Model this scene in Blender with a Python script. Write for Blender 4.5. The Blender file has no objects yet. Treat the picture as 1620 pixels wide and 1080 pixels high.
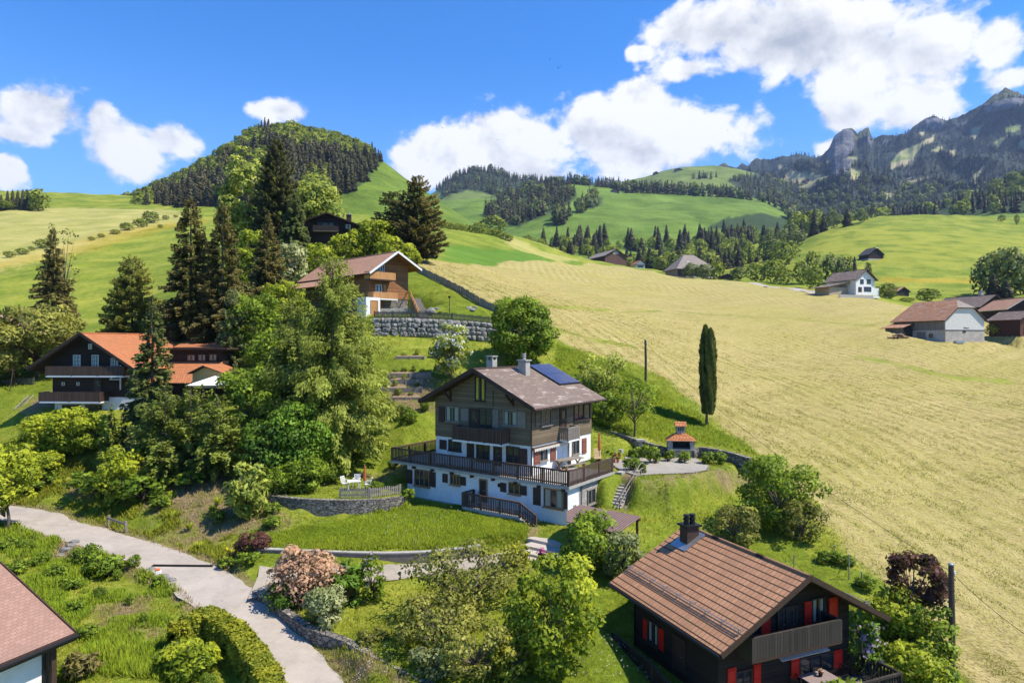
import bpy, math, random
import numpy as np
from mathutils import Vector, Matrix, noise as mnoise
S = bpy.context.scene
COL = S.collection
F, CU, CV = 1050.0, 810.0, 540.0          # focal length and centre of the photograph in its own pixels
RNG = np.random.default_rng(7)
random.seed(7)
R = math.radians

def P(u, v, y): return Vector(((u-CU)/F*y, y, (CV-v)/F*y))

# ------------------------------------------------------------------ objects
def tag(o, label=None, cat=None, group=None, kind=None):
    if label: o['label'] = label
    if cat: o['category'] = cat
    if group: o['group'] = group
    if kind: o['kind'] = kind
    return o
def empty(name, loc, rz=0, label=None, cat=None, group=None):
    o = bpy.data.objects.new(name, None); COL.objects.link(o)
    o.empty_display_size = .3
    o.location = loc; o.rotation_euler = (0, 0, rz)
    return tag(o, label, cat, group)
def link(name, me, parent=None, mat=None, label=None, cat=None, group=None, kind=None):
    o = bpy.data.objects.new(name, me); COL.objects.link(o)
    if parent: o.parent = parent
    if mat is not None and not me.materials: me.materials.append(mat)
    return tag(o, label, cat, group, kind)
def np_mesh(name, V, Fc, attrs=None, smooth=False):
    """V (n,3); Fc (m,k) all faces with k corners"""
    V = np.ascontiguousarray(V, dtype=np.float32); Fc = np.ascontiguousarray(Fc, dtype=np.int32)
    me = bpy.data.meshes.new(name); m, k = Fc.shape
    me.vertices.add(len(V)); me.vertices.foreach_set('co', V.ravel())
    me.loops.add(m*k); me.loops.foreach_set('vertex_index', Fc.ravel())
    me.polygons.add(m); me.polygons.foreach_set('loop_start', np.arange(0, m*k, k, dtype=np.int32))
    me.polygons.foreach_set('use_smooth', np.full(m, smooth))
    me.update(calc_edges=True)
    for n, a in (attrs or {}).items():
        if getattr(a, 'ndim', 1) == 2:
            at = me.attributes.new(n, 'FLOAT_VECTOR', 'POINT'); at.data.foreach_set('vector', np.ascontiguousarray(a, dtype=np.float32).ravel()); continue
        at = me.attributes.new(n, 'FLOAT', 'POINT'); at.data.foreach_set('value', np.ascontiguousarray(a, dtype=np.float32))
    return me

class MB:
    """collects simple solids into one mesh"""
    def __init__(s): s.v = []; s.f = []
    def add(s, vs, fs):
        b = len(s.v); s.v += [tuple(v) for v in vs]; s.f += [tuple(i+b for i in f) for f in fs]; return s
    def box(s, x0, x1, y0, y1, z0, z1):
        return s.add([(x0,y0,z0),(x1,y0,z0),(x1,y1,z0),(x0,y1,z0),(x0,y0,z1),(x1,y0,z1),(x1,y1,z1),(x0,y1,z1)],
                     [(0,3,2,1),(4,5,6,7),(0,1,5,4),(1,2,6,5),(2,3,7,6),(3,0,4,7)])
    def prism(s, poly, d):
        """polygon (3d points) extruded by vector d"""
        n = len(poly); a = [Vector(p) for p in poly]; d = Vector(d)
        return s.add(a+[p+d for p in a], [tuple(range(n))[::-1], tuple(range(n, 2*n))]+[(i, (i+1) % n, (i+1) % n+n, i+n) for i in range(n)])
    def beam(s, a, b, w, h, up=(0,0,1)):
        a = Vector(a); b = Vector(b); d = (b-a).normalized(); up = Vector(up)
        sd = d.cross(up)
        if sd.length < 1e-4: sd = d.cross(Vector((0,1,0)))
        sd.normalize(); u2 = sd.cross(d).normalized()
        q = [sd*(-w/2)+u2*(-h/2), sd*(w/2)+u2*(-h/2), sd*(w/2)+u2*(h/2), sd*(-w/2)+u2*(h/2)]
        return s.add([a+k for k in q]+[b+k for k in q], [(0,1,2,3),(7,6,5,4),(0,4,5,1),(1,5,6,2),(2,6,7,3),(3,7,4,0)])
    def tube(s, pts, rad, n=8, cap=True):
        pts = [Vector(p) for p in pts]; m = len(pts)
        if not hasattr(rad, '__len__'): rad = [rad]*m
        vs = []; fs = []
        for i, p in enumerate(pts):
            d = (pts[min(i+1, m-1)]-pts[max(i-1, 0)]).normalized()
            a = d.cross(Vector((0.123, 0.95, 0.2)) if abs(d.y) < .9 else Vector((1,0,0))).normalized(); b = d.cross(a)
            for k in range(n):
                t = 2*math.pi*k/n; vs.append(p+(a*math.cos(t)+b*math.sin(t))*rad[i])
        for i in range(m-1):
            for k in range(n):
                fs.append((i*n+k, i*n+(k+1) % n, (i+1)*n+(k+1) % n, (i+1)*n+k))
        if cap: fs += [tuple(range(n))[::-1], tuple(range((m-1)*n, m*n))]
        return s.add(vs, fs)
    def lathe(s, prof, c=(0,0,0), n=14, sx=1, sy=1):
        vs = []; fs = []; m = len(prof)
        for r, z in prof:
            for k in range(n):
                t = 2*math.pi*k/n; vs.append((c[0]+r*math.cos(t)*sx, c[1]+r*math.sin(t)*sy, c[2]+z))
        for i in range(m-1):
            for k in range(n): fs.append((i*n+k, i*n+(k+1) % n, (i+1)*n+(k+1) % n, (i+1)*n+k))
        fs += [tuple(range(n))[::-1], tuple(range((m-1)*n, m*n))]
        return s.add(vs, fs)
    def mesh(s, name, smooth=False):
        me = bpy.data.meshes.new(name); me.from_pydata(s.v, [], s.f); me.update()
        if smooth: me.polygons.foreach_set('use_smooth', [True]*len(me.polygons))
        return me
    def build(s, name, mat, parent=None, label=None, cat=None, group=None, kind=None, smooth=False, bevel=0):
        o = link(name, s.mesh(name, smooth), parent, mat, label, cat, group, kind)
        if bevel:
            b = o.modifiers.new('b', 'BEVEL'); b.width = bevel; b.segments = 2; b.limit_method = 'ANGLE'
        return o
def copy_tree(o, parent=None):
    c = o.copy(); COL.objects.link(c); c.parent = parent
    for ch in list(o.children): copy_tree(ch, c)
    return c

# ------------------------------------------------------------------ materials
class NT:
    def __init__(s, nt): s.nt = nt; s.x = 0
    def n(s, typ, ins=None, **props):
        nd = s.nt.nodes.new(typ); s.x += 1; nd.location = (s.x*40, 0)
        for k, v in props.items(): setattr(nd, k, v)
        for k, v in (ins or {}).items():
            sk = nd.inputs[k]
            if isinstance(v, bpy.types.NodeSocket): s.nt.links.new(v, sk)
            elif isinstance(v, bpy.types.Node): s.nt.links.new(v.outputs[0], sk)
            else:
                if sk.type == 'RGBA' and len(v) == 3: v = (*v, 1)
                sk.default_value = v
        return nd
    def math(s, op, a, b=0.0, c=None, clamp=False):
        i = {0: a, 1: b}
        if c is not None: i[2] = c
        return s.n('ShaderNodeMath', i, operation=op, use_clamp=clamp).outputs[0]
    def vm(s, op, a, b=(0,0,0)): return s.n('ShaderNodeVectorMath', {0: a, 1: b}, operation=op)
    def mix(s, f, a, b, blend='MIX'):
        m = s.n('ShaderNodeMix', data_type='RGBA', blend_type=blend); m.clamp_factor = True
        for k, v in ((0, f), (6, a), (7, b)):
            sk = m.inputs[k]
            if isinstance(v, bpy.types.NodeSocket): s.nt.links.new(v, sk)
            else: sk.default_value = (*v, 1) if (hasattr(v, '__len__') and len(v) == 3) else v
        return m.outputs[2]
    def noise(s, vec, scale, detail=4, rough=.55, dist=0, out=0):
        return s.n('ShaderNodeTexNoise', {'Vector': vec, 'Scale': scale, 'Detail': detail, 'Roughness': rough, 'Distortion': dist}).outputs[out]
    def ramp(s, f, stops):
        r = s.n('ShaderNodeValToRGB', {0: f}); e = r.color_ramp.elements
        while len(e) < len(stops): e.new(.5)
        for k, (p, c) in enumerate(stops): e[k].position = p; e[k].color = (*c, 1) if len(c) == 3 else c
        return r.outputs[0]
    def smooth(s, f, a, b): return s.n('ShaderNodeMapRange', {0: f, 1: a, 2: b, 3: 0., 4: 1.}, interpolation_type='SMOOTHSTEP').outputs[0]
    def attr(s, name, out=2): return s.n('ShaderNodeAttribute', attribute_name=name).outputs[out]
    def obj(s): return s.n('ShaderNodeTexCoord').outputs['Object']
    def scale(s, v, k): return s.vm('MULTIPLY', v, k).outputs[0]
    def bump(s, h, strength=.3, dist=.05, nrm=None):
        i = {'Height': h, 'Strength': strength, 'Distance': dist}
        if nrm is not None: i['Normal'] = nrm
        return s.n('ShaderNodeBump', i).outputs[0]
def new_mat(name):
    m = bpy.data.materials.new(name); m.use_nodes = True; nt = m.node_tree
    for n in list(nt.nodes): nt.nodes.remove(n)
    return m, NT(nt)
def finish(m, t, color, rough=.8, bump=None, spec=.3, metal=0., **more):
    i = {'Base Color': color, 'Roughness': rough, 'Metallic': metal, 'Specular IOR Level': spec}
    if bump is not None: i['Normal'] = bump
    i.update(more)
    b = t.n('ShaderNodeBsdfPrincipled', i); o = t.n('ShaderNodeOutputMaterial', {0: b.outputs[0]})
    return m
MATS = {}
def plain(name, c, rough=.7, var=.25, scale=6., bump=.15, spec=.3, metal=0.):
    """weathered single colour surface with uneven tone"""
    if name in MATS: return MATS[name]
    m, t = new_mat(name); o = t.obj()
    n1 = t.noise(o, scale, 5, .6); n2 = t.noise(o, scale*6, 3, .6)
    f = t.math('ADD', t.math('MULTIPLY', n1, .7), t.math('MULTIPLY', n2, .3))
    lo = tuple(x*(1-var) for x in c); hi = tuple(min(1, x*(1+var)) for x in c)
    col = t.ramp(f, [(.3, lo), (.7, hi)])
    MATS[name] = finish(m, t, col, rough, t.bump(n2, bump, .02) if bump else None, spec, metal); return m
def planks(name, c, c2, w=.14, axis='Z', rough=.75, stretch=.04, bump=.5):
    """boards of width w stacked along axis, grain running along the boards"""
    m, t = new_mat(name); o = t.obj()
    sx = t.n('ShaderNodeSeparateXYZ', {0: o}); k = {'X': 0, 'Y': 1, 'Z': 2}[axis]
    q = t.math('DIVIDE', sx.outputs[k], w); row = t.math('FLOOR', q); fr = t.math('FRACT', q)
    rnd = t.n('ShaderNodeTexWhiteNoise', {'W': row}, noise_dimensions='1D').outputs[0]
    sc = [stretch*20]*3; sc[k] = 22.
    if axis == 'X': sc[1] = 22.
    if axis == 'Y': sc[0] = 22.
    off = t.vm('ADD', o, t.n('ShaderNodeCombineXYZ', {0: t.math('MULTIPLY', rnd, 9.), 1: t.math('MULTIPLY', rnd, 5.)})).outputs[0]
    g = t.noise(t.scale(off, tuple(sc)), 1., 5, .65)
    big = t.noise(o, .9, 4, .6)
    f = t.math('ADD', t.math('ADD', t.math('MULTIPLY', g, .5), t.math('MULTIPLY', rnd, .25)), t.math('MULTIPLY', big, .3))
    col = t.ramp(f, [(.3, c), (.75, c2)])
    gap = t.math('MINIMUM', t.smooth(fr, 0, .1), t.smooth(fr, 1., .9))
    col = t.mix(gap, tuple(x*.35 for x in c), col)
    h = t.math('ADD', gap, t.math('MULTIPLY', g, .25))
    MATS[name] = finish(m, t, col, rough, t.bump(h, bump, .03), .25); return m
def rooftile(name, c, c2, cg, w=.3, h=.33, vec='slope', rough=.75, patch=None, bump=.6, mortar=.03, spec=.2, line=0.):
    """roof covering in courses; mesh must carry a UV map laid in metres"""
    m, t = new_mat(name)
    uv = t.n('ShaderNodeUVMap').outputs[0]
    b = t.n('ShaderNodeTexBrick', {'Vector': uv, 'Color1': (*c, 1), 'Color2': (*c2, 1), 'Mortar': (*cg, 1), 'Scale': 1., 'Mortar Size': mortar, 'Mortar Smooth': .2, 'Bias': -.1, 'Brick Width': w, 'Row Height': h}, offset=.5)
    nz = t.noise(uv, .55, 6, .65); n2 = t.noise(uv, 9., 4, .7)
    col = t.mix(t.smooth(nz, .42, .72), b.outputs[0], tuple(x*.55+.01 for x in c2))
    col = t.mix(t.math('MULTIPLY', n2, .5), col, tuple(min(1, x*1.7) for x in c))
    if patch: col = t.mix(t.math('MULTIPLY', t.smooth(t.noise(t.scale(uv, (.5, 1.6, 1)), 1.1, 7, .75, .5), .54, .62), .8), col, patch)
    sv = t.n('ShaderNodeSeparateXYZ', {0: uv}); fr = t.math('FRACT', t.math('DIVIDE', sv.outputs[1], h))
    if line: col = t.mix(t.math('MULTIPLY', t.smooth(fr, .80, .90), line), col, cg)  # dark band painted at the top of each course as the lap's shadow
    hgt = t.math('ADD', t.math('MULTIPLY', t.math('SUBTRACT', 1., b.outputs[1]), .5), t.math('MULTIPLY', t.math('SUBTRACT', 1., fr), .7))
    MATS[name] = finish(m, t, col, rough, t.bump(hgt, bump, .05), spec); return m
def stone(name, c, c2, cm, sc=2.2, rough=.9, bump=.9, zs=1.5):
    m, t = new_mat(name); o = t.obj()
    w = t.vm('ADD', o, t.scale(t.noise(o, 1.6, 3, .6, out=1), (.25, .25, .25))).outputs[0]
    w = t.scale(w, (1, 1, zs))
    v1 = t.n('ShaderNodeTexVoronoi', {'Vector': w, 'Scale': sc}, feature='F1'); ve = t.n('ShaderNodeTexVoronoi', {'Vector': w, 'Scale': sc}, feature='DISTANCE_TO_EDGE')
    rn = t.n('ShaderNodeSeparateColor', {0: v1.outputs['Color']}).outputs[0]
    nz = t.noise(o, 9., 5, .65)
    col = t.ramp(t.math('ADD', t.math('MULTIPLY', rn, .6), t.math('MULTIPLY', nz, .4)), [(.2, c), (.8, c2)])
    e = t.smooth(ve.outputs[0], .0, .09)
    col = t.mix(e, cm, col)
    MATS[name] = finish(m, t, col, rough, t.bump(t.math('ADD', e, t.math('MULTIPLY', nz, .5)), bump, .06), .2); return m
def foliage(name, c0, c1, trans=.25, rough=.55, spec=.2, bend='out', k=.62):
    """leaf material; the leaves' shading normals lean outwards from the stem (or upwards) as a dense leaf layer does"""
    m, t = new_mat(name)
    a = t.attr('tint'); o = t.obj()
    inf = t.n('ShaderNodeObjectInfo').outputs['Random']
    f = t.math('ADD', t.math('MULTIPLY', a, .75), t.math('MULTIPLY', t.noise(o, .5, 3), .35))
    f = t.math('ADD', f, t.math('MULTIPLY', t.math('SUBTRACT', inf, .5), .22))
    col = t.ramp(f, [(.12, c0), (.9, c1)])
    g = t.n('ShaderNodeNewGeometry').outputs['Normal']
    if bend == 'out':
        bv = t.vm('NORMALIZE', t.n('ShaderNodeVectorTransform', {0: t.attr('nrm', 1)}, vector_type='VECTOR', convert_from='OBJECT', convert_to='WORLD').outputs[0]).outputs[0]
    else:
        bv = t.n('ShaderNodeCombineXYZ', {0: 0., 1: 0., 2: 1.}).outputs[0]
    nn = t.vm('NORMALIZE', t.vm('ADD', t.scale(g, (1-k,)*3), t.scale(bv, (k,)*3)).outputs[0]).outputs[0]
    b = t.n('ShaderNodeBsdfPrincipled', {'Base Color': col, 'Roughness': rough, 'Specular IOR Level': spec, 'Normal': nn})
    tr = t.n('ShaderNodeBsdfTranslucent', {0: t.mix(.35, col, (.26, .34, .02))})
    mx = t.n('ShaderNodeMixShader', {0: trans, 1: b.outputs[0], 2: tr.outputs[0]})
    t.n('ShaderNodeOutputMaterial', {0: mx.outputs[0]})
    MATS[name] = m; return m
def glass(name='window_glass', c=(.015, .02, .025), rough=.06):
    m, t = new_mat(name); o = t.obj()
    n = t.noise(o, 1.3, 2)
    MATS[name] = finish(m, t, t.mix(n, c, tuple(x*2.2 for x in c)), rough, t.bump(n, .05, .02), .6); return m
def mat_asphalt(name, c, patch=0.):
    m, t = new_mat(name); o = t.obj()
    n1 = t.noise(o, .45, 6, .65, .4); n2 = t.noise(o, 30., 3, .7); n3 = t.noise(o, 3., 5, .7)
    f = t.math('ADD', t.math('MULTIPLY', n1, .55), t.math('ADD', t.math('MULTIPLY', n3, .25), t.math('MULTIPLY', n2, .2)))
    col = t.ramp(f, [(.34, tuple(x*.72 for x in c)), (.5, c), (.68, tuple(x*1.22 for x in c))])
    cr = t.n('ShaderNodeTexVoronoi', {'Vector': t.vm('ADD', o, t.scale(t.noise(o, .8, 3, out=1), (1.5,1.5,0))).outputs[0], 'Scale': .28}, feature='DISTANCE_TO_EDGE').outputs[0]
    col = t.mix(t.math('MULTIPLY', t.smooth(cr, .005, .0), .35), col, tuple(x*.5 for x in c))
    MATS[name] = finish(m, t, col, .85, t.bump(n2, .25, .01), .25); return m
# ------------------------------------------------------------------ terrain: one height field through measured ground points
CTRL = [ # (photo column, photo row, metres from the camera)
 (500,1080,30),(400,925,39),(340,903,41),(240,885,44.5),(120,838,49),(20,810,53),(-150,770,60),(-300,745,68),
 (250,950,37.4),(150,935,38.5),(200,1060,30.3),(70,880,43.5),(0,845,47),(100,1100,28),(0,1110,27.6),(-200,1110,27),(-250,850,46),
 (500,1390,20),(0,1400,19),(1000,1400,19),(1500,1420,19),(-300,1400,19),(1900,1420,19),(500,1700,14),(1500,1700,14),(-300,1700,14),(1900,1700,14),(1000,1700,14),(0,1700,14),
 (560,975,36.5),(500,918,39.5),(650,905,40.3),(600,935,38.6),(840,868,41.2),(870,838,43.7),(700,1000,33.5),(800,950,36.5),(880,1000,33),(950,955,35),(980,1005,32.3),(800,1080,29),(665,1060,29.4),(600,1025,31.2),(500,985,34.2),(900,900,39),
 (450,874,42.2),(620,876,41.8),(800,853,42.5),(440,835,44.5),(700,792,50.3),(830,826,45.5),(640,803,49.2),(560,826,46.2),(540,822,47.4),
 (540,775,52),(580,765,53),(610,757,54.5),(600,745,56.5),(660,740,57),(420,760,53),(470,770,52.5),
 (330,790,50),(250,803,50),(300,850,46.5),(385,840,45.8),(200,795,52.5),(100,765,56.5),(40,745,60),(90,712,61),(140,700,62),(200,720,59),(250,735,57),(110,660,66),(30,650,68),(200,650,66),(300,640,67),(300,740,56),(350,720,57),
 (20,600,76),(20,560,88),(130,520,112),(100,440,190),(60,400,260),(0,333,480),(150,329,520),(280,334,480),(100,331,500),(280,400,250),(230,480,150),(-200,340,480),(-200,420,230),(-200,520,120),(-250,640,72),(330,372,300),(380,350,400),
 (330,590,75),(450,540,84),(400,490,100),(300,540,92),(520,500,91),(590,498,88),(640,500,87),(500,440,112),(530,388,130),(450,390,140),(390,440,130),(640,432,108),(620,460,98),(700,460,97),(760,490,86),(400,640,66),(500,640,64),(560,560,75),
 (690,420,122),(720,418,135),(880,413,300),(700,396,220),(840,404,330),(760,378,300),(700,367,300),(830,377,420),(600,372,220),(640,355,320),
 (900,520,90),(1118,672,67),(1030,640,69),(1060,700,61.5),(960,655,66.5),(900,560,79),(1000,600,75),(880,595,71),(850,560,77),
 (650,640,63.5),(650,585,69),(650,560,73),(640,530,79),(700,530,79.5),(790,540,79),(700,506,81.3),(620,506,81.5),(780,512,81.5),(740,600,69),(820,585,73),
 (660,690,58.5),(640,720,57),(800,640,64),(880,660,62),(950,700,58),
 (1020,735,52.8),(1080,722,56.5),(1000,742,51),(1060,748,49.6),(1150,728,54.7),(1180,732,54.3),
 (1000,780,48.6),(1080,770,49.8),(1050,800,47),(1100,830,45),(1150,780,50.5),(1000,830,44),(1120,880,41),(1240,770,52.5),(1200,715,58),(1230,860,42.5),(960,815,44.5),(920,850,42),
 (1040,1120,28),(960,1020,31.5),(1300,885,40.5),(1380,930,36.8),(1503,1062,31.3),(1420,1045,32),(1350,1120,28.4),(1250,1140,27.4),(1450,1120,29),
 (1300,830,44.5),(1400,880,41.5),(1620,1080,30.5),(1800,1080,30.5),(1620,900,44),(1850,900,44),(1620,760,62),(1450,760,60),(1400,680,72),(1620,680,80),(1850,680,80),(1200,640,76.5),(1200,690,63),(1260,740,56),
 (1620,620,110),(1400,600,105),(1480,540,140),(1620,545,150),(1850,545,150),(1250,560,125),(1100,520,130),(1300,500,170),(1000,480,160),(1100,450,260),(950,440,230),(800,440,150),(1000,424,380),(1100,438,350),(1250,455,300),(1340,468,222),(1440,480,215),(1400,470,230),(1540,480,240),(1620,470,250),(1850,470,250),(1500,450,330),(1620,445,340),
 (1450,400,440),(1380,345,690),(1600,345,690),(1300,372,580),(1850,345,690),(1550,370,560),(1850,400,440),
 (900,417,520),(960,412,560),(1000,425,580),(1100,418,600),(1200,412,560),(1240,425,450),(1280,395,520),(1250,385,640),(900,395,690),(1050,400,700),(1150,395,700),(830,385,560),(770,372,520),(1200,385,700),
 (950,417,440),(880,411,370),
]
_C = np.array(CTRL, float)
_A = np.stack([(_C[:,0]-CU)/F*1.15, np.log(_C[:,1]*0+_C[:,2])], 1); _VV = _C[:,1]
def _phi(d): return np.where(d > 1e-9, d*d*np.log(d+1e-12), 0)
_n = len(_A); _K = _phi(np.linalg.norm(_A[:,None]-_A[None], axis=2))+np.eye(_n)*1e-4
_PP = np.concatenate([np.ones((_n,1)), _A], 1)
_W = np.linalg.solve(np.block([[_K, _PP],[_PP.T, np.zeros((3,3))]]), np.concatenate([_VV, np.zeros(3)]))
GU = np.arange(-340, 1961, 4.0)            # fan of columns and rows of the sheet
GL = np.linspace(math.log(14.5), math.log(700), 430)
_uu, _ll = np.meshgrid(GU, GL)
def _tps(u, l):
    q = np.stack([(u.ravel()-CU)/F*1.15, l.ravel()], 1); out = np.zeros(len(q))
    for i in range(0, len(q), 20000):
        b = q[i:i+20000]; d = np.linalg.norm(b[:,None]-_A[None], axis=2)
        out[i:i+20000] = _phi(d)@_W[:_n]+_W[_n]+b@_W[_n+1:]
    return out.reshape(u.shape)
# the spline is smooth: solve it on a coarse fan and interpolate
_cu = np.arange(-340, 1981, 20.0); _cl = np.linspace(GL[0], GL[-1], 144)
_cg = _tps(*np.meshgrid(_cu, _cl))
def _interp(gx, gy, G, x, y):
    fx = np.clip((x-gx[0])/(gx[1]-gx[0]), 0, len(gx)-1.001); fy = np.clip((y-gy[0])/(gy[1]-gy[0]), 0, len(gy)-1.001)
    i = fx.astype(int); j = fy.astype(int); a = fx-i; b = fy-j
    return (G[j,i]*(1-a)+G[j,i+1]*a)*(1-b)+(G[j+1,i]*(1-a)+G[j+1,i+1]*a)*b
GY = np.exp(_ll); GX = (_uu-CU)/F*GY
GZ = (CV-_interp(_cu, _cl, _cg, _uu, _ll))/F*GY
def vnoise(x, y, s, seed=0):
    """smooth value noise on arrays"""
    x = x/s+seed*17.3; y = y/s+seed*9.1; i = np.floor(x); j = np.floor(y); a = x-i; b = y-j
    a = a*a*(3-2*a); b = b*b*(3-2*b)
    h = lambda p, q: np.modf(np.abs(np.sin(p*127.1+q*311.7+seed)*43758.5453))[0]
    return (h(i,j)*(1-a)+h(i+1,j)*a)*(1-b)+(h(i,j+1)*(1-a)+h(i+1,j+1)*a)*b-.5
GZ += vnoise(GX, GY, 2.5, 1)*.14+vnoise(GX, GY, .9, 2)*.06+vnoise(GX, GY, 9, 3)*np.clip(GY/200, 0, 1.5)
def gz(x, y):
    x = np.asarray(x, float); y = np.asarray(y, float)
    return _interp(GU, GL, GZ, CU+F*x/np.maximum(y, 1), np.log(np.maximum(y, 1)))
def G(x, y): return float(gz(np.array([x]), np.array([y]))[0])
def inpoly(x, y, poly):
    c = np.zeros(x.shape, bool); n = len(poly)
    for i in range(n):
        (x1,y1),(x2,y2) = poly[i], poly[(i+1) % n]
        if y1 == y2: continue
        c ^= ((y1 > y) != (y2 > y)) & (x < (x2-x1)*(y-y1)/(y2-y1)+x1)
    return c
def pdist(x, y, poly, closed=True):
    d = np.full(x.shape, 1e9); n = len(poly)
    for i in range(n if closed else n-1):
        (x1,y1),(x2,y2) = poly[i], poly[(i+1) % n]; dx, dy = x2-x1, y2-y1
        t = np.clip(((x-x1)*dx+(y-y1)*dy)/(dx*dx+dy*dy+1e-9), 0, 1)
        d = np.minimum(d, np.hypot(x-x1-t*dx, y-y1-t*dy))
    return d
def pad(poly, z, blend=1.5):
    """level (or plane z=f(x,y)) a patch of ground, with a short bank round it"""
    global GZ
    ins = inpoly(GX, GY, poly); d = np.where(ins, 0, pdist(GX, GY, poly)); w = np.clip(1-d/blend, 0, 1); w = w*w*(3-2*w)
    t = z(GX, GY) if callable(z) else z
    GZ = GZ*(1-w)+t*w
def ground_at(u, v, y0=15, y1=690):
    """first point of the ground seen through photo point (u,v)"""
    ys = np.exp(np.linspace(math.log(y0), math.log(y1), 900)); xs = (u-CU)/F*ys
    d = (CV-v)/F*ys-gz(xs, ys); k = np.where(d < 0)[0]
    y = ys[k[0]] if len(k) else y1
    return Vector(((u-CU)/F*y, y, G((u-CU)/F*y, y)))
def gpoly(pts): return [tuple(ground_at(u, v)[:2]) for u, v in pts]

class Fr:
    """local frame of a building: X along its front, Y to the back, Z up"""
    def __init__(s, o, ang): s.o = Vector(o); s.a = ang; s.x = Vector((math.cos(ang), math.sin(ang), 0)); s.y = Vector((-math.sin(ang), math.cos(ang), 0))
    def w(s, p): return s.o+s.x*p[0]+s.y*p[1]+Vector((0,0,p[2]))
    def loc(s, u, v, ax, val):
        """where the view through photo point (u,v) meets the local plane ax=val"""
        d = Vector(((u-CU)/F, 1, (CV-v)/F)); D = (d.dot(s.x), d.dot(s.y), d.z); O = (-s.o.dot(s.x), -s.o.dot(s.y), -s.o.z)
        k = 'XYZ'.index(ax); t = (val-O[k])/D[k]
        return [O[i]+D[i]*t for i in range(3)]
    def foot(s, x0, x1, y0, y1): return [tuple(s.w((a, b, 0))[:2]) for a, b in ((x0,y0),(x1,y0),(x1,y1),(x0,y1))]
# ---- building frames
HM = Fr(P(900.5, 772, 44)*1.0, R(-36)); HM.o.z = -12.5          # main chalet: deck corner
HR = Fr((8.56, 27.54, -15.2), R(22.3))                           # dark chalet with red shutters
HL = Fr((P(78, 640, 66).x, 66, -6.7), R(-3))                     # dark chalet, orange roof
HB = Fr((-18.45, 28, -15.2), R(68.5))                        # roof at the corner of the picture
# ---- levelled ground under buildings, terraces and road
pad(HM.foot(-16.6, -.3, -.5, 6.5), lambda x, y: -12.35+0*x, 1.2)
pad(HM.foot(-13.4, 0.2, 4.5, 10.5), -9.9, .8)
pad(HM.foot(-4, 4.2, 6.6, 12), -9.85, 1.0)
pad([tuple(P(u, v, 9.8*F/(v-CV))[:2]) for u, v in ((985,738),(1012,760),(1080,755),(1150,737),(1160,722),(1070,716),(1000,716))], -9.82, 1.2)
pad(HR.foot(-.5, 9, -2.4, 8), -15.25, 1.5)
pad(HL.foot(-.5, 10, -.5, 14), -6.75, 2)
pad(HB.foot(-9, 1, -1, 9), -15.3, 1.2)
pad([tuple(P(u, v, y)[:2]) for u, v, y in ((428,780,49.3),(480,780,48.4),(545,780,48.0),(600,780,48.4),(642,780,49.3),(640,758,54),(520,758,54),(430,770,52))], -11.45, .45)
ROAD = [(-62,60.5,-13.6),(-39,51.9,-13.45),(-34.2,49.2,-13.6),(-29.4,46.7,-13.8),(-23.6,43.4,-14.05),(-19,40.2,-14.25),(-16.1,37.4,-14.45),(-12.9,33.8,-14.9),(-9.6,30.2,-15.4),(-7.2,26,-15.9),(-5.5,20,-16.4),(-4,14,-17)]
_bw = [P(592,504,82), P(650,504,81.5), P(715,507,81.2), P(780,513,81.4), P(850,530,80.5)]
pad([(p.x, p.y-.5) for p in _bw]+[(p.x, p.y-3.2) for p in _bw[::-1]], lambda x, y: np.interp(x, [p.x for p in _bw], [p.z for p in _bw])-2.3, .45)
pad([(p.x, p.y+.3) for p in _bw]+[(p.x, p.y+2.2) for p in _bw[::-1]], lambda x, y: np.interp(x, [p.x for p in _bw], [p.z for p in _bw])-.15, .4)
def spline(pts, n=12):
    pts = [Vector(p) for p in pts]; out = []
    for i in range(len(pts)-1):
        a, b, c, d = pts[max(i-1,0)], pts[i], pts[i+1], pts[min(i+2, len(pts)-1)]
        for k in range(n):
            t = k/n; out.append(.5*((2*b)+(c-a)*t+(2*a-5*b+4*c-d)*t*t+(3*b-a-3*c+d)*t**3))
    return out+[pts[-1]]
def bed(line, hw, blend=1.2):
    """cut a level bed for a road along a line of 3d points"""
    global GZ
    L = np.array([tuple(p) for p in line]); m = (GY < 75)
    x = GX[m]; y = GY[m]; best = np.full(x.shape, 1e9); zz = np.zeros(x.shape)
    for i in range(len(L)-1):
        a, b = L[i], L[i+1]; dx, dy = b[0]-a[0], b[1]-a[1]
        t = np.clip(((x-a[0])*dx+(y-a[1])*dy)/(dx*dx+dy*dy+1e-9), 0, 1); d = np.hypot(x-a[0]-t*dx, y-a[1]-t*dy)
        k = d < best; best[k] = d[k]; zz[k] = (a[2]+(b[2]-a[2])*t)[k]
    w = np.clip(1-(best-hw)/blend, 0, 1); w = w*w*(3-2*w)
    GZ[m] = GZ[m]*(1-w)+zz*w
RL = spline(ROAD)
DRIVE = [(-15.2,39.2,-14.33),(-11.8,39.9,-14.15),(-8,40,-14),(-4,40.6,-13.8),(-.6,41,-13.45),(1.2,41.2,-13.15)]
DL = spline(DRIVE, 8)
bed(DL, 1.45, .5); bed(RL, 1.7, .8)
# the bank between lawn and drive is held by a wall: cut the ground steeply there
LAWNWALL_ = [P(412,878,41.9), P(500,879,41.8), P(600,877,41.5), P(690,873,41.3), P(770,868,41.6)]
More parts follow.
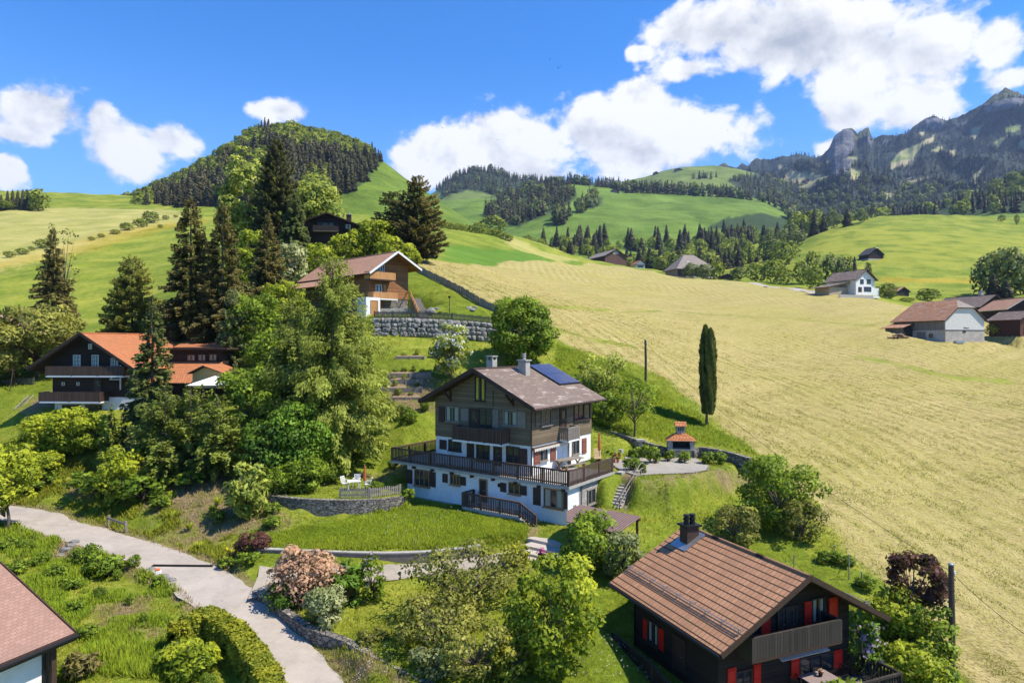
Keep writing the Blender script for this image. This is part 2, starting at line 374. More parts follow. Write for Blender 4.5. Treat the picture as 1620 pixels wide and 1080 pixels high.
# ------------------------------------------------------------------ hills and mountains behind, each a ridge with its own depth
class Hill:
    def __init__(s, sil, foot, yr, yf, rough=4., nu=150, ns=60, back=.5, seed=1, pw=1., crag=0., jag=0.):
        s.u0, s.u1 = sil[0][0], sil[-1][0]
        s.us = np.linspace(s.u0, s.u1, nu); ss = np.linspace(0, 1+back, ns+int(ns*back*.4)); s.n1 = ns
        ss = np.concatenate([np.linspace(0, 1, ns), np.linspace(1, 1+back, int(ns*.4))[1:]])
        sv = np.interp(s.us, [p[0] for p in sil], [p[1] for p in sil]); sv = sv+jag*np.array([mnoise.fractal(Vector((q/9., seed, 0)), 1., 2.1, 5) for q in s.us])
        fv = np.interp(s.us, [p[0] for p in foot], [p[1] for p in foot])
        yrr = yr(s.us) if callable(yr) else np.full(nu, float(yr)); yff = yf(s.us) if callable(yf) else np.full(nu, float(yf))
        U, T = np.meshgrid(s.us, ss); Y = yff[None]+(yrr-yff)[None]*T; X = (U-CU)/F*Y
        zf = (CV-fv)/F*yff; zr = (CV-sv)/F*yrr
        tt = np.clip(T, 0, 1)
        Z = zf[None]+(zr-zf)[None]*tt**pw
        Z = np.where(T > 1, zr[None]-(T-1)*(zr-zf)[None]*.9-(T-1)**2*(yrr*.1)[None], Z)
        env = np.clip(np.minimum(tt*5, 1), 0, 1)
        q = rough
        nz = (vnoise(X, Y, q*40, seed)*2+vnoise(X, Y, q*16, seed+1)+vnoise(X, Y, q*6, seed+2)*.45)*q*2.4
        fade = np.where(T <= 1, np.clip((1-T)*6+.12, 0, 1), 1)
        if crag:
            A = np.array([mnoise.hybrid_multi_fractal(Vector((a/230., b/420., c/300.)), .9, 2.2, 7, .8, 1.1) for a, b, c in zip(X.ravel(), Y.ravel(), Z.ravel())]).reshape(X.shape)
            A = A-A.mean(); nz = nz*.5+A*crag; fade = np.where(T <= 1, np.clip((1-T)*6+.30, 0, 1), 1)
            Y = Y-A*crag*1.3*env*fade; X = (U-CU)/F*Y
        s.Z = Z+nz*env*fade; s.X, s.Y, s.U, s.T = X, Y, U, T
        Fc = (lambda nr, nc: (np.arange(nr-1)[:,None]*nc+np.arange(nc-1)[None])[..., None]+np.array([0, 1, nc+1, nc]))(*X.shape).reshape(-1, 4)
        s.V = np.stack([X, Y, s.Z], -1).reshape(-1, 3); s.Fc = Fc
        s.pv = CV-F*s.Z/Y                                   # photo row of every node
    def at(s, u, v):
        """points of the near face seen through photo points (arrays)"""
        u = np.atleast_1d(np.asarray(u, float)); v = np.atleast_1d(np.asarray(v, float))
        fi = np.clip((u-s.u0)/(s.u1-s.u0)*(len(s.us)-1), 0, len(s.us)-1.001); i = np.round(fi).astype(int)
        out = np.zeros((len(u), 3))
        for k in range(len(u)):
            col = s.pv[:s.n1, i[k]]; mn = np.minimum.accumulate(col)
            j = np.argmax(mn <= v[k]) if (mn <= v[k]).any() else s.n1-1
            j0 = max(j-1, 0); a = 0 if j == j0 else np.clip((col[j0]-v[k])/(col[j0]-col[j]+1e-9), 0, 1)
            y = s.Y[j0,i[k]]*(1-a)+s.Y[j,i[k]]*a; z = s.Z[j0,i[k]]*(1-a)+s.Z[j,i[k]]*a
            out[k] = ((u[k]-CU)/F*y, y, z)
        return out
    def cover(s, polys, soft=3., seed=3):
        w = np.zeros(s.U.shape)
        uu = s.U; vv = np.where(s.T <= 1, s.pv, -99)
        for p in polys:
            d = pdist(uu, vv, p); d = np.where(inpoly(uu, vv, p), d, -d)
            w = np.maximum(w, np.clip(.5+(d+vnoise(uu, vv, soft*2, seed)*soft*1.5)/soft, 0, 1))
        return w.ravel()
def hill_mat(name, g0, g1, wood, pale=(.4,.36,.2), rock=(.3,.3,.3), sc=1.):
    m, t = new_mat(name); o = t.obj()
    n1 = t.noise(o, .012*sc, 6, .65); n2 = t.noise(t.scale(o, (.4,.4,1.6)), .06*sc, 6, .75, .5); n3 = t.noise(o, .25*sc, 4, .7)
    f = t.math('ADD', t.math('MULTIPLY', n1, .5), t.math('ADD', t.math('MULTIPLY', n2, .3), t.math('MULTIPLY', n3, .2)))
    c = t.ramp(f, [(.40, tuple(x*.8 for x in g0)), (.5, tuple((a+b)/2 for a, b in zip(g0, g1))), (.62, tuple(x*1.15 for x in g1))])
    c = t.mix(t.attr('wood'), c, t.mix(n3, wood, tuple(x*1.8 for x in wood)))
    c = t.mix(t.attr('pale'), c, t.mix(t.smooth(n1, .42, .58), pale, (.20,.24,.075)))
    rk = t.math('ADD', t.math('MULTIPLY', t.noise(o, .035, 10, .78, .6), .7), t.math('MULTIPLY', n3, .3))
    c = t.mix(t.attr('rock'), c, t.ramp(rk, [(.40, tuple(x*.22 for x in rock)), (.5, tuple(x*.7 for x in rock)), (.62, rock)]))
    hb_ = t.math('ADD', t.math('ADD', n2, n3), t.math('MULTIPLY', t.math('MULTIPLY', rk, t.attr('rock')), 4.))
    return finish(m, t, c, .9, t.bump(hb_, .6, 2.4/sc), .1)
def hill_obj(name, h, mat, wood=(), pale=(), rock=(), soft=3.):
    at = {'wood': h.cover(wood, soft), 'pale': h.cover(pale, soft, 7), 'rock': h.cover(rock, soft, 8)}
    return link(name, np_mesh(name, h.V, h.Fc, at, True), None, mat, kind='structure')
HA = Hill([(60,345),(145,338),(200,318),(270,290),(330,258),(370,232),(400,212),(450,204),(500,212),(560,228),(590,245),(606,254),(640,281),(690,313),(740,349),(765,364),(800,376),(860,392),(930,405)],
          [(60,352),(145,350),(300,350),(500,372),(700,376),(800,390),(930,412)], lambda u: 760+40*np.sin(u/90), lambda u: 470+0*u, 2.2, 220, 70, .7, 4, 1.15)
WA = [[(60,344),(145,328),(270,260),(400,190),(450,180),(540,200),(600,245),(606,256),(592,268),(575,290),(556,306),(480,310),(470,318),(300,330),(190,338),(60,352)]]
M_HA = hill_mat('hill_meadow', (.075,.125,.012), (.14,.20,.025), (.03,.05,.012))
hill_obj('hill_slope', HA, M_HA, WA, [[(480,289),(560,300),(660,330),(640,345),(520,330)]] if 0 else ())
HD = Hill([(640,330),(700,318),(760,314),(800,316),(850,300),(905,290),(960,296),(1000,302),(1060,303),(1110,306),(1160,309),(1210,316),(1245,332),(1280,352),(1320,372),(1380,390)],
          [(640,400),(760,396),(850,402),(1000,402),(1200,402),(1380,402)], lambda u: 1350+0*u, lambda u: 690+0*u, 3.2, 200, 60, .5, 11, 1.05)
WD = [[(768,350),(765,335),(800,296),(860,292),(905,300),(912,312),(890,330),(850,345),(818,360),(800,352)],[(912,322),(935,310),(955,313),(950,325),(915,338)],[(878,345),(900,332),(905,340),(890,356),(876,356)],
      [(1150,345),(1200,338),(1250,345),(1290,375),(1180,365),(1120,360)]]
M_HD = hill_mat('far_meadow', (.085,.15,.018), (.15,.22,.035), (.028,.045,.014))
hill_obj('hill_meadow', HD, M_HD, WD, (), ())
HE = Hill([(640,330),(690,302),(712,283),(742,272),(780,270),(805,282),(840,284),(900,290),(980,288),(1020,280),(1050,270),(1080,264),(1130,262),(1170,268),(1230,282),(1300,300),(1380,325)],
          [(640,345),(800,340),(1000,330),(1380,350)], lambda u: 2100+0*u, lambda u: 1500+0*u, 4.5, 200, 50, .5, 17)
WE = [[(690,298),(712,280),(745,266),(785,266),(850,284),(960,290),(960,325),(820,325),(770,305),(740,300),(700,312)],[(1150,285),(1200,275),(1300,300),(1300,345),(1200,320)],[(960,300),(1100,305),(1380,340),(1380,350),(960,330)]]
M_HE = hill_mat('alp_pasture', (.10,.15,.03), (.17,.21,.05), (.026,.04,.018))
hill_obj('hill_alp', HE, M_HE, WE, (), ())
HMt = Hill([(1100,292),(1150,270),(1180,262),(1215,256),(1240,248),(1265,243),(1285,250),(1300,246),(1312,232),(1322,212),(1335,203),(1348,208),(1356,222),(1365,217),(1374,214),(1382,224),(1400,220),(1425,212),(1440,206),(1455,194),(1475,183),(1492,192),(1515,193),(1530,190),(1548,172),(1570,158),(1592,150),(1610,152),(1640,156),(1700,140),(1760,150),(1850,175),(1960,215)],
           [(1100,345),(1960,350)], lambda u: 3000+120*np.sin(u/37)-(u-1300)*.5, lambda u: 1350+0*u, 8., 520, 150, .35, 23, 1.0, 46., 2.6)
WM = [[(1100,300),(1180,258),(1270,236),(1335,198),(1480,178),(1600,145),(1700,130),(1960,200),(1960,360),(1100,360)]]
PM = [[(1408,258),(1425,238),(1454,229),(1477,214),(1479,221),(1457,234),(1447,248),(1442,263),(1425,263),(1410,268)],[(1454,206),(1464,206),(1462,216),(1454,216)],[(1536,204),(1556,197),(1543,222),(1536,219)],[(1568,226),(1593,215),(1580,234)],[(1590,201),(1617,198),(1615,206),(1590,210)],[(1472,238),(1494,229),(1487,241)],[(1400,305),(1420,305),(1403,317)],[(1422,290),(1467,280),(1442,290)],[(1538,278),(1558,261),(1543,290)],[(1235,290),(1250,268),(1311,279),(1277,299)],
      [(1306,251),(1358,248),(1343,268),(1319,270)],[(1345,266),(1363,273),(1358,285),(1346,285)],[(1700,220),(1730,200),(1720,230)],[(1500,240),(1512,236),(1508,250)],[(1610,225),(1622,220),(1622,236),(1612,238)],[(1228,262),(1240,262),(1234,268)]]
RM = [[(1318,222),(1335,200),(1350,208),(1352,236),(1340,250),(1318,256),(1308,248)],[(1430,268),(1444,262),(1442,284),(1432,284)],[(1306,256),(1340,250),(1352,252),(1340,272),(1325,280),(1308,268)],[(1366,214),(1384,216),(1378,232)],[(1392,222),(1412,220),(1400,232)],[(1462,190),(1495,184),(1490,204),(1466,204)],[(1555,166),(1620,150),(1640,160),(1600,172),(1560,180)],[(1508,196),(1530,192),(1520,206)]]
M_MT = hill_mat('mountain', (.05,.06,.03), (.10,.11,.05), (.022,.030,.022), (.36,.31,.17), (.21,.21,.22), .35)
hill_obj('mountains', HMt, M_MT, WM and [[(1100,262),(1312,236),(1480,178),(1960,150),(1960,360),(1100,360)]], PM, RM, 2.)
HN = Hill([(1180,385),(1240,378),(1290,362),(1340,348),(1400,342),(1470,335),(1520,322),(1570,300),(1620,282),(1700,250),(1800,220),(1960,200)],
          [(1180,402),(1300,385),(1960,352)], lambda u: 1150+0*u, lambda u: 680+0*u, 4., 160, 50, .6, 29)
WN = [[(1180,370),(1300,350),(1400,330),(1520,310),(1620,270),(1960,190),(1960,343),(1620,337),(1560,338),(1300,372)]]
hill_obj('hill_wooded', HN, M_HD, WN, (), ())
# low country round everything so that the land reaches the horizon
V = []; Fc = []
for i, r_ in enumerate((0, 60, 400, 1500, 3000, 5000)):
    for k in range(48):
        a = 2*math.pi*k/48; V.append((r_*math.cos(a), r_*math.sin(a), -45-(r_*.004)))
for i in range(5):
    for k in range(48): Fc.append((i*48+k, (i+1)*48+k, (i+1)*48+(k+1) % 48, i*48+(k+1) % 48))
link('valley_floor', np_mesh('valley_floor', V, Fc), None, M_HA, kind='structure')
# ------------------------------------------------------------------ building kit
WHITE = plain('white_render', (.74,.73,.70), .85, .16, .9, .3)
WHITE2 = plain('white_paint', (.72,.72,.70), .6, .08, 4, .05)
GREYC = plain('old_concrete', (.36,.34,.30), .9, .25, 2.5, .3)
DARKW = planks('dark_stained_boards', (.018,.012,.009), (.045,.030,.022), .16, 'Z')
DARKV = planks('dark_stained_slats', (.060,.036,.026), (.13,.080,.058), .12, 'X')
SHING = planks('weathered_shingle_wall', (.110,.082,.050), (.255,.195,.120), .13, 'Z', stretch=.3, bump=.7)
BRWN = plain('dark_brown_wood', (.055,.032,.022), .65, .35, 9, .15)
GREYW = plain('silvered_wood', (.22,.19,.155), .8, .3, 7, .2)
ORW = planks('honey_wood', (.18,.075,.028), (.38,.18,.068), .18, 'Z')
ORV = planks('honey_slats', (.40,.19,.07), (.58,.31,.12), .16, 'X')
REDP = plain('red_paint', (.66,.022,.012), .5, .12, 5, .05)
BLKM = plain('black_metal', (.02,.02,.022), .45, .2, 8, 0, .4, .5)
STEEL = plain('galvanised_metal', (.42,.43,.44), .4, .2, 6, 0, .5, .8)
GLASS = glass()
FRW = plain('amber_window_frame', (.32,.17,.07), .55, .2, 6, .05)
CURT = plain('pale_curtain', (.34,.34,.27), .9, .15, 12, .2)
CURY = plain('yellow_curtain', (.45,.38,.06), .9, .2, 12, .2)
REDB = plain('red_brown_shutter_paint', (.22,.075,.045), .6, .2, 5, .1)
T_MAIN = rooftile('brown_slate_roof', (.145,.105,.080), (.21,.155,.12), (.07,.05,.038), .36, .3, patch=(.40,.34,.29), bump=.35, mortar=.015)
T_RED = rooftile('interlocking_clay_tiles', (.29,.150,.080), (.42,.225,.122), (.020,.012,.009), .24, .36, bump=1., mortar=.012, line=.95)
T_PINK = rooftile('reddish_shingles', (.25,.145,.105), (.34,.205,.155), (.13,.075,.055), .22, .17, bump=.35, mortar=.009)
T_OR = rooftile('orange_clay_tiles', (.36,.13,.05), (.47,.20,.085), (.15,.055,.025), .26, .36, bump=.6, mortar=.03)
T_UP = rooftile('faded_terracotta_tiles', (.36,.19,.115), (.46,.27,.17), (.15,.08,.05), .3, .4, bump=.5, mortar=.03)
T_BARN = rooftile('lichened_terracotta_tiles', (.33,.15,.075), (.45,.26,.15), (.17,.09,.05), .4, .5, patch=(.42,.38,.32), bump=.5, mortar=.03)
T_GREY = rooftile('grey_shingle_roof', (.20,.165,.135), (.28,.235,.20), (.12,.10,.085), .5, .5, bump=.4)
T_DARK = rooftile('dark_fibre_roof', (.06,.055,.055), (.09,.085,.08), (.03,.03,.03), .5, .5, bump=.4)
STONE = stone('dry_stone', (.14,.12,.10), (.33,.30,.25), (.035,.03,.024), 3.2, zs=1.9)
BOULD = stone('boulder_blocks', (.26,.25,.23), (.46,.44,.41), (.02,.018,.015), 1.05, zs=1.15, bump=1.4)
ROUGH = stone('roughcast_stone', (.32,.295,.255), (.50,.47,.42), (.22,.20,.18), 4.5, zs=1.4, bump=.7)

class Wall:
    """a wall plane of a building: h along it, d outwards, z up (building-local)"""
    def __init__(s, fr, root, o, h):
        s.fr, s.root = fr, root; s.o = Vector((o[0], o[1], 0)); s.h = Vector((h[0], h[1], 0)).normalized(); s.n = Vector((s.h.y, -s.h.x, 0))
    def px(s, u, v):
        fr = s.fr; wo = fr.w(s.o); wn = fr.x*s.n.x+fr.y*s.n.y; wh = fr.x*s.h.x+fr.y*s.h.y
        d = Vector(((u-CU)/F, 1, (CV-v)/F)); t = wo.dot(wn)/d.dot(wn); p = d*t
        return (p-wo).dot(wh), p.z-fr.o.z
    def rect(s, u0, v0, u1, v1):
        vm = (v0+v1)/2; um = (u0+u1)/2
        return s.px(u0, vm)[0], s.px(u1, vm)[0], s.px(um, v1)[1], s.px(um, v0)[1]
    def pt(s, h, d, z): p = s.o+s.h*h+s.n*d; return Vector((p.x, p.y, z))
    def box(s, mb, h0, h1, d0, d1, z0, z1):
        return mb.prism([s.pt(h0,d0,z0), s.pt(h1,d0,z0), s.pt(h1,d1,z0), s.pt(h0,d1,z0)], (0,0,z1-z0))
    def window(s, px, frame=None, cols=2, rows=1, curtain=None, sill=True, name='window', loc=None, fw=.07, parent=None):
        h0, h1, z0, z1 = loc or s.rect(*px); fm = frame or GREYW
        mb = MB()
        for a, b, c, e in ((h0-fw,h0,z0-fw,z1+fw),(h1,h1+fw,z0-fw,z1+fw),(h0,h1,z1,z1+fw),(h0,h1,z0-fw,z0)): s.box(mb, a, b, .004, .085, c, e)
        for k in range(1, cols): x = h0+(h1-h0)*k/cols; s.box(mb, x-.035, x+.035, .02, .065, z0, z1)
        for k in range(1, rows): z = z0+(z1-z0)*k/rows; s.box(mb, h0, h1, .022, .06, z-.018, z+.018)
        if sill: s.box(mb, h0-.14, h1+.14, .005, .17, z0-fw-.06, z0-fw-.002)
        f = mb.build(name, fm, parent or s.root)
        g = MB(); s.box(g, h0, h1, .006, .03, z0, z1); g.build('pane', GLASS, f)
        if curtain:
            w = (h1-h0)
            for a, b in ((.05,.3),(.7,.95)): g = MB(); s.box(g, h0+w*a, h0+w*b, .031, .04, z0+.03, z1-.02); g.build('curtain', curtain, f)
        return f
    def shutter(s, px, mat, loc=None, bars=True):
        h0, h1, z0, z1 = loc or s.rect(*px); mb = MB(); s.box(mb, h0, h1, .02, .06, z0, z1)
        if bars:
            for q in (.18, .82): z = z0+(z1-z0)*q; s.box(mb, h0+.03, h1-.03, .06, .085, z-.05, z+.05)
            s.box(mb, h0, h0+.05, .06, .075, z0, z1); s.box(mb, h1-.05, h1, .06, .075, z0, z1)
        return mb.build('shutter', mat, s.root)
    def door(s, px, mat, frame=None, loc=None, glassy=False):
        h0, h1, z0, z1 = loc or s.rect(*px); mb = MB()
        s.box(mb, h0+.05, h1-.05, .01, .05, z0, z1-.05)
        for a, b in ((z0+.12, z0+(z1-z0)*.45), (z0+(z1-z0)*.52, z1-.2)): s.box(mb, h0+.16, h1-.16, .05, .065, a, b)
        dr = mb.build('door', mat, s.root)
        f = MB()
        for a, b, c, e in ((h0-.04,h0+.05,z0,z1+.03),(h1-.05,h1+.04,z0,z1+.03),(h0+.05,h1-.05,z1-.05,z1+.03)): s.box(f, a, b, .004, .09, c, e)
        f.build('door_frame', frame or mat, dr)
        f = MB(); x = h1-.17; zc = z0+(z1-z0)*.5; s.box(f, x, x+.04, .066, .11, zc-.02, zc+.02); s.box(f, x-.08, x+.04, .11, .13, zc-.015, zc+.015); f.build('handle', STEEL, dr)
        if glassy:
            f = MB(); s.box(f, h0+.2, h1-.2, .066, .07, z0+(z1-z0)*.54, z1-.22); f.build('pane', GLASS, dr)
        return dr
def roof(root, polys, th, tile, edge, name='roof'):
    """sloping slabs; top faces carry a UV map in metres"""
    vs = []; fs = []; uv = []; mi = []
    for poly in polys:
        P3 = [Vector(p) for p in poly]; n = (P3[1]-P3[0]).cross(P3[2]-P3[0]).normalized()
        if n.z < 0: P3 = P3[::-1]; n = -n
        h = Vector((n.y, -n.x, 0)); h = h.normalized() if h.length > 1e-3 else Vector((1,0,0)); up = n.cross(h)
        if up.z < 0: up = -up; h = -h
        b = len(vs); k = len(P3); vs += P3+[p-n*th for p in P3]
        fs.append(tuple(range(b, b+k))); uv.append([(p.dot(h), p.dot(up)) for p in P3]); mi.append(0)
        fs.append(tuple(range(b+2*k-1, b+k-1, -1))); uv.append([(0,0)]*k); mi.append(1)
        for i in range(k):
            j = (i+1) % k; fs.append((b+i, b+k+i, b+k+j, b+j)); uv.append([(0,0)]*4); mi.append(1)
    me = bpy.data.meshes.new(name); me.from_pydata(vs, [], fs); me.update()
    l = me.uv_layers.new(name='UVMap'); flat = [c for f in uv for q in f for c in q]; l.data.foreach_set('uv', flat)
    me.materials.append(tile); me.materials.append(edge); me.polygons.foreach_set('material_index', mi)
    return link(name, me, root)
def gable(root, x0, x1, y0, y1, ze, zr, th, tile, edge, xm=None, ze2=None, name='roof'):
    xm = (x0+x1)/2 if xm is None else xm; ze2 = ze if ze2 is None else ze2
    r = roof(root, [[(x0,y0,ze),(xm,y0,zr),(xm,y1,zr),(x0,y1,ze)], [(x1,y0,ze2),(x1,y1,ze2),(xm,y1,zr),(xm,y0,zr)]], th, tile, edge, name)
    mb = MB(); mb.tube([(xm,y0-.02,zr+.0),(xm,y1+.02,zr+.0)], .1, 8); c = mb.build('ridge_cap', edge if tile is T_MAIN else tile, r)
    if not c.data.uv_layers: c.data.uv_layers.new(name='UVMap')
    return r
def gutter(root, a, b, parent, r=.07, mat=None):
    mb = MB(); mb.tube([a, b], r, 8); return mb.build('gutter', mat or BLKM, parent)
def railing(root, pts, h, mat, w=.09, gap=.155, name='railing', post=1.6, top=.10, solid=False, low=.08, close=True):
    """upright boards between a bottom and a top rail, along a line of 3d points"""
    mb = MB()
    for i in range(len(pts)-1):
        a, b = Vector(pts[i]), Vector(pts[i+1]); L = (b-a).length; d = (b-a)/L; fl = Vector((d.x, d.y, 0)).length
        mb.beam(a+Vector((0,0,h)), b+Vector((0,0,h)), .11, top); mb.beam(a+Vector((0,0,low+.06)), b+Vector((0,0,low+.06)), .05, .08)
        n = max(1, int(L/gap)); sd = Vector((-d.y, d.x, 0)).normalized()*.04
        for k in range(n):
            p = a+d*(L*(k+.5)/n)-sd; e = d*(w/2 if not solid else L/n*.48); e = Vector((e.x, e.y, 0)); q = Vector((-e.y, e.x, 0)).normalized()*.014
            mb.prism([p-e-q, p+e-q, p+e+q, p-e+q], (0,0,h-.05)); 
        m = max(1, round(L/post))
        for k in range(m+(1 if i == len(pts)-2 and close else 0)):
            p = a+d*(L*k/m); mb.box(p.x-.06, p.x+.06, p.y-.06, p.y+.06, p.z-.05, p.z+h+.02)
    return mb.build(name, mat, root)
def chimney(root, c, w, d, z0, z1, mat, pots=1, cap=True, capmat=None):
    mb = MB(); x, y = c
    mb.box(x-w/2, x+w/2, y-d/2, y+d/2, z0, z1)
    o = mb.build('chimney', mat, root, bevel=.015)
    if cap:
        k = MB(); k.box(x-w/2-.1, x+w/2+.1, y-d/2-.1, y+d/2+.1, z1+.002, z1+.1); k.build('chimney_cap', capmat or mat, o)
    for i in range(pots):
        k = MB(); xx = x+(i-(pots-1)/2)*w*.5; z = z1+(.1 if cap else 0)
        k.lathe([(.15,0),(.13,.22),(.17,.24),(.17,.32),(.12,.34),(.12,.40),(.16,.42),(.15,.5)], (xx, y, z), 12); k.build('chimney_pot', capmat or mat, o, smooth=False)
    return o
def slab(root, name, mat, *bx, bevel=0, **kw):
    mb = MB(); mb.box(*bx); return mb.build(name, mat, root, bevel=bevel, **kw)
c6 = lambda x0,y0,x1=None,y1=None: (600+x0*.2407, 540+y0*.2407) if x1 is None else (600+x0*.2407, 540+y0*.2407, 600+x1*.2407, 540+y1*.2407)
c7 = lambda *a: tuple((600 if i % 2 == 0 else 680)+k*.2407 for i, k in enumerate(a))

# ================================================================== main chalet
H = empty('chalet', HM.o, HM.a, 'large chalet with white lower storeys, grey shingled top floor and wraparound slatted deck', 'chalet')
wl = slab(H, 'lower_wall', WHITE, -15.3, -.3, .32, 7.2, -.6, 2.66)
slab(H, 'plinth', GREYC, -15.34, -6.0, .2, .316, -.6, .22)
slab(H, 'deck', GREYC, -16.9, 0, 0, 6.4, 2.665, 2.86)
wall_r = MB().box(-.298, -.26, 2.2, 7.2, -.5, 2.66).build('stone_facing', ROUGH, H)
slab(H, 'middle_wall', WHITE, -13.22, -4, 1.45, 10.05, 2.862, 5.08)
mb = MB(); zs = lambda x: 10.43-abs(x+8.61)*.478-.21
mb.prism([(-13.27,1.4,5.0),(-3.95,1.4,5.0),(-3.95,1.4,zs(-3.95)),(-8.61,1.4,zs(-8.61)),(-13.27,1.4,zs(-13.27))], (0,8.7,0)); mb.build('shingled_wall', SHING, H)
rf = gable(H, -14.1, -3.1, .41, 10.95, 7.8, 10.43, .2, T_MAIN, BRWN)
mb = MB()
for sx in (-1, 1):
    mb.beam((-8.61+sx*5.52, .38, 7.78), (-8.61, .38, 10.42), .05, .26)
mb.build('bargeboard', BRWN, rf)
gutter(H, (-3.03,.4,7.72), (-3.03,10.95,7.72), rf, .075, BRWN); gutter(H, (-14.17,.4,7.72), (-14.17,10.95,7.72), rf, .075, BRWN)
mb = MB()
for x in (-3.95+.02, ): mb.tube([(x+.02,1.3,7.5),(x+.02,1.3,2.9)], .05, 8)
mb.build('downpipe', BRWN, H)
for x in (-5.6, -8.61-3.0):                                         # curved brackets under the verge
    mb = MB(); mb.beam((x,1.39,zs(x)-.9),(x,.5,zs(x)-.12),.12,.14,(1,0,0)); mb.beam((x,1.34,zs(x)-1.),(x,1.34,zs(x)-.1),.12,.1,(1,0,0)); mb.build('bracket', BRWN, H)
# chimneys and solar panel
p = HM.loc(778, 582, 'X', -9.15); ch = chimney(rf, (-9.15, p[1]), .6, .6, 9.7, 11.05, GREYC, 0, False)
mb = MB()
for a in (-.24,.24):
    for b in (-.24,.24): mb.box(-9.15+a-.05, -9.15+a+.05, p[1]+b-.05, p[1]+b+.05, 11.05, 11.3)
mb.box(-9.5,-8.8,p[1]-.35,p[1]+.35,11.3,11.38); mb.build('chimney_cap', GREYC, ch)
p = HM.loc(829, 588, 'X', -7.6); chimney(rf, (-7.6, p[1]), .75, .62, 9.5, 10.95, GREYC, 1, True)
mb = MB(); mb.box(-8.02,-7.18,p[1]-.36,p[1]+.36,9.72,9.86); 
def onroof(u, v):                                                   # right slope of the main roof
    n = Vector((.478, 0, 1)).normalized(); wn = HM.x*n.x+Vector((0,0,n.z)); p0 = HM.w((-8.61, 0, 10.43)); d = Vector(((u-CU)/F, 1, (CV-v)/F)); q = d*(p0.dot(wn)/d.dot(wn))-HM.o
    return q.dot(HM.x), q.dot(HM.y)
q = [onroof(*c6(*k)) for k in ((990,165),(1115,155),(1320,275),(1180,292))]
xa, xb = (q[0][0]+q[1][0])/2, (q[2][0]+q[3][0])/2; ya, yb = (q[0][1]+q[3][1])/2, (q[1][1]+q[2][1])/2
zr_ = lambda x: 10.43-abs(x+8.61)*.478
m, t = new_mat('solar_cells'); o = t.obj(); b_ = t.n('ShaderNodeTexBrick', {'Vector': t.vm('ADD', o, (.0,.0,0)).outputs[0], 'Color1': (.010,.016,.075,1), 'Color2': (.013,.022,.095,1), 'Mortar': (.05,.06,.10,1), 'Scale': 1., 'Mortar Size': .008, 'Brick Width': .17, 'Row Height': .17}, offset=0.)
SOLAR = finish(m, t, b_.outputs[0], .12, None, .5)
sp_ = MB()
for i in range(2):
    for j in range(4):
        x0 = xa+(xb-xa)*i/2+.02; x1 = xa+(xb-xa)*(i+1)/2-.02; y0 = ya+(yb-ya)*j/4+.015; y1 = ya+(yb-ya)*(j+1)/4-.015
        sp_.prism([(x0,y0,zr_(x0)+.12),(x1,y0,zr_(x1)+.12),(x1,y1,zr_(x1)+.12),(x0,y1,zr_(x0)+.12)], (0,0,.035))
so_ = sp_.build('solar_panel', SOLAR, rf)
mb = MB(); 
for y in (ya, yb): mb.beam((xa,y,zr_(xa)+.08),(xb,y,zr_(xb)+.08),.05,.1)
for x in (xa, xb): mb.beam((x,ya,zr_(x)+.08),(x,yb,zr_(x)+.08),.05,.1)
mb.build('panel_frame', BLKM, so_)
# shingled top floor, front
W = Wall(HM, H, (-13.27, 1.4), (1, 0))
W.window(c6(636,236,695,385), BRWN, 2, 1, CURY); W.shutter(c6(588,255,630,390), SHING); W.shutter(c6(702,320,750,425), SHING)
W.window(c6(443,433,523,522), GREYW, 2, 1, CURT); W.shutter(c6(394,428,432,528), BRWN); W.shutter(c6(540,440,590,520), GREYW)
W.door(c6(598,440,655,600), BRWN, glassy=True); W.window(c6(662,445,742,560), BRWN, 2, 1, None, False); W.shutter(c6(746,450,786,565), GREYW)
W.window(c6(822,453,904,548), GREYW, 2, 1, CURT); W.shutter(c6(909,462,965,568), GREYW)
mb = MB(); W.box(mb, .0, 9.3, .0, .05, 7.35, 7.47); mb.build('belt_beam', SHING, H)
Wb = Wall(HM, H, (-13.27, .35), (1, 0)); h0, h1 = Wb.px(*c6(479,590))[0], Wb.px(*c6(802,600))[0]
mb = MB(); W.box(mb, h0, h1, .0, 1.05, 4.93, 5.08); bal = mb.build('balcony', WHITE2, H)
railing(bal, [W.pt(h0+.05,.02,5.09), W.pt(h0+.05,1.0,5.09), W.pt(h1-.05,1.0,5.09), W.pt(h1-.05,.02,5.09)], .95, DARKV, .115, .135)
# middle white storey, front
W = Wall(HM, H, (-13.22, 1.45), (1, 0))
W.shutter(c6(399,645,444,708), BRWN); W.window(c6(462,652,536,712), BRWN, 2, 1)
W.shutter(c6(578,667,624,768), BRWN); W.window(c6(646,674,721,778), BRWN, 2, 1)
W.door(c6(756,684,804,815), BRWN, glassy=True)
W.window(c6(842,695,918,800), BRWN, 2, 2); W.shutter(c6(922,702,974,812), BRWN)
mb = MB(); W.box(mb, 9.0, 9.225, .0, .03, 2.87, 5.0); mb.build('corner_post', WHITE2, H)
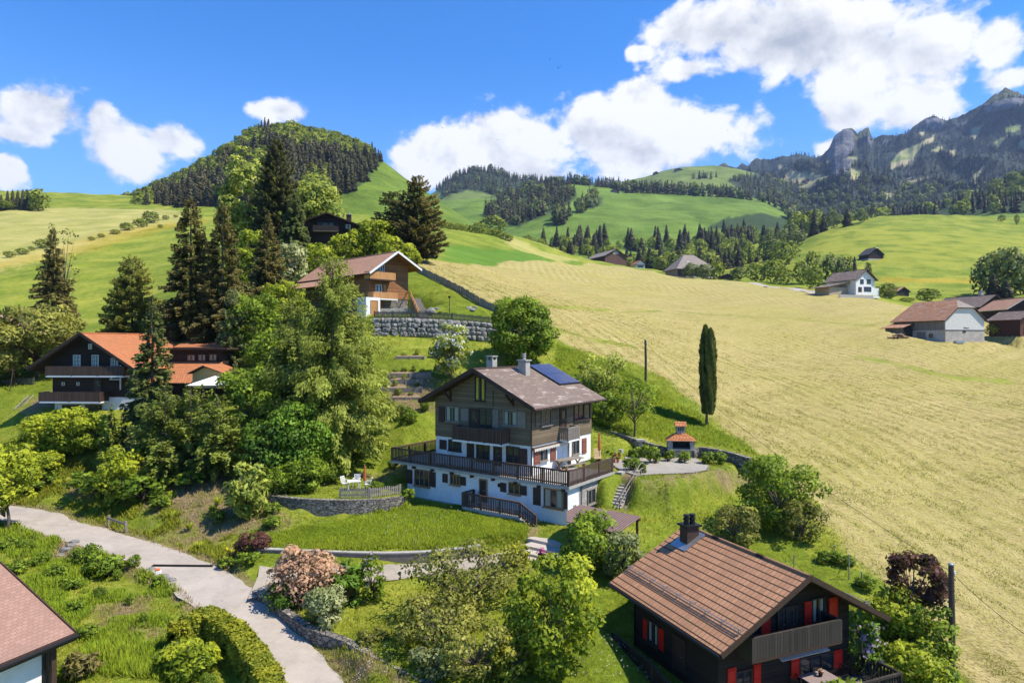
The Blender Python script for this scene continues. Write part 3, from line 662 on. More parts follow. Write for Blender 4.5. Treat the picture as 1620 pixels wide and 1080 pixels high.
# lower white storey, front
W = Wall(HM, H, (-15.3, .32), (1, 0))
W.shutter(c6(181,840,219,932), BRWN); W.window(c6(238,846,328,945), FRW, 3, 1); W.shutter(c6(334,856,372,955), BRWN)
W.shutter(c6(418,868,451,926), BRWN); W.window(c6(472,877,528,935), FRW, 3, 1); W.shutter(c6(531,887,570,944), BRWN)
W.door(c6(662,905,709,1050), BRWN, FRW)
W.shutter(c6(798,927,836,988), BRWN); W.window(c6(857,933,923,996), FRW, 2, 1); W.shutter(c6(927,947,970,1008), BRWN)
W.shutter(c6(1014,960,1062,1074), BRWN); W.window(c7(1088,392,1207,505), FRW, 3, 1, CURT)
h = W.rect(*c7(1217,408,1264,520)); mb = MB(); W.box(mb, h[0], 14.98, .02, .06, h[2], h[3]); mb.build('shutter', BRWN, H)
mb = MB(); W.box(mb, 9.2, 9.35, .02, .14, 2.05, 2.3); mb.build('wall_lamp', BLKM, H)
# right side walls
W = Wall(HM, H, (-3.95, 1.4), (0, 1))
W.window(c6(1066,452,1124,545), GREYW, 2, 1); W.shutter(c6(1023,458,1057,560), SHING); W.shutter(c6(1132,448,1164,548), SHING)
W.door(c6(1186,437,1224,590), BRWN, glassy=True)
W.window(c6(1280,418,1338,510), BRWN, 2, 1); W.window(c6(1344,414,1380,505), BRWN, 1, 1)
h0, h1 = W.px(*c6(1180,600))[0], W.px(*c6(1255,590))[0]
mb = MB(); W.box(mb, h0, h1, .0, .85, 4.9, 5.03); bal = mb.build('balcony', WHITE2, H)
railing(bal, [W.pt(h0+.05,.02,5.04), W.pt(h0+.05,.8,5.04), W.pt(h1-.05,.8,5.04), W.pt(h1-.05,.02,5.04)], .92, GREYW, .1, .135)
W = Wall(HM, H, (-4, 1.45), (0, 1))
W.shutter(c6(1014,702,1049,808), REDB); W.window(c6(1053,695,1099,778), GREYW, 2, 1); W.shutter(c6(1123,682,1154,783), REDB)
W.door(c6(1158,670,1205,800), WHITE2, WHITE2)
W.window(c6(1269,645,1308,735), GREYW, 2, 1); W.shutter(c6(1331,635,1358,735), REDB)
mb = MB(); mb.tube([W.pt(5.0,.08,2.9), W.pt(5.0,.08,5.0)], .05); mb.build('downpipe', GREYW, H)
mb = MB(); mb.tube([W.pt(-.1,.16,4.82), W.pt(4.8,.16,4.82)], .11, 10); aw = mb.build('awning', BRWN, H)
mb = MB()
for k in range(30): W.box(mb, k*.16-.02, k*.16+.13, .27, .29, 4.6+.05*(k % 2), 4.82)
W.box(mb, -.1, 4.8, .14, .27, 4.78, 4.80); mb.build('awning_valance', plain('awning_cloth', (.55,.5,.42), .9), aw)
W = Wall(HM, H, (-.26, 2.2), (0, 1))
W.window(c7(1369,392,1414,478), GREYW, 2, 1)
mb = MB(); mb.tube([(-.2,1.9,-.4),(-.2,1.9,2.6)], .05); mb.build('downpipe', BRWN, H)
mb = MB(); mb.box(-.29,-.18,1.05,1.25,1.1,1.4); mb.build('meter_box', STEEL, H)
# deck railing
dr_ = railing(H, [(-13.3,5.9,2.87),(-16.8,5.9,2.87),(-16.8,.08,2.87),(-.08,.08,2.87),(-.08,6.3,2.87)], 1.0, DARKV, .095, .165, post=2.0)
for k in range(9): mb = MB(); x = -16.4+k*1.98; mb.box(x-.07,x+.07,-.0,.32,2.45,2.66); mb.build('deck_joist', BRWN, H)
# entrance landing with steps
Wd = Wall(HM, H, (-15.3, -1.05), (1, 0))
a = Wd.px(*c7(548,497)); b = Wd.px(*c7(707,530)); c = Wd.px(*c7(925,592)); e = Wd.px(*c7(1000,645))
zl = (a[1]+b[1])/2
st = MB(); st.box(-15.3+a[0], -15.3+c[0], -1.12, .318, -.8, zl-.02)
for k in range(4): x = -15.3+c[0]+k*.34; st.box(x+.002, x+.34, -1.12, .318, -.8, zl-.02-(k+1)*.17)
st.build('entrance_landing', GREYC, H)
railing(H, [(-15.3+a[0],.2,zl),(-15.3+a[0],-1.05,zl),(-15.3+c[0],-1.05,zl),(-15.3+c[0]+1.3,-1.05,zl-.68)], .95, DARKV, .08, .15)

# ================================================================== dark chalet with red shutters
K = empty('chalet', HR.o, HR.a, 'near black wooden chalet with bright red shutters and a ribbed brown tile roof', 'chalet')
c2 = lambda *a: tuple((940 if i % 2 == 0 else 800)+k*.3086 for i, k in enumerate(a))
zr2 = lambda x: 5.37-abs(x-3.7)*.528
mb = MB(); mb.prism([(0,0,-.6),(7.4,0,-.6),(7.4,0,zr2(7.4)-.2),(3.7,0,zr2(3.7)-.2),(0,0,zr2(0)-.2)], (0,6.3,0)); mb.build('wall', DARKW, K)
rf = gable(K, -.92, 8.32, -1.3, 7.2, 2.93, 5.37, .16, T_RED, BRWN)
mb = MB()
for sx in (-1,1): mb.beam((3.7+sx*4.64,-1.33,2.88),(3.7,-1.33,5.34),.05,.22)
mb.build('bargeboard', BRWN, rf)
gutter(K, (-1.0,-1.3,2.84), (-1.0,7.2,2.84), rf, .075); gutter(K, (8.4,-1.3,2.84), (8.4,7.2,2.84), rf, .075)
mb = MB()
for sx, xx in ((-1, .1), (1, 7.3)):
    for dz in (.1, .22): mb.tube([(xx,-1.2,zr2(xx)+dz),(xx,7.1,zr2(xx)+dz)], .022, 6)
    for k in range(9): y = -1.1+k*1.02; mb.beam((xx,y,zr2(xx)-.02),(xx,y,zr2(xx)+.26),.03,.03); mb.beam((xx,y,zr2(xx)+.22),(xx-sx*-.3*-1,y,zr2(xx-sx*-.3*-1)+.02),.03,.02)
mb.build('snow_guard', STEEL, rf)
p = HR.loc(*c2(492,215), 'X', 3.1)
ck = chimney(rf, (3.05, p[1]), .74, .62, 4.5, 5.72, BRWN, 2, True, BLKM)
mb = MB(); y = p[1]
mb.prism([(2.3,y-.62,zr2(2.3)+.03),(3.6,y-.62,zr2(3.6)+.03),(3.6,y+.62,zr2(3.6)+.03),(2.3,y+.62,zr2(2.3)+.03)], (0,0,.03)); mb.build('chimney_flashing', STEEL, ck)
W = Wall(HR, K, (0, 0), (1, 0))
W.shutter(c2(1073,487,1111,608), REDP); W.window(c2(1116,475,1172,588), BRWN, 2, 1, CURT); W.shutter(c2(1199,467,1242,583), REDP)
W.shutter(c2(851,573,896,652), REDP); W.window(c2(802,610,846,655), BRWN, 1, 1, None, False); W.door(c2(985,510,1032,690), BRWN, glassy=True); W.door(c2(937,520,980,690), BRWN, glassy=True)
W.shutter(c2(681,826,724,930), REDP); W.window(c2(728,845,800,930), BRWN, 2, 3); W.shutter(c2(813,808,849,906), REDP)
W.shutter(c2(1006,780,1046,884), REDP); W.window(c2(1052,765,1216,850), BRWN, 3, 1); W.shutter(c2(1224,735,1266,825), REDP)
Wb = Wall(HR, K, (0, -1.05), (1, 0)); h0, z0 = Wb.px(*c2(806,800)); h1 = Wb.px(*c2(1266,690))[0]; zf = 2.3; _, zt = Wb.px(*c2(1040,668))
mb = MB(); W.box(mb, h0, min(h1, 7.5), .0, 1.1, zf-.14, zf); bal = mb.build('balcony', BRWN, K)
GB = planks('greyed_balcony_boards', (.030,.024,.020), (.070,.058,.049), .15, 'X')
railing(bal, [W.pt(h0+.05,.02,zf), W.pt(h0+.05,1.05,zf), W.pt(min(h1,7.5)-.05,1.05,zf), W.pt(min(h1,7.5)-.05,.02,zf)], max(.85, zt-zf), GB, .14, .16, solid=True, post=2.5)
ha = Wb.px(*c2(1015,770))[0]; hb = Wb.px(*c2(1262,715))[0]
mb = MB(); mb.prism([W.pt(ha,.05,1.8), W.pt(hb,.05,1.8), W.pt(hb,.5,1.6), W.pt(ha,.5,1.6)], (0,0,.04)); mb.build('awning', plain('awning_stripe', (.55,.42,.38), .9), K)
W = Wall(HR, K, (0, 6.3), (0, -1))
W.shutter(c2(256,582,277,682), REDP); W.window(c2(283,600,330,700), BRWN, 2, 1, CURT); W.shutter(c2(335,630,360,738), REDP); W.door(c2(412,672,468,850), BRWN)
mb = MB(); mb.tube([(-.06,6.2,-.3),(-.06,6.2,2.6),(-.9,6.25,2.85)], .05); mb.build('downpipe', BLKM, K)
mb = MB(); mb.box(-1.5, -.002, .2, 6.0, -.6, -.06); mb.build('side_step', GREYC, K)
railing(K, [(-1.45,6.0,-.05),(-1.45,2.6,-.05),(-1.45,.2,-.7)], .95, GB, .14, .16, solid=True)
mb = MB(); mb.box(-.4, 8.0, -2.2, -.002, -.5, 0); te = mb.build('terrace', GREYW, K)
railing(te, [(7.42,-.1,.01),(7.95,-.3,.01),(7.95,-2.15,.01),(5.2,-2.15,.01)], .92, GB, .1, .155)

# ================================================================== house roof at the corner
B = empty('house', HB.o, HB.a, 'white walled house with a reddish shingle roof, cut by the picture corner', 'house')
fx, fy = HB.x, HB.y
# local: X runs away from the camera, Y to the west
mb = MB(); mb.prism([(-.9,.7,-.6),(-9,.7,-.6),(-9,9.0,-.6),(-.9,9.0,-.6)], (0,0,3.2)); mb.build('wall', WHITE, B)
zb = 2.93
rf = roof(B, [[(0,0,zb),(-9.8,0,zb),(-9.8,4.95,zb+2.36),(0,4.95,zb+2.36)],[(0,9.9,zb),(0,4.95,zb+2.36),(-9.8,4.95,zb+2.36),(-9.8,9.9,zb)]], .16, T_PINK, BRWN)
mb = MB(); mb.box(-9.8,.02,-.09,-.002,zb-.3,zb-.02); mb.beam((.03,0,zb-.05),(.03,4.95,zb+2.3),.05,.24); mb.build('bargeboard', BRWN, rf)
gutter(B, (.05,-.15,zb-.12),(-9.8,-.15,zb-.12), rf, .07)
mb = MB(); mb.lathe([(.09,0),(.09,.35),(.14,.36),(.14,.47)], (-3.3,3.7,zb+1.7), 10); mb.build('vent_pipe', BLKM, rf)
mb = MB(); mb.prism([(-.9,.7,2.6),(-.9,9.0,2.6),(-.9,4.95,zb+2.1)], (-8.0,0,0)); mb.build('gable_wall', BRWN, B)
mb = MB(); mb.box(-.75,-.55,.3,.45,-.6,zb-.2); mb.build('post', BRWN, B)
mb = MB(); mb.box(-.5,-.46,.5,1.5,-.6,2.3); mb.build('plank_screen', GREYW, B)
mb = MB(); mb.tube([(-.84,.62,-.5),(-.84,.62,2.7)], .05); mb.build('downpipe', BLKM, B)

# ================================================================== chalet on the left, orange roof
L = empty('chalet', HL.o, HL.a, 'wide black chalet under an orange tile roof, with two long dark balconies', 'chalet')
cl = lambda *a: tuple((0 if i % 2 == 0 else 480)+k*.2472 for i, k in enumerate(a))
W = Wall(HL, L, (0, 0), (1, 0)); X = lambda u, v=585: W.px(u, v)[0]
Wo = Wall(HL, L, (0, -1.1), (1, 0))
xl, xr, xm = Wo.px(42,585)[0], Wo.px(213,583)[0], Wo.px(126,527)[0]; ze, zr = Wo.px(42,585)[1], Wo.px(124,527)[1]
w0, w1 = X(83), X(206); sl_ = (zr-ze)/(xr-xm); zz = lambda x: zr-abs(x-xm)*sl_-.2
mb = MB(); mb.prism([(w0,0,2.0),(w1,0,2.0),(w1,0,zz(w1)),(xm,0,zz(xm)),(w0,0,zz(w0))], (0,16,0)); mb.build('wall', DARKW, L)
slab(L, 'lower_wall', WHITE, w0+.2, w1+1.5, .05, 12, -.5, 1.2); slab(L, 'middle_wall', DARKW, w0, w1+3, .02, 12, 1.2, 1.998)
rf = gable(L, xl, xr, -1.1, 17, ze, zr, .18, T_OR, BRWN, xm=xm)
mb = MB()
for x in (xl, xr): mb.beam((x,-1.13,zr-abs(x-xm)*sl_),(xm,-1.13,zr),.05,.24)
mb.build('bargeboard', BRWN, rf)
for px, q in (((474,332,514,406),CURT),((593,332,631,406),CURT),((715,352,755,406),CURT)): W.window(cl(*px), WHITE2, 2, 3, q, False, fw=.05)
W.window(cl(571,260,587,290), WHITE2, 2, 2, None, False, fw=.04)
for px in ((400,505,413,522),(495,505,508,522)): W.window(cl(*px), WHITE2, 1, 1, CURT, False, fw=.03)
W.door(cl(600,480,650,565), BRWN, glassy=True)
for u0, u1, v0, v1, d in ((84,206,580,594,1.0),(77,172,621,635,1.3)):
    a, b = X(u0), X(u1); Wq = Wall(HL, L, (0,-d), (1,0)); za = Wq.px(120, v1)[1]; zt = Wq.px(120, v0)[1]
    mb = MB(); mb.box(a,b,-d,-.002,za-.16,za); bal = mb.build('balcony', WHITE2, L)
    railing(bal, [(a+.04,-.05,za),(a+.04,-d+.05,za),(b-.04,-d+.05,za),(b-.04,-.05,za)], zt-za, DARKV, .15, .17, solid=True, post=3)
for u0, u1 in ((100,126),(136,160)): W.window((u0,641,u1,650), BRWN, 3, 1, None, False)
mb = MB(); mb.beam((w1-.4,-.9,2.0),(w1-.4,-.9,4.4),.1,.1); mb.beam((w1-1.4,-.9,3.0),(w1-.4,-.9,4.2),.08,.08); mb.beam((w1-1.5,-.9,3.0),(w1-.4,-.9,3.0),.08,.08); mb.build('frame_post', STEEL, L)
# rear wing: dormer with flat roof, lean-to and porch
Wf = Wall(HL, L, (0, 6.0), (1, 0))
a, b = Wf.px(268,560)[0], Wf.px(352,560)[0]; z0, z1 = Wf.px(300,576)[1], Wf.px(300,553)[1]
wg = slab(L, 'dormer_wall', ORW if 0 else DARKW, a, b, 6.0, 12, z0, z1); slab(wg, 'dormer_roof', BRWN, a-.3, b+.8, 5.4, 12.3, z1+.002, z1+.2)
for px in ((1205,332,1245,362),(1275,330,1312,362),(1345,328,1383,362)): Wf.window(cl(*px), FRW, 2, 1, CURT, False, fw=.05, parent=wg)
q = [Wf.px(u, v) for u, v in ((264,572),(352,566),(390,590),(262,596))]
roof(L, [[(q[0][0]-1.5,6,q[0][1]),(q[1][0],6,q[0][1]),(q[1][0]+2.6,1.6,q[0][1]-2.0),(q[0][0]-1.5,1.6,q[0][1]-2.0)]], .15, T_OR, BRWN, 'lean_to_roof')
slab(L, 'wing_wall', DARKW, q[0][0]-1.4, q[1][0]+1.6, 2.4, 11.5, -.4, q[0][1]-1.75)
roof(L, [[(xm+1.5,17,zr-.3),(b+.4,17,z1+1.2),(b+.2,8,z1+.25),(w1-.3,8,z1+.25)]], .15, T_OR, BRWN, 'rear_roof')
Wp = Wall(HL, L, (0, .2), (1, 0)); pa, pm, pb = Wp.px(299,590), Wp.px(324,577.5), Wp.px(358,592)
mb = MB(); mb.prism([(pa[0]+.3,.3,pa[1]-1.5),(pb[0]-.3,.3,pa[1]-1.5),(pb[0]-.3,.3,pa[1]-.1),(pm[0],.3,pm[1]-.15),(pa[0]+.3,.3,pa[1]-.1)], (0,3,0)); mb.build('porch_gable', planks('pale_new_boards', (.42,.30,.12), (.58,.45,.22), .14, 'Z'), L)
roof(L, [[(pa[0],-.2,pa[1]),(pm[0],-.2,pm[1]),(pm[0],4,pm[1]),(pa[0],4,pa[1])],[(pb[0],-.2,pa[1]),(pb[0],4,pa[1]),(pm[0],4,pm[1]),(pm[0],-.2,pm[1])]], .1, T_OR, BRWN, 'porch_roof')

# ================================================================== upper chalet in honey wood
HU = Fr((-18.6, 86.5, 3.4), R(45)); pad(HU.foot(-1,8,-3,18), 3.35, 2.)
U = empty('chalet', HU.o, HU.a, 'honey coloured timber chalet with faded terracotta roof above the boulder wall', 'chalet')
cu = lambda *a: tuple((520 if i % 2 == 0 else 380)+k*.1296 for i, k in enumerate(a))
zu = lambda x: 8.5-(x-3.4)*.55 if x > 3.4 else 8.5-(3.4-x)*.72
mb = MB(); mb.prism([(.0,0,2.3),(6.2,0,2.3),(6.2,0,zu(6.2)-.2),(3.4,0,zu(3.4)-.2),(0,0,zu(0)-.2)], (0,17,0)); mb.build('wall', ORW, U)
slab(U, 'lower_wall', STONE, .05, 6.15, .05, 16.9, -.6, 2.298)
rf = gable(U, -.95, 7.3, -1.6, 18, zu(-.95), 8.5, .18, T_UP, ORW, xm=3.4, ze2=zu(7.3))
mb = MB(); mb.beam((-.97,-1.63,zu(-.95)-.05),(3.4,-1.63,8.44),.05,.26); mb.beam((7.32,-1.63,zu(7.3)-.05),(3.4,-1.63,8.44),.05,.26); mb.build('bargeboard', WHITE2, rf)
gutter(U, (-1.02,-1.6,zu(-.95)-.1),(-1.02,18,zu(-.95)-.1), rf, .07, BRWN)
roof(U, [[(-3.6,7.5,4.0),(0,7.5,5.6),(0,18,5.6),(-3.6,18,4.0)]], .15, T_UP, ORW, 'side_roof')
W = Wall(HU, U, (0,0), (1,0)); Wb = Wall(HU, U, (0,-1.3), (1,0))
W.window(cu(632,305,672,375), WHITE2, 2, 1, None, False); W.window(cu(595,305,615,372), WHITE2, 1, 1, None, False); W.window(cu(527,330,547,362), BRWN, 1, 1, None, False)
W.window(cu(578,545,602,625), WHITE2, 1, 1, None, False); W.window(cu(617,545,640,628), WHITE2, 1, 1, None, False); W.shutter(cu(668,540,700,625), ORV)
for (ua, va, vb), (ub, _, _), mm in (((505,395,478),(815,0,0),ORV),((545,640,712),(842,0,0),ORV)):
    h0 = Wb.px(*cu(ua, vb))[0]; h1 = Wb.px(*cu(ub, vb))[0]; z0 = Wb.px(*cu(680, vb))[1]; z1 = Wb.px(*cu(680, va))[1]
    mb = MB(); W.box(mb, h0, h1, .0, 1.35, z0-.15, z0); bal = mb.build('balcony', WHITE2 if ua == 545 else BRWN, U)
    railing(bal, [W.pt(h0+.05,.03,z0), W.pt(h0+.05,1.28,z0), W.pt(h1-.05,1.28,z0), W.pt(h1-.05,.03,z0)], z1-z0, mm, .14, .17, solid=True, post=1.2)
W.door(cu(600,755,672,865), ORW)
slab(U, 'shed_wall', WHITE2, -1.9, .2, -2.2, -.1, -.5, 2.2); Wc = Wall(HU, U, (-1.9,-2.2), (1,0)); Wc.door(None, ORV, loc=(.7,1.7,-.1,1.8))
# outside stair on the right
def uw(p): q = HU.w(p); return q

# ================================================================== dark chalet at the top of the slope
HT = Fr((P(487,380,130).x, 130, 18.9), R(4)); pad(HT.foot(-1,13,-1,9), 18.7, 3)
T = empty('chalet', HT.o, HT.a, 'black weatherboard chalet half hidden by trees at the top of the slope', 'chalet')
W = Wall(HT, T, (0,0), (1,0)); xm = W.px(518.4,337.4)[0]; zr = W.px(518.4,337.4)[1]; xr = W.px(579,360)[0]; ze = W.px(579,360)[1]; xl = 2*xm-xr; s_ = (zr-ze)/(xr-xm)
mb = MB(); mb.prism([(xl+1,0,-.5),(xr-1,0,-.5),(xr-1,0,ze+s_-.2),(xm,0,zr-.2),(xl+1,0,ze+s_-.2)], (0,9,0)); mb.build('wall', DARKW, T)
rf = gable(T, xl, xr, -1.2, 10, ze, zr, .22, T_DARK, BRWN, xm=xm)
h0, h1 = W.px(497,360)[0], W.px(537,360)[0]; z0, z1 = W.px(517,366)[1], W.px(517,352)[1]
mb = MB(); W.box(mb, h0, h1, .0, .9, z0-.12, z0); bl_ = mb.build('balcony', GREYW, T); railing(bl_, [W.pt(h0,.85,z0), W.pt(h1,.85,z0)], 1.0, GB, .14, .17, solid=True)
W.window((548,356,554,361), WHITE2, 1, 1, CURT, False)
for u0 in (503,512,521): W.window((u0,353,u0+6,361), GREYW, 2, 1, None, False)
p = HT.loc(552, 350, 'Y', 4.); chimney(rf, (p[0], 4.), .9, .9, ze, W.px(552,336)[1]+.2, BRWN, 1, True, GREYC)
p = HT.loc(509, 340, 'Y', 6.); chimney(rf, (p[0], 6.), .7, .7, zr-1.2, zr+.3, GREYC, 1, True, GREYC)

# ================================================================== big barn on the right
HBn = Fr((P(1495.7,540,140).x, 140, -.1), R(15)); pad(HBn.foot(-1,12,-1,15), -.15, 3)
Bn = empty('barn', HBn.o, HBn.a, 'weathered hay barn with a white shingled gable and half hipped terracotta roof', 'barn')
cb = lambda *a: tuple((1240 if i % 2 == 0 else 360)+k*.2346 for i, k in enumerate(a))
WB = Wall(HBn, Bn, (0,0), (1,0))
WT = plain('white_shingle_gable', (.62,.60,.56), .85, .12, 2., .3); SMUD = plain('stained_plaster', (.42,.38,.33), .9, .3, .8, .3); GBRN = planks('grey_barn_boards', (.13,.115,.10), (.25,.225,.19), .2, 'Y')
slab(Bn, 'lower_wall', SMUD, 0, 10.5, 0, 13.5, -.6, 2.5)
mb = MB(); mb.prism([(.02,.02,2.502),(10.48,.02,2.502),(10.48,.02,4.9),(7.6,.02,7.15),(2.9,.02,7.15),(.02,.02,4.9)], (0,.16,0)); mb.build('gable_wall', WT, Bn)
mb = MB(); mb.prism([(.04,.18,2.502),(10.46,.18,2.502),(10.46,.18,4.75),(7.4,.18,7.0),(3.1,.18,7.0),(.04,.18,4.75)], (0,13.3,0)); mb.build('wall', GBRN, Bn)
mb = MB(); mb.box(-.05,10.55,-.06,-.002,2.42,2.56); mb.build('belt_beam', BRWN, Bn)
e, rr, xm_ = 4.55, 9.1, 5.25
roof(Bn, [[(-.5,-.4,e),(2.85,-.4,7.3),(xm_,1.9,rr),(xm_,12.6,rr),(-.5,14,e)],[(11,-.4,e),(11,14,e),(xm_,12.6,rr),(xm_,1.9,rr),(7.65,-.4,7.3)]], .18, T_BARN, BRWN)
roof(Bn, [[(2.85,-.4,7.3),(7.65,-.4,7.3),(xm_,1.9,rr)]], .16, T_GREY, BRWN, 'hip_roof'); roof(Bn, [[(-.5,14,e),(xm_,12.6,rr),(11,14,e)]], .16, T_GREY, BRWN, 'hip_roof')
slab(Bn, 'lean_to_wall', GBRN, -2.6, -.01, 8.2, 13.2, -.5, 3.2)
roof(Bn, [[(-3.2,7.7,3.15),(0,7.7,4.2),(0,13.8,4.2),(-3.2,13.8,3.15)]], .14, T_BARN, BRWN, 'lean_to_roof')
WB.window(None, BRWN, 1, 1, None, False, loc=(4.7,5.3,2.05,2.35), fw=.06)
WS = Wall(HBn, Bn, (0,13.5), (0,-1)); WS.window(None, BRWN, 1, 1, None, False, loc=(9.6,10.4,1.0,1.7)); WS.door(None, GREYW, loc=(6.5,8.6,-.1,2.2))
mb = MB(); mb.prism([(4.9,-.04,2.95),(6.3,-.04,2.9),(6.3,-.04,2.98),(4.9,-.04,3.1)], (0,.05,0)); mb.build('nailed_board', BRWN, Bn)

def simple_house(name, label, cat, u, v, y, ang, w, d, he, hr, wall, tile, edge, over=.6, base=None, group=None):
    g = ground_at(u, v, 20) if y is None else P(u, v, y); fr = Fr(g, R(ang)); pad(fr.foot(-.5, w+.5, -.5, d+.5), g.z, max(1.5, y*.01 if y else 2))
    r = empty(name, g, R(ang), label, cat, group); s_ = (hr-he)/(w/2); zz = lambda x: hr-abs(x-w/2)*s_
    mb = MB(); mb.prism([(0,0,-.8),(w,0,-.8),(w,0,he),(w/2,0,hr-.05),(0,0,he)], (0,d,0)); mb.build('wall', wall, r)
    gable(r, -over, w+over, -over, d+over, he-over*s_+.22, hr+.22, .2, tile, edge)
    return r, fr
# white house behind the hay field
r, fr = simple_house('house', 'white rendered house with brown gable roof and a long garage wing across the field', 'house', 1354, 466, 222, 22, 8.6, 12, 5.4, 8.4, WHITE, T_MAIN, BRWN, .9)
W = Wall(fr, r, (0,0), (1,0))
for px in ((1361,442,1366,449),(1371.5,442,1374,449),(1375,442,1377,449)): W.window(px, BRWN, 1, 1, None, False, fw=.05)
W.window((1367,454,1378,461), BRWN, 4, 1, None, False); W.door((1358,454,1363,462), BRWN)
slab(r, 'conservatory', WHITE2, 8.61, 12, 1, 5, -.6, 2.6); slab(r, 'wing_wall', planks('beige_boards', (.35,.28,.18), (.5,.42,.3), .2, 'Z'), -8.6, -.01, 3, 9, -1.5, 2.6)
roof(r, [[(-11,2,2.4),(-.2,2,4.4),(-.2,10,4.4),(-11,10,2.4)]], .2, T_MAIN, BRWN, 'wing_roof')
slab(r, 'garden_wall', GREYC, -11, 4, -3.2, -2.9, -2.2, -.4); slab(r, 'garden_steps', WHITE2, 4.4, 7.2, -3, -.6, -1.2, -.5)
# farmhouse with a hipped roof
g = P(1072, 439, 350); fr = Fr(g, R(14)); pad(fr.foot(-2,24,-2,16), g.z, 5); r = empty('farmhouse', g, R(14), 'big old farmhouse with a grey hipped shingle roof behind the hay field', 'farmhouse')
mb = MB(); mb.box(0,22,0,14,-2,5.2); mb.build('wall', GBRN, r)
rp = [(-1.2,-1.2,4.6),(23.2,-1.2,4.6),(23.2,15.2,4.6),(-1.2,15.2,4.6)]; A, Bp = (7.5,7,13.2), (13,7,13.2)
roof(r, [[rp[0],rp[1],Bp,A],[rp[1],rp[2],Bp],[rp[2],rp[3],A,Bp],[rp[3],rp[0],A]], .25, T_GREY, BRWN)
W = Wall(fr, r, (0,0), (1,0))
for k in range(5): W.window(None, WHITE2, 2, 1, None, False, loc=(6+k*3,7.2+k*3,1.2,2.6))
slab(r, 'lower_wall', SMUD, 5, 22.05, -.06, 13, -2, .9)
slab(r, 'dormer', WHITE2, 6.8, 8, 2.6, 4, 8.0, 9.2)
# brown barn, red roofed hut, small shed, hut on the green meadow
r, fr = simple_house('barn', 'long brown boarded barn with half round gable window at the field edge', 'barn', 957, 418, 450, 22, 17, 26, 6, 10.5, planks('maroon_barn_boards', (.10,.05,.038), (.16,.085,.065), .5, 'X'), T_GREY, BRWN, 1.)
mb = MB(); mb.prism([(8.5+2.2*math.cos(a), -.06, 7.2+2.4*math.sin(a)) for a in np.linspace(0, math.pi, 9)], (0,.05,0)); mb.build('window', CURT, r)
r, fr = simple_house('hut', 'small white hut with an orange roof next to the brown barn', 'hut', 1006, 424.5, 452, 12, 6.5, 8, 3.2, 5.6, WHITE, T_OR, BRWN, 1.)
W = Wall(fr, r, (0,0), (1,0)); W.window(None, BRWN, 3, 1, None, False, loc=(1.2,5.4,.8,1.8)); slab(r, 'balcony', BRWN, 0, 6.5, -1, -.01, 2.1, 2.4)
r, fr = simple_house('shed', 'low open timber shed under small trees beside the farmhouse', 'shed', 1140, 444.5, 342, 4, 7, 4, 2.4, 3.6, GBRN, T_BARN, BRWN, .5)
slab(r, 'opening', BRWN, 1, 6, -.05, -.01, 0, 2)
r, fr = simple_house('hut', 'lone dark field hut with hipped roof on the yellow green meadow', 'hut', 1374, 412, None, 10, 11, 9, 4.2, 8.4, DARKW, T_DARK, T_GREY, .7)
slab(r, 'pale_gable_top', WHITE2, 4.6, 6.4, -.75, -.7, 7.9, 8.4)
slab(r, 'lower_wall', SMUD, -.05, 11.05, -.05, 9.05, -.8, 1.2)
r, fr = simple_house('alp_hut', 'tiny alp hut on the far meadow below the ridge trees', 'hut', 970, 307, None, 20, 16, 12, 4, 8, GBRN, T_GREY, BRWN, 1.) if 0 else (None, None)
# farm buildings at the right edge
r, fr = simple_house('farmhouse', 'brown farmhouse with long red roof and chimney behind the white gabled barn', 'farmhouse', 1550, 505, 190, 12, 9, 15, 4.0, 6.9, DARKW, T_MAIN, BRWN, 1.2)
chimney(r, (5.8, 5), 1., 1., 5, 8.4, GREYC, 1, True); W = Wall(fr, r, (0,0), (1,0))
for k in range(3): W.window(None, WHITE2, 2, 1, None, False, loc=(1.2+k*2.4,2.4+k*2.4,2.2,3.3))
r, fr = simple_house('stable', 'brown gabled stable at the right edge with pale bargeboards', 'stable', 1596, 506, 172, -8, 7.5, 13, 3.2, 5.6, DARKW, T_UP, WHITE2, .9)
Wall(fr, r, (0,0), (1,0)).door(None, BRWN, loc=(3.2,5.6,-.2,2.4))
r, fr = simple_house('shed', 'red brown wooden shed cut by the right edge of the picture', 'shed', 1614, 531, 145, 8, 6.5, 8, 3.6, 5.4, planks('red_brown_boards', (.13,.055,.035), (.2,.09,.06), .2, 'X'), T_MAIN, BRWN, .5)
Wall(fr, r, (0,0), (1,0)).door(None, GREYW, loc=(1.,2.6,-.2,2.2))
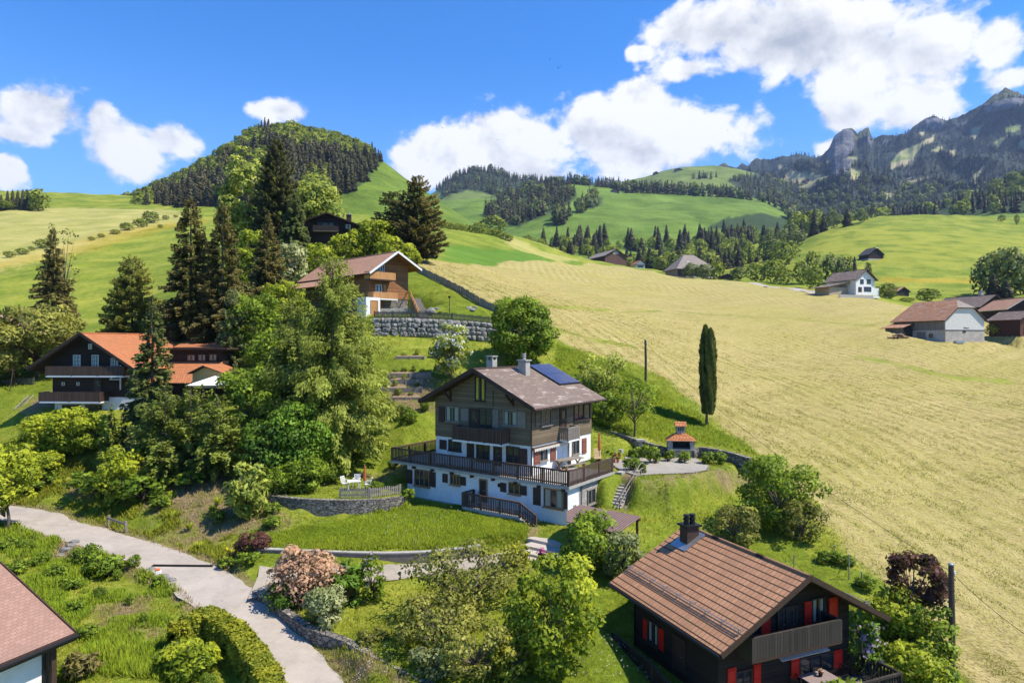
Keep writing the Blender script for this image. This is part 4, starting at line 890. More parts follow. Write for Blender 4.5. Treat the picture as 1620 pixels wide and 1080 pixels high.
# little roof by the stream, station on the ridge, alp hut
r, fr = simple_house('hut', 'little pink roofed hut beyond the white house garden', 'hut', 1420, 468, 235, 15, 5, 6, 1.6, 3.0, GBRN, T_UP, BRWN, .5); Wall(fr, r, (0,0), (1,0)).door(None, BRWN, loc=(1.5,2.5,-.2,1.3))
for u, v, h, lab, nm, w_ in ((973,305,HD,'tiny alp hut on the far green meadow below the tree line','hut',14),(1073,271,HE,'distant cable lift station on the bald green ridge','lift_station',24),(1037,276,HE,'small dark building at the ridge end left of the lift station','hut',14),(1276,288,HMt,'tiny hut on the pale pasture under the mountain','hut',26)):
    p = Vector(h.at(u, v)[0]); r = empty(nm, p, R(12), lab, 'hut' if nm == 'hut' else 'station')
    mb = MB(); mb.box(-w_/2,w_/2,-5,5,-4,5); mb.build('wall', GBRN, r); gable(r, -w_/2-1, w_/2+1, -6, 6, 4.6, 8.5, .4, T_DARK, BRWN)
    if nm == 'lift_station': mb = MB(); mb.tube([(w_*.9,0,-4),(w_*.9,0,13)], .6, 6); mb.box(w_*.9-4,w_*.9+4,-.5,.5,12.5,13.5); mb.build('lift_mast', STEEL, r)
# ================================================================== walls, fences, terraces
def strip_wall(name, pts, h, th, mat, label, cat='wall', cap=None, caph=.08, group=None):
    """wall along a line of top points, h high below them"""
    mb = MB(); cp = MB(); P3 = [Vector(p) for p in pts]
    def side(i):
        d = P3[min(i+1, len(P3)-1)]-P3[max(i-1, 0)]; d.z = 0; d.normalize(); return Vector((-d.y, d.x, 0))*th/2
    hh = h if hasattr(h, '__len__') else [h]*len(P3); dz = Vector((0,0,1)); vs = []; fs = []
    for i, p in enumerate(P3): s_ = side(i); vs += [p-s_, p+s_, p+s_-dz*hh[i], p-s_-dz*hh[i]]
    for i in range(len(P3)-1):
        for k in range(4): fs.append((i*4+k, i*4+(k+1) % 4, i*4+4+(k+1) % 4, i*4+4+k))
    n = len(P3)*4; fs += [(3,2,1,0), (n-4,n-3,n-2,n-1)]
    mb.add(vs, fs); o = mb.build(name, mat, None, label, cat, group)
    if cap:
        vs = []; fs = []
        for i, p in enumerate(P3): s_ = side(i)*1.25; vs += [p-s_+dz*.002, p+s_+dz*.002, p+s_+dz*caph, p-s_+dz*caph]
        for i in range(len(P3)-1):
            for k in range(4): fs.append((i*4+k, i*4+(k+1) % 4, i*4+4+(k+1) % 4, i*4+4+k))
        fs += [(3,2,1,0), (n-4,n-3,n-2,n-1)]; cp.add(vs, fs); cp.build('coping', cap, o)
    return o
def pz(u, y, z): return Vector(((u-CU)/F*y, y, z))
def resamp(pts, n): return spline(pts, n)
OLDC = plain('stained_concrete', (.20,.175,.145), .95, .35, 1.4, .5)
strip_wall('garden_wall', resamp([pz(408,42.35,-13.25), pz(450,42.2,-13.25), pz(530,41.95,-13.3), pz(610,41.75,-13.32), pz(690,41.75,-13.2), pz(760,42.1,-12.95)], 4), 1.3, .28, OLDC, 'low stained concrete wall between the tall grass lawn and the drive', cap=GREYC)
strip_wall('stone_wall', resamp([pz(425,49.2,-11.35), pz(480,48.2,-11.38), pz(545,47.8,-11.38), pz(600,48.2,-11.4), pz(640,49.2,-11.42)], 4), 2.0, .4, STONE, 'dry stone retaining wall under the little terrace with white furniture')
strip_wall('stone_wall', resamp([P(404,932,37.7), P(426,942,36.9), P(455,966,35.3), P(490,990,33.7), P(522,1002,32.9), P(547,1011,32.4), P(577,1027,31.3), P(648,1062,29.4), P(730,1110,27.3)], 3), 1.5, .42, STONE, 'rough stone wall curving along the right side of the lane')
strip_wall('stone_wall', resamp([P(930,674,64), P(973,684,61.2), P(1007,694,59.3), P(1054,708,57.0)], 4), [1.9]*13, .4, STONE, 'long dark stone wall behind the patio, running from house to barbecue')
strip_wall('stone_wall', resamp([P(1096,712,55.9), P(1110,707,56.1), P(1148,713,54.6), P(1188,724,52.6)], 4), 1.25, .4, STONE, 'curved grey stone wall right of the barbecue beside the field')
# boulder wall under the honey coloured chalet
def boulder(rng, r):
    import bmesh
    bm = bmesh.new(); bmesh.ops.create_icosphere(bm, subdivisions=2, radius=1)
    off = rng.uniform(0, 50)
    vs = []
    for v in bm.verts:
        c = v.co; s_ = max(abs(c.x), abs(c.y), abs(c.z)); q = c/s_*.55+c*.45; q *= 1+mnoise.noise(c*1.1+Vector((off,0,0)))*.35
        vs.append((q.x*r[0], q.y*r[1], q.z*r[2]))
    fs = [tuple(l.index for l in f.verts) for f in bm.faces]; bm.free(); return vs, fs
bw = [P(592,504,82), P(650,504,81.5), P(715,507,81.2), P(780,513,81.4), P(840,527,80.5)]
mb = MB(); line = resamp(bw, 40); rg = np.random.default_rng(3)
tot = sum((line[i+1]-line[i]).length for i in range(len(line)-1))
for row in range(4):
    s_ = rg.uniform(0, .5); acc = 0; i = 0
    while s_ < tot:
        w_ = rg.uniform(.3, .85); a = s_; 
        while i < len(line)-2 and acc+(line[i+1]-line[i]).length < a: acc += (line[i+1]-line[i]).length; i += 1
        p = line[i]; vs, fs = boulder(rg, (w_*.62, .5, .35)); z = p.z-.28-row*.55
        mb.add([(v[0]+p.x, v[1]+p.y-row*.12, v[2]+z+rg.uniform(-.03,.03)*0) for v in vs], fs); s_ += w_*1.02
BLD = plain('limestone_boulder', (.21,.20,.18), .9, .6, 1.6, 1.)
mb.build('boulder_wall', BLD, None, 'retaining wall of big pale boulders below the fenced garden', 'wall')
strip_wall('backing', [p+Vector((0,.5,-.2)) for p in line[::20]], 2.2, .5, plain('dark_earth', (.05,.04,.03), .95), '', '') if 0 else None

def fence(name, pts, h, mat, label, gap=.16, w=.1, post=2.2, cat='fence', solid=False):
    P3 = [Vector(p) for p in pts]; r = empty(name, P3[0], 0, label, cat); loc = [p-P3[0] for p in P3]
    bd = MB(); rl = MB()
    for i in range(len(loc)-1):
        a, b = loc[i], loc[i+1]; L_ = (b-a).length; d = (b-a)/L_; q = Vector((-d.y, d.x, 0)).normalized()
        for z in (h*.28, h*.78): rl.beam(a+Vector((0,0,z))+q*.04, b+Vector((0,0,z))+q*.04, .04, .09)
        n = max(1, int(L_/gap))
        for k in range(n):
            p = a+d*(L_*(k+.5)/n); e = Vector((d.x, d.y, 0)).normalized()*w/2; hh_ = h*(1+.05*math.sin(k*7.3)); lean = q*.03*math.sin(k*3.1)
            bd.prism([p-e-q*.012, p+e-q*.012, p+e+q*.012, p-e+q*.012], Vector((0,0,hh_))+lean)
        m_ = max(1, round(L_/post))
        for k in range(m_+(i == len(loc)-2)):
            p = a+d*(L_*k/m_)+q*.1; pm = MB(); pm.box(p.x-.055, p.x+.055, p.y-.055, p.y+.055, p.z-.3, p.z+h*1.06); pm.build('post', mat, r)
    rl.build('rail', mat, r); bd.build('pickets' if 0 else 'picket_panel', mat, r); return r
PICK = plain('weathered_pickets', (.30,.26,.21), .85, .3, 8, .2); PICKD = plain('dark_pickets', (.085,.085,.065), .85, .35, 8, .2)
fence('picket_fence', [pz(538,48.5,-11.42), pz(585,48.6,-11.42), pz(634,49.8,-11.44)], .68, PICK, 'short sun bleached picket fence in front of the white garden table', .15, .085)
fence('picket_fence', [P(592,505,82.6), P(650,505,82.1), P(715,508,81.9), P(780,514,82.1), P(832,528,81.3)], 1.0, PICKD, 'dark green grey picket fence standing on top of the boulder wall', .16, .11)
hp = [ground_at(u, v) for u, v in ((646,421),(668,434),(700,450),(730,465),(760,484),(797,504))]
fence('plank_fence', hp, 1.05, planks('silver_planks', (.16,.145,.12), (.30,.27,.22), .3, 'X'), 'long plank fence climbing between the steep green garden and the mown field', .34, .30, 2.4)
hp = [ground_at(u, v) for u, v in ((862,530),(874,537))]
fence('plank_fence', hp, 1.0, PICKD, 'short end of dark plank fence right of the round garden tree', .2, .17)
fence('picket_fence', [P(-30,612,76), P(10,613,75), P(52,610,74)], .9, PICKD, 'low dark picket fence left of the orange roofed black chalet', .2, .12)
# garden beds stepped up the slope behind the house
BEDB = plain('bed_timber', (.24,.21,.175), .9, .35, 6, .3); SOIL = plain('garden_soil', (.25,.175,.105), .95, .4, 3, .8)
for k, (u0, u1, v, y_, lab) in enumerate(((616,681,596,67.6,'second timber edged garden bed from the top, of bare soil'),(616,668,606,66.6,'third timber edged garden bed on the terraced slope'),(597,668,619,65.4,'widest timber edged garden bed, near the bottom of the terraces'),(619,664,634,64.2,'lowest garden bed with pale plank frames'),(626,671,569,71.5,'topmost timber garden bed overgrown with green'))):
    a, b = P(u0, v, y_), P(u1, v, y_); L_ = (b-a).length; r = empty('garden_bed', a, math.atan2(b.y-a.y, b.x-a.x), lab, 'garden bed', 'terraced garden beds')
    pad([tuple(Vector(a)+Vector((x, y, 0)))[:2] for x, y in ((0,0),(L_,0),(L_,.95),(0,.95))], a.z+.18, .35)
    m_ = MB(); m_.box(0, L_, -.03, .03, -.5, .36); m_.build('front_board', BEDB, r)
    for x in (0, L_*.5, L_): m_ = MB(); m_.box(x-.05, x+.05, -.09, -.031, -.5, .42); m_.build('stake', PICK, r)
    m_ = MB(); m_.box(.0, .05, .032, .9, -.1, .34); m_.box(L_-.05, L_, .032, .9, -.1, .34); m_.build('side_board', BEDB, r)
    m_ = MB(); m_.prism([(.06,.04,-.1),(L_-.06,.04,-.1),(L_-.06,.04,.32),(L_-.06,1.0,.75),(.06,1.0,.75),(.06,.04,.32)][:0] or [(.06,.04,-.1),(.06,.04,.32),(.06,1.0,.46),(.06,1.0,-.1)], (L_-.12,0,0)); m_.build('soil', SOIL, r)
p = P(688,551,72.5); r = empty('cold_frame', (p.x, p.y, G(p.x, p.y)), .1, 'white lidded cold frame on posts beside the young tree', 'cold frame')
m_ = MB(); m_.box(-.5,.5,-.3,.3,.3,.5); m_.build('box', PICK, r); m_ = MB(); m_.prism([(-.55,-.35,.505),(.55,-.35,.505),(.55,.35,.62),(-.55,.35,.62)], (0,0,.04)); m_.build('lid', WHITE2, r)
for x in (-.45,.45): m_ = MB(); m_.box(x-.04,x+.04,-.04,.04,-.4,.3); m_.build('leg', PICK, r)
# ---- patio, steps, barbecue
pp = [(987,727),(1011,723),(1040,726),(1060,724),(1097,722),(1122,737),(1118,744),(1095,748),(1024,751),(1006,752),(984,745),(969,735),(958,722)]
PV = [pz(u, 9.78*F/(v-CV), -9.78) for u, v in pp]
m_ = MB(); m_.prism(PV, (0,0,-.35)); m_.build('patio', mat_asphalt('patio_gravel', (.31,.28,.23)) if 'mat_asphalt' in globals() else GREYC, kind='structure')
ed = MB()
for i in range(5, 11): ed.beam(PV[i]+Vector((0,0,-.02)), PV[i+1]+Vector((0,0,-.02)), .14, .12)
ed.build('patio_edging', STONE, kind='structure')
st = empty('stone_steps', HM.w((.55, 3.7, .62)), HM.a, 'straight flight of stone steps with a pale handrail beside the deck', 'steps')
m_ = MB()
for k in range(12): m_.box(.0, 1.15, k*.285, (k+1)*.285-.002, -.6, .165*(k+1))
m_.build('treads', plain('pale_step_stone', (.42,.37,.31), .9, .25, 4, .4), st)
m_ = MB()
for z in (.55, .95): m_.tube([(1.25,-.1,z),(1.25,3.42,z+1.98),(1.25,3.9,z+1.98)], .035, 8)
m_.build('handrail', GREYW, st)
for y, z in ((.05,0),(1.75,.95),(3.42,1.98)): m_ = MB(); m_.tube([(1.25,y,z-.6),(1.25,y,z+.97)], .03, 8); m_.build('post', BLKM, st)
m_ = MB(); m_.box(-.5,-.02,2.9,3.5,.9,2.2); m_.build('end_block', GREYC, st)
m_ = MB(); m_.prism([(1.4,-.1,-.7),(1.4,3.5,-.7),(1.4,3.5,1.75),(1.4,-.1,-.05)], (.18,0,0)); m_.build('side_kerb', STONE, st)
gs = empty('garden_steps', P(858,868,41.3), R(-36), 'broad shallow stone garden steps leading down from the front door', 'steps')
m_ = MB()
for u, v, z, w_ in ((868,840,-12.5,2.6),(869,852,-12.65,2.5),(864,863,-12.82,2.5),(857,873,-12.98,2.4),(846,880,-13.12,1.7)):
    q = pz(u, -z*F/(v-CV), z)-gs.location; c_, s_ = math.cos(R(36)), math.sin(R(36)); x, y = q.x*c_-q.y*s_, q.x*s_+q.y*c_; m_.box(x-w_/2, x+w_/2, y-.7, y+.7, q.z-.6, q.z)
m_.build('treads', MATS['pale_step_stone'], gs)
g = pz(1077, 56.6, -9.8); bq = empty('barbecue', g, R(-8), 'stone garden barbecue with open hearth and terracotta hooded chimney', 'barbecue')
m_ = MB(); m_.box(-1.1,1.1,-.5,.9,-.4,.62); m_.box(-1.1,-.72,-.5,.9,.622,1.42); m_.box(.72,1.1,-.5,.9,.622,1.42); m_.box(-.718,.718,.6,.9,.622,1.42); m_.build('hearth_wall', ROUGH, bq)
m_ = MB(); m_.box(-1.16,1.16,-.62,.55,.63,.70); m_.build('worktop', GREYC, bq); m_ = MB(); m_.box(-.7,.7,.5,.598,.71,1.4); m_.build('black_back', BLKM, bq)  # worktop, and a black panel set against the back of the hearth
e_ = 1.425
r1 = [(-1.25,-.65,e_),(1.25,-.65,e_),(1.25,1.0,e_),(-1.25,1.0,e_)]; r2 = [(-.33,-.05,2.0),(.33,-.05,2.0),(.33,.55,2.0),(-.33,.55,2.0)]
roof(bq, [[r1[i], r1[(i+1) % 4], r2[(i+1) % 4], r2[i]] for i in range(4)], .07, T_OR, ROUGH)
m_ = MB(); m_.box(-.34,.34,-.06,.56,1.9,2.62); ch = m_.build('chimney', ROUGH, bq)
m_ = MB()
for x in (-.18,0,.18): m_.box(x-.045,x+.045,-.075,-.062,2.2,2.5)
m_.build('flue_slot', BLKM, ch); cr = roof(ch, [[(-.48,-.2,2.6),(.48,-.2,2.6),(.48,.25,2.95),(-.48,.25,2.95)],[(.48,.7,2.6),(-.48,.7,2.6),(-.48,.25,2.95),(.48,.25,2.95)]], .05, T_OR, ROUGH, 'chimney_cap')
p = pz(1013, 9.8*F/(722-CV), -9.8); r = empty('stone_pillar', p, 0, 'free standing stone pillar with a flat cap on the patio', 'pillar')
m_ = MB(); m_.box(-.14,.14,-.14,.14,-.2,1.35); m_.build('shaft', PICK, r); m_ = MB(); m_.box(-.36,.36,-.3,.3,1.352,1.48); m_.box(-.22,.22,-.2,.2,1.25,1.351); m_.build('cap', GREYC, r)
p = pz(1000, 9.8*F/(731-CV), -9.8); m_ = MB(); m_.box(-.6,.6,-.25,.25,-.2,.42); o = m_.build('stone_bench', MATS['pale_step_stone'], None, 'low pale stone block wall at the top of the patio', 'stone block', bevel=.05); o.location = p
# ---- garden furniture
def chair(name, label, mat, h=.45, arm=True):
    r = empty(name, (0,0,0), 0, label, 'chair')
    m_ = MB(); m_.box(-.23,.23,-.22,.22,h-.03,h+.01)
    for k in range(0): pass
    m_.build('seat', mat, r, bevel=.01)
    m_ = MB()
    for k in range(5): x = -.2+k*.1; m_.beam((x,.2,h+.05),(x*1.05,.34,h+.5),.05,.015,(0,1,0))
    m_.beam((-.24,.345,h+.5),(.24,.345,h+.5),.03,.05); m_.build('backrest', mat, r)
    for sx in (-1,1):
        for a, b in (((sx*.2,-.2,h-.03),(sx*.23,-.25,0)),((sx*.2,.2,h-.03),(sx*.23,.28,0))): m_ = MB(); m_.tube([a,b],.018,6); m_.build('leg', mat, r)
        if arm: m_ = MB(); m_.beam((sx*.25,-.22,h+.22),(sx*.25,.28,h+.24),.05,.03); m_.tube([(sx*.25,-.2,h+.21),(sx*.22,-.2,h)],.016,6); m_.build('armrest', mat, r)
    return r
def table(name, loc, rz, w, d, h, mat, label):
    r = empty(name, loc, rz, label, 'table'); m_ = MB(); m_.box(-w/2,w/2,-d/2,d/2,h-.04,h); m_.build('tabletop', mat, r, bevel=.01)
    for sx in (-1,1):
        for sy in (-1,1): m_ = MB(); m_.tube([(sx*(w/2-.1),sy*(d/2-.1),h-.04),(sx*(w/2-.06),sy*(d/2-.06),0)],.025,6); m_.build('leg', mat, r)
    return r
TZ = -11.45
tb = pz(560, 51.2, TZ); table('garden_table', tb, .3, 1.0, .8, .72, WHITE2, 'white garden table on the small terrace above the stone wall')
wc = chair('garden_chair', 'white slatted garden chair left of the white terrace table', WHITE2); wc.location = tb+Vector((-.75,.35,0)); wc.rotation_euler.z = 1.1; wc['group'] = 'white terrace chairs'
c = copy_tree(wc); c.location = tb+Vector((1.05,.05,0)); c.rotation_euler.z = -1.6; c['label'] = 'white garden chair between the terrace table and the closed parasol'
c = copy_tree(wc); c.location = tb+Vector((-.05,1.0,0)); c.rotation_euler.z = 0; c['label'] = 'white garden chair behind the terrace table'
def parasol(loc, h, mat, label, stand=True):
    r = empty('parasol', loc, 0, label, 'parasol'); m_ = MB(); m_.tube([(0,0,0),(0,0,h)],.025,8); m_.build('pole', GREYW, r)
    m_ = MB(); m_.lathe([(.10,h*.36),(.13,h*.42),(.10,h*.7),(.05,h*.95),(.02,h+.03)],(0,0,0),9); m_.build('canopy', mat, r)
    m_ = MB(); m_.lathe([(.26,0),(.26,.06),(.05,.12)],(0,0,0),12); m_.build('foot', BLKM, r); return r
ORP = plain('rust_orange_cloth', (.42,.12,.04), .9, .25, 9, .3)
parasol(pz(577,51.4,TZ), 1.9, ORP, 'folded rust orange parasol beside the white garden table')
parasol(HM.w((-3.4, 10.4, 2.75)), 2.3, ORP, 'folded orange parasol leaning at the right rear corner of the big chalet')
# deck: long table, loungers, pots
p = HM.loc(*c6(1232,835), 'Z', 2.87); lt = empty('picnic_table', HM.w((p[0], p[1]+.2, 2.87)), HM.a+R(74), 'long grey wooden table with trestle legs on the sunny side of the deck', 'table')
m_ = MB()
for k in range(5): y = -.36+k*.18; m_.box(-1.3,1.3,y-.08,y+.08,.70,.745)
m_.build('tabletop', GREYW, lt)
for x in (-.95,.95):
    m_ = MB(); m_.beam((x,-.32,0),(x,.3,.70),.07,.09,(1,0,0)); m_.build('leg', FRW, lt); m_ = MB(); m_.beam((x+.08,.32,0),(x+.08,-.3,.70),.07,.09,(1,0,0)); m_.build('leg', FRW, lt)
for s_, lab in ((-1,'grey plank bench on the near side of the long deck table'),(1,'grey plank bench behind the long deck table')):
    b_ = empty('bench', HM.w((p[0], p[1]+.2, 2.87))+(HM.x*math.cos(R(74+90))+HM.y*math.sin(R(74+90)))*s_*.8, HM.a+R(74), lab, 'bench'); m_ = MB(); m_.box(-1.2,1.2,-.16,.16,.40,.44); m_.build('seat', GREYW, b_)
    for x in (-.9,.9): m_ = MB(); m_.box(x-.04,x+.04,-.14,.14,0,.40); m_.build('leg', FRW, b_)
def lounger(fr_, x, y, z, rz, label):
    r = empty('lounger', fr_.w((x,y,z)), fr_.a+rz, label, 'sun lounger', 'wooden sun loungers'); W_ = plain('teak', (.44,.31,.17), .7, .2, 7, .1)
    m_ = MB()
    for k in range(10): m_.box(-.3,.3,-.95+k*.13,-.84+k*.13,.30,.33)
    m_.build('seat', W_, r); m_ = MB()
    for k in range(6): m_.beam((-.3,.38+k*.1,.36+k*.09),(.3,.38+k*.1,.36+k*.09),.09,.025,(0,.7,-.7))
    m_.beam((-.28,.34,.3),(-.28,.95,.86),.04,.05); m_.beam((.28,.34,.3),(.28,.95,.86),.04,.05); m_.build('backrest', W_, r)
    for sx in (-1,1):
        for y_ in (-.8,.3): m_ = MB(); m_.box(sx*.28-.025,sx*.28+.025,y_-.025,y_+.025,0,.30); m_.build('leg', W_, r)
    return r
q = HM.loc(*c6(1330,785), 'Z', 2.87); lounger(HM, q[0]-.4, q[1]+.5, 2.87, R(15), 'teak sun lounger close to the white wall of the chalet')
q = HM.loc(*c6(1425,790), 'Z', 2.75); lounger(HM, q[0]-.2, q[1]+.6, 2.75, R(30), 'teak sun lounger with raised back at the end of the deck')
TERR = plain('terracotta', (.42,.15,.07), .8, .2, 9, .1)
def pot(loc, r_, h, label, plant=None, cat='flower pot', mat=None):
    r = empty('flower_pot', loc, 0, label, cat); m_ = MB(); m_.lathe([(r_*.7,0),(r_,h*.9),(r_*1.1,h*.9),(r_*1.1,h),(r_*.9,h),(r_*.85,h*.85)],(0,0,0),12); m_.build('pot', mat or TERR, r); r['plant_at'] = h; return r
POTS = [pot(pz(971.5, 9.78*F/(731-CV), -9.78), .13, .28, 'left of two red clay pots with small plants on the patio'), pot(pz(977.5, 9.78*F/(731.5-CV), -9.78), .14, .3, 'right of two red clay pots with small plants on the patio')]
for k, (u, v) in enumerate(((950,711),(956,710),(962,711),(968,712),(974,713),(980,714))):
    o = pot(pz(u, 9.3*F/(v-CV+2), -9.75), .11+.03*(k % 2), .22+.05*(k % 3), 'clay pot in the row of plants along the dark stone wall'); o['group'] = 'clay pots along the wall'; POTS.append(o)
POTS.append(pot(pz(857, 12.95*F/(884-CV), -13.05), .22, .4, 'dark pot with magenta flowers beside the garden steps', mat=BLKM))
strip_wall('planter_wall', [pz(940, 9.8*F/(716-CV), -9.2), pz(985, 9.8*F/(722-CV), -9.2)], .9, .35, GREYC, 'low concrete planter wall carrying the row of clay pots')
# ---- terrace of the red shuttered chalet
def hr(x, y, z=.0): return HR.w((x, y, z))
p = HR.loc(1292,1068,'Z',.74); tt = table('terrace_table', hr(p[0], min(p[1], -.75), .0), HR.a, 1.5, .85, .74, plain('taupe_tabletop', (.26,.20,.18), .5, .1), 'taupe table set with a plant on the terrace of the red shuttered chalet')
tx, ty = p[0], min(p[1], -.75)
rc = chair('terrace_chair', 'dark metal chair at the left end of the terrace table', BLKM); rc['group'] = 'dark terrace chairs'; rc.location = hr(tx-1.15, ty); rc.rotation_euler.z = HR.a+R(90)
for dx, dy, rz, lab in ((1.15,.0,-90,'dark metal chair at the right end of the terrace table'),(-.4,.62,0,'dark metal chair behind the terrace table by the window'),(.5,.62,0,'dark metal chair behind the terrace table near the red shutter'),(-.9,-.7,150,'dark metal chair in front of the terrace table')):
    c = copy_tree(rc); c.location = hr(tx+dx, ty+dy); c.rotation_euler.z = HR.a+R(rz); c['label'] = lab
p = HR.loc(1382,1055,'Z',.4); c = copy_tree(rc); c.location = hr(7.2, -1.2); c.rotation_euler.z = HR.a+R(-70); c['label'] = 'dark armchair alone in the railed corner of the terrace'
POTS.append(pot(hr(tx+.1, ty, .742), .09, .13, 'small potted plant on the taupe terrace table', mat=BLKM))
# ---- carport
cp = empty('carport', HM.w((0,0,0)), HM.a, 'small carport with a ribbed brown sheet roof at the corner of the deck', 'carport')
m, t = new_mat('ribbed_sheet'); o = t.obj(); sx = t.n('ShaderNodeSeparateXYZ', {0: o}); wv = t.math('SINE', t.math('MULTIPLY', sx.outputs[0], 38.)); nz = t.noise(o, 1.5, 5, .6)
RIB = finish(m, t, t.mix(nz, (.15,.085,.07), (.26,.17,.14)), .6, t.bump(wv, .8, .04), .3)
m_ = MB(); m_.prism([(.75,-1.6,1.62),(1.7,-3.1,1.45),(5.1,-3.1,1.32),(5.1,.1,1.62),(.75,.1,1.72)], (0,0,.07)); m_.build('roof', RIB, cp)
for x, y in ((.9,0),(4.9,0),(4.9,-2.9),(1.8,-2.9)): m_ = MB(); m_.box(x-.06,x+.06,y-.06,y+.06,-1.2,1.4); m_.build('post', BRWN, cp)
m_ = MB(); m_.box(.8,5.05,-.05,.05,1.4,1.55); m_.box(1.7,5.05,-3.0,-2.9,1.2,1.36); m_.build('beam', BRWN, cp)
# ---- utility poles and wires
POLE = plain('tarred_pole', (.085,.065,.05), .9, .4, 8, .4)
def upole(b, h, label):
    r = empty('utility_pole', b, 0, label, 'utility pole'); m_ = MB(); m_.tube([(0,0,-.6),(.02,0,h*.5),(-.03,0,h)],[.15,.135,.115],10); m_.build('shaft', POLE, r); m_ = MB(); m_.lathe([(.14,h),(.14,h+.05),(.05,h+.09)],(-.03,0,0),10); m_.build('cap', STEEL, r)
    m_ = MB(); m_.lathe([(.05,0),(.07,.05),(.04,.1),(.06,.14)],(.14,0,h-.45),8); m_.build('insulator', WHITE2, r); return r
b1 = pz(1505.5, 31.3, G((1505.5-CU)/F*31.3, 31.3)-.05); t1 = P(1503,893,31.3); upole(b1, t1.z-b1.z, 'tall near utility pole at the lower edge of the mown field')
b2 = ground_at(1021.5, 606); t2 = P(1021,538,b2.y); upole(b2, t2.z-b2.z, 'far utility pole standing at the field edge behind the big chalet')
def wire(a, b, sag, label):
    m_ = MB(); a = Vector(a); b = Vector(b); m_.tube([a.lerp(b, k/24)-Vector((0,0,sag*4*(k/24)*(1-k/24))) for k in range(25)], .012, 5); return m_.build('overhead_wire', BLKM, None, label, 'wire')
wire(t1-Vector((0,0,.3)), t2-Vector((0,0,.3)), 1.0, 'long overhead wire from the near pole up to the far pole')
wire(t1-Vector((0,0,.3)), P(1720,1065,23), .3, 'overhead wire from the near pole down to the right picture edge')
wire(t2-Vector((0,0,.3)), P(838,552,76), .35, 'overhead wire from the far pole to the left, toward the garden tree')
# ---- small things along the lane and fields
for u, v0, v1, y_, lab in ((1256,879,900,39.6,'short grey vent post left in the grass behind the tiled roof'),(1320,864,884,40.6,'leftmost slim steel fence post at the field edge behind the red shuttered chalet'),(1343,878,916,37.6,'tallest slim steel fence post behind the red shuttered chalet'),(1363,906,928,36.9,'rightmost slim steel fence post above the verge of the tiled roof')):
    b_ = P(u, v1, y_); b_.z = G(b_.x, b_.y); r = empty('fence_post', b_, 0, lab, 'fence post', 'steel fence posts'); h_ = max(.7, P(u,v0,y_).z-b_.z); m_ = MB(); m_.tube([(0,0,-.3),(0,0,h_)],.035,8); m_.build('shaft', STEEL, r); m_ = MB(); m_.lathe([(.05,h_),(.05,h_+.05)],(0,0,0),8); m_.build('cap', STEEL, r)
a, b = ground_at(172,833), ground_at(199,843); r = empty('rail_fence', a, math.atan2(b.y-a.y, b.x-a.x), 'single rail wooden barrier with two posts on the verge above the lane', 'fence'); L_ = (b-a).length; dz = b.z-a.z
for x in (0, L_): m_ = MB(); m_.box(x-.07,x+.07,-.07,.07,-.3+dz*(x > 0),.85+dz*(x > 0)); m_.build('post', GREYW, r)
m_ = MB(); m_.beam((-.1,-.1,.68),(L_+.1,-.1,.68+dz),.05,.16); m_.build('rail', GREYW, r)
a, b = P(241,900.5,41.7), P(337,898.5,41.9); m_ = MB()
for s_ in (-.09, .09):
    d = (b-a).normalized(); q = Vector((-d.y, d.x, 0))*s_; pts = [a+(b-a)*k/16+q for k in range(17)]
    for k in range(16):
        p0, p1 = pts[k], pts[k+1]; z0, z1 = G(p0.x,p0.y)+.05, G(p1.x,p1.y)+.05; m_.beam((p0.x,p0.y,z0),(p1.x,p1.y,z1),.06,.08)
m_.build('drain_channel', BLKM, None, 'dark water channel laid across the lane', 'drain channel')
def rock(loc, s_, label, mat=None, seed=0, group=None, name='rock'):
    vs, fs = boulder(np.random.default_rng(seed), s_); m_ = MB(); m_.add(vs, fs); o = m_.build(name, mat or BLD, None, label, 'rock', group); o.location = loc; return o
p = ground_at(249,908); r = empty('marker_post', p, .4, 'low orange and white marker block at the lane edge', 'marker'); m_ = MB(); m_.box(-.2,.2,-.12,.12,-.1,.2); m_.build('base', WHITE2, r, bevel=.03); m_ = MB(); m_.box(-.12,.14,-.1,.1,.202,.34); m_.build('top_block', plain('signal_orange', (.65,.16,.06), .6, .1), r, bevel=.03)
for k, (u, v) in enumerate(((240,901),(257,914),(264,917),(271,920),(112,863),(105,872),(96,880),(118,858),(30,838),(38,846),(366,878),(372,872),(378,880),(360,884))):
    p = ground_at(u, v); rock(p, (.25+.1*(k % 3), .2, .14+.05*(k % 2)), 'pale stone lying loose on the grass verge of the lane' , seed=k, group='loose stones along the lane')
p = pz(1424, 142.5, 0); p.z = G(p.x, p.y); r = empty('log_pile', p, R(10), 'heap of brown cut logs beside the white gabled barn', 'log pile'); rg = np.random.default_rng(5)
for k in range(34):
    x = rg.normal(0, 1.1); z = max(.15, .95-abs(x)*.45)*rg.uniform(.1,1); y = rg.uniform(-.5,.5); a_ = rg.uniform(-.7,.7); m_ = MB(); d = Vector((math.cos(a_), math.sin(a_)*.9, rg.uniform(-.15,.15)))*.6; m_.tube([Vector((x,y,z))-d, Vector((x,y,z))+d], rg.uniform(.09,.17), 7); m_.build('log', plain('cut_log', (.24,.15,.09), .9, .4, 4, .3), r)
p = pz(1517, 138.5, 0); p.z = G(p.x, p.y); r = empty('water_trough', p, R(14), 'grey water trough in front of the white barn gable', 'trough'); m_ = MB(); m_.box(-1.1,1.1,-.4,.4,0,.5); m_.build('basin', STEEL, r); m_ = MB(); m_.box(-.95,.95,-.3,.3,.502,.51); m_.build('water', GLASS, r)
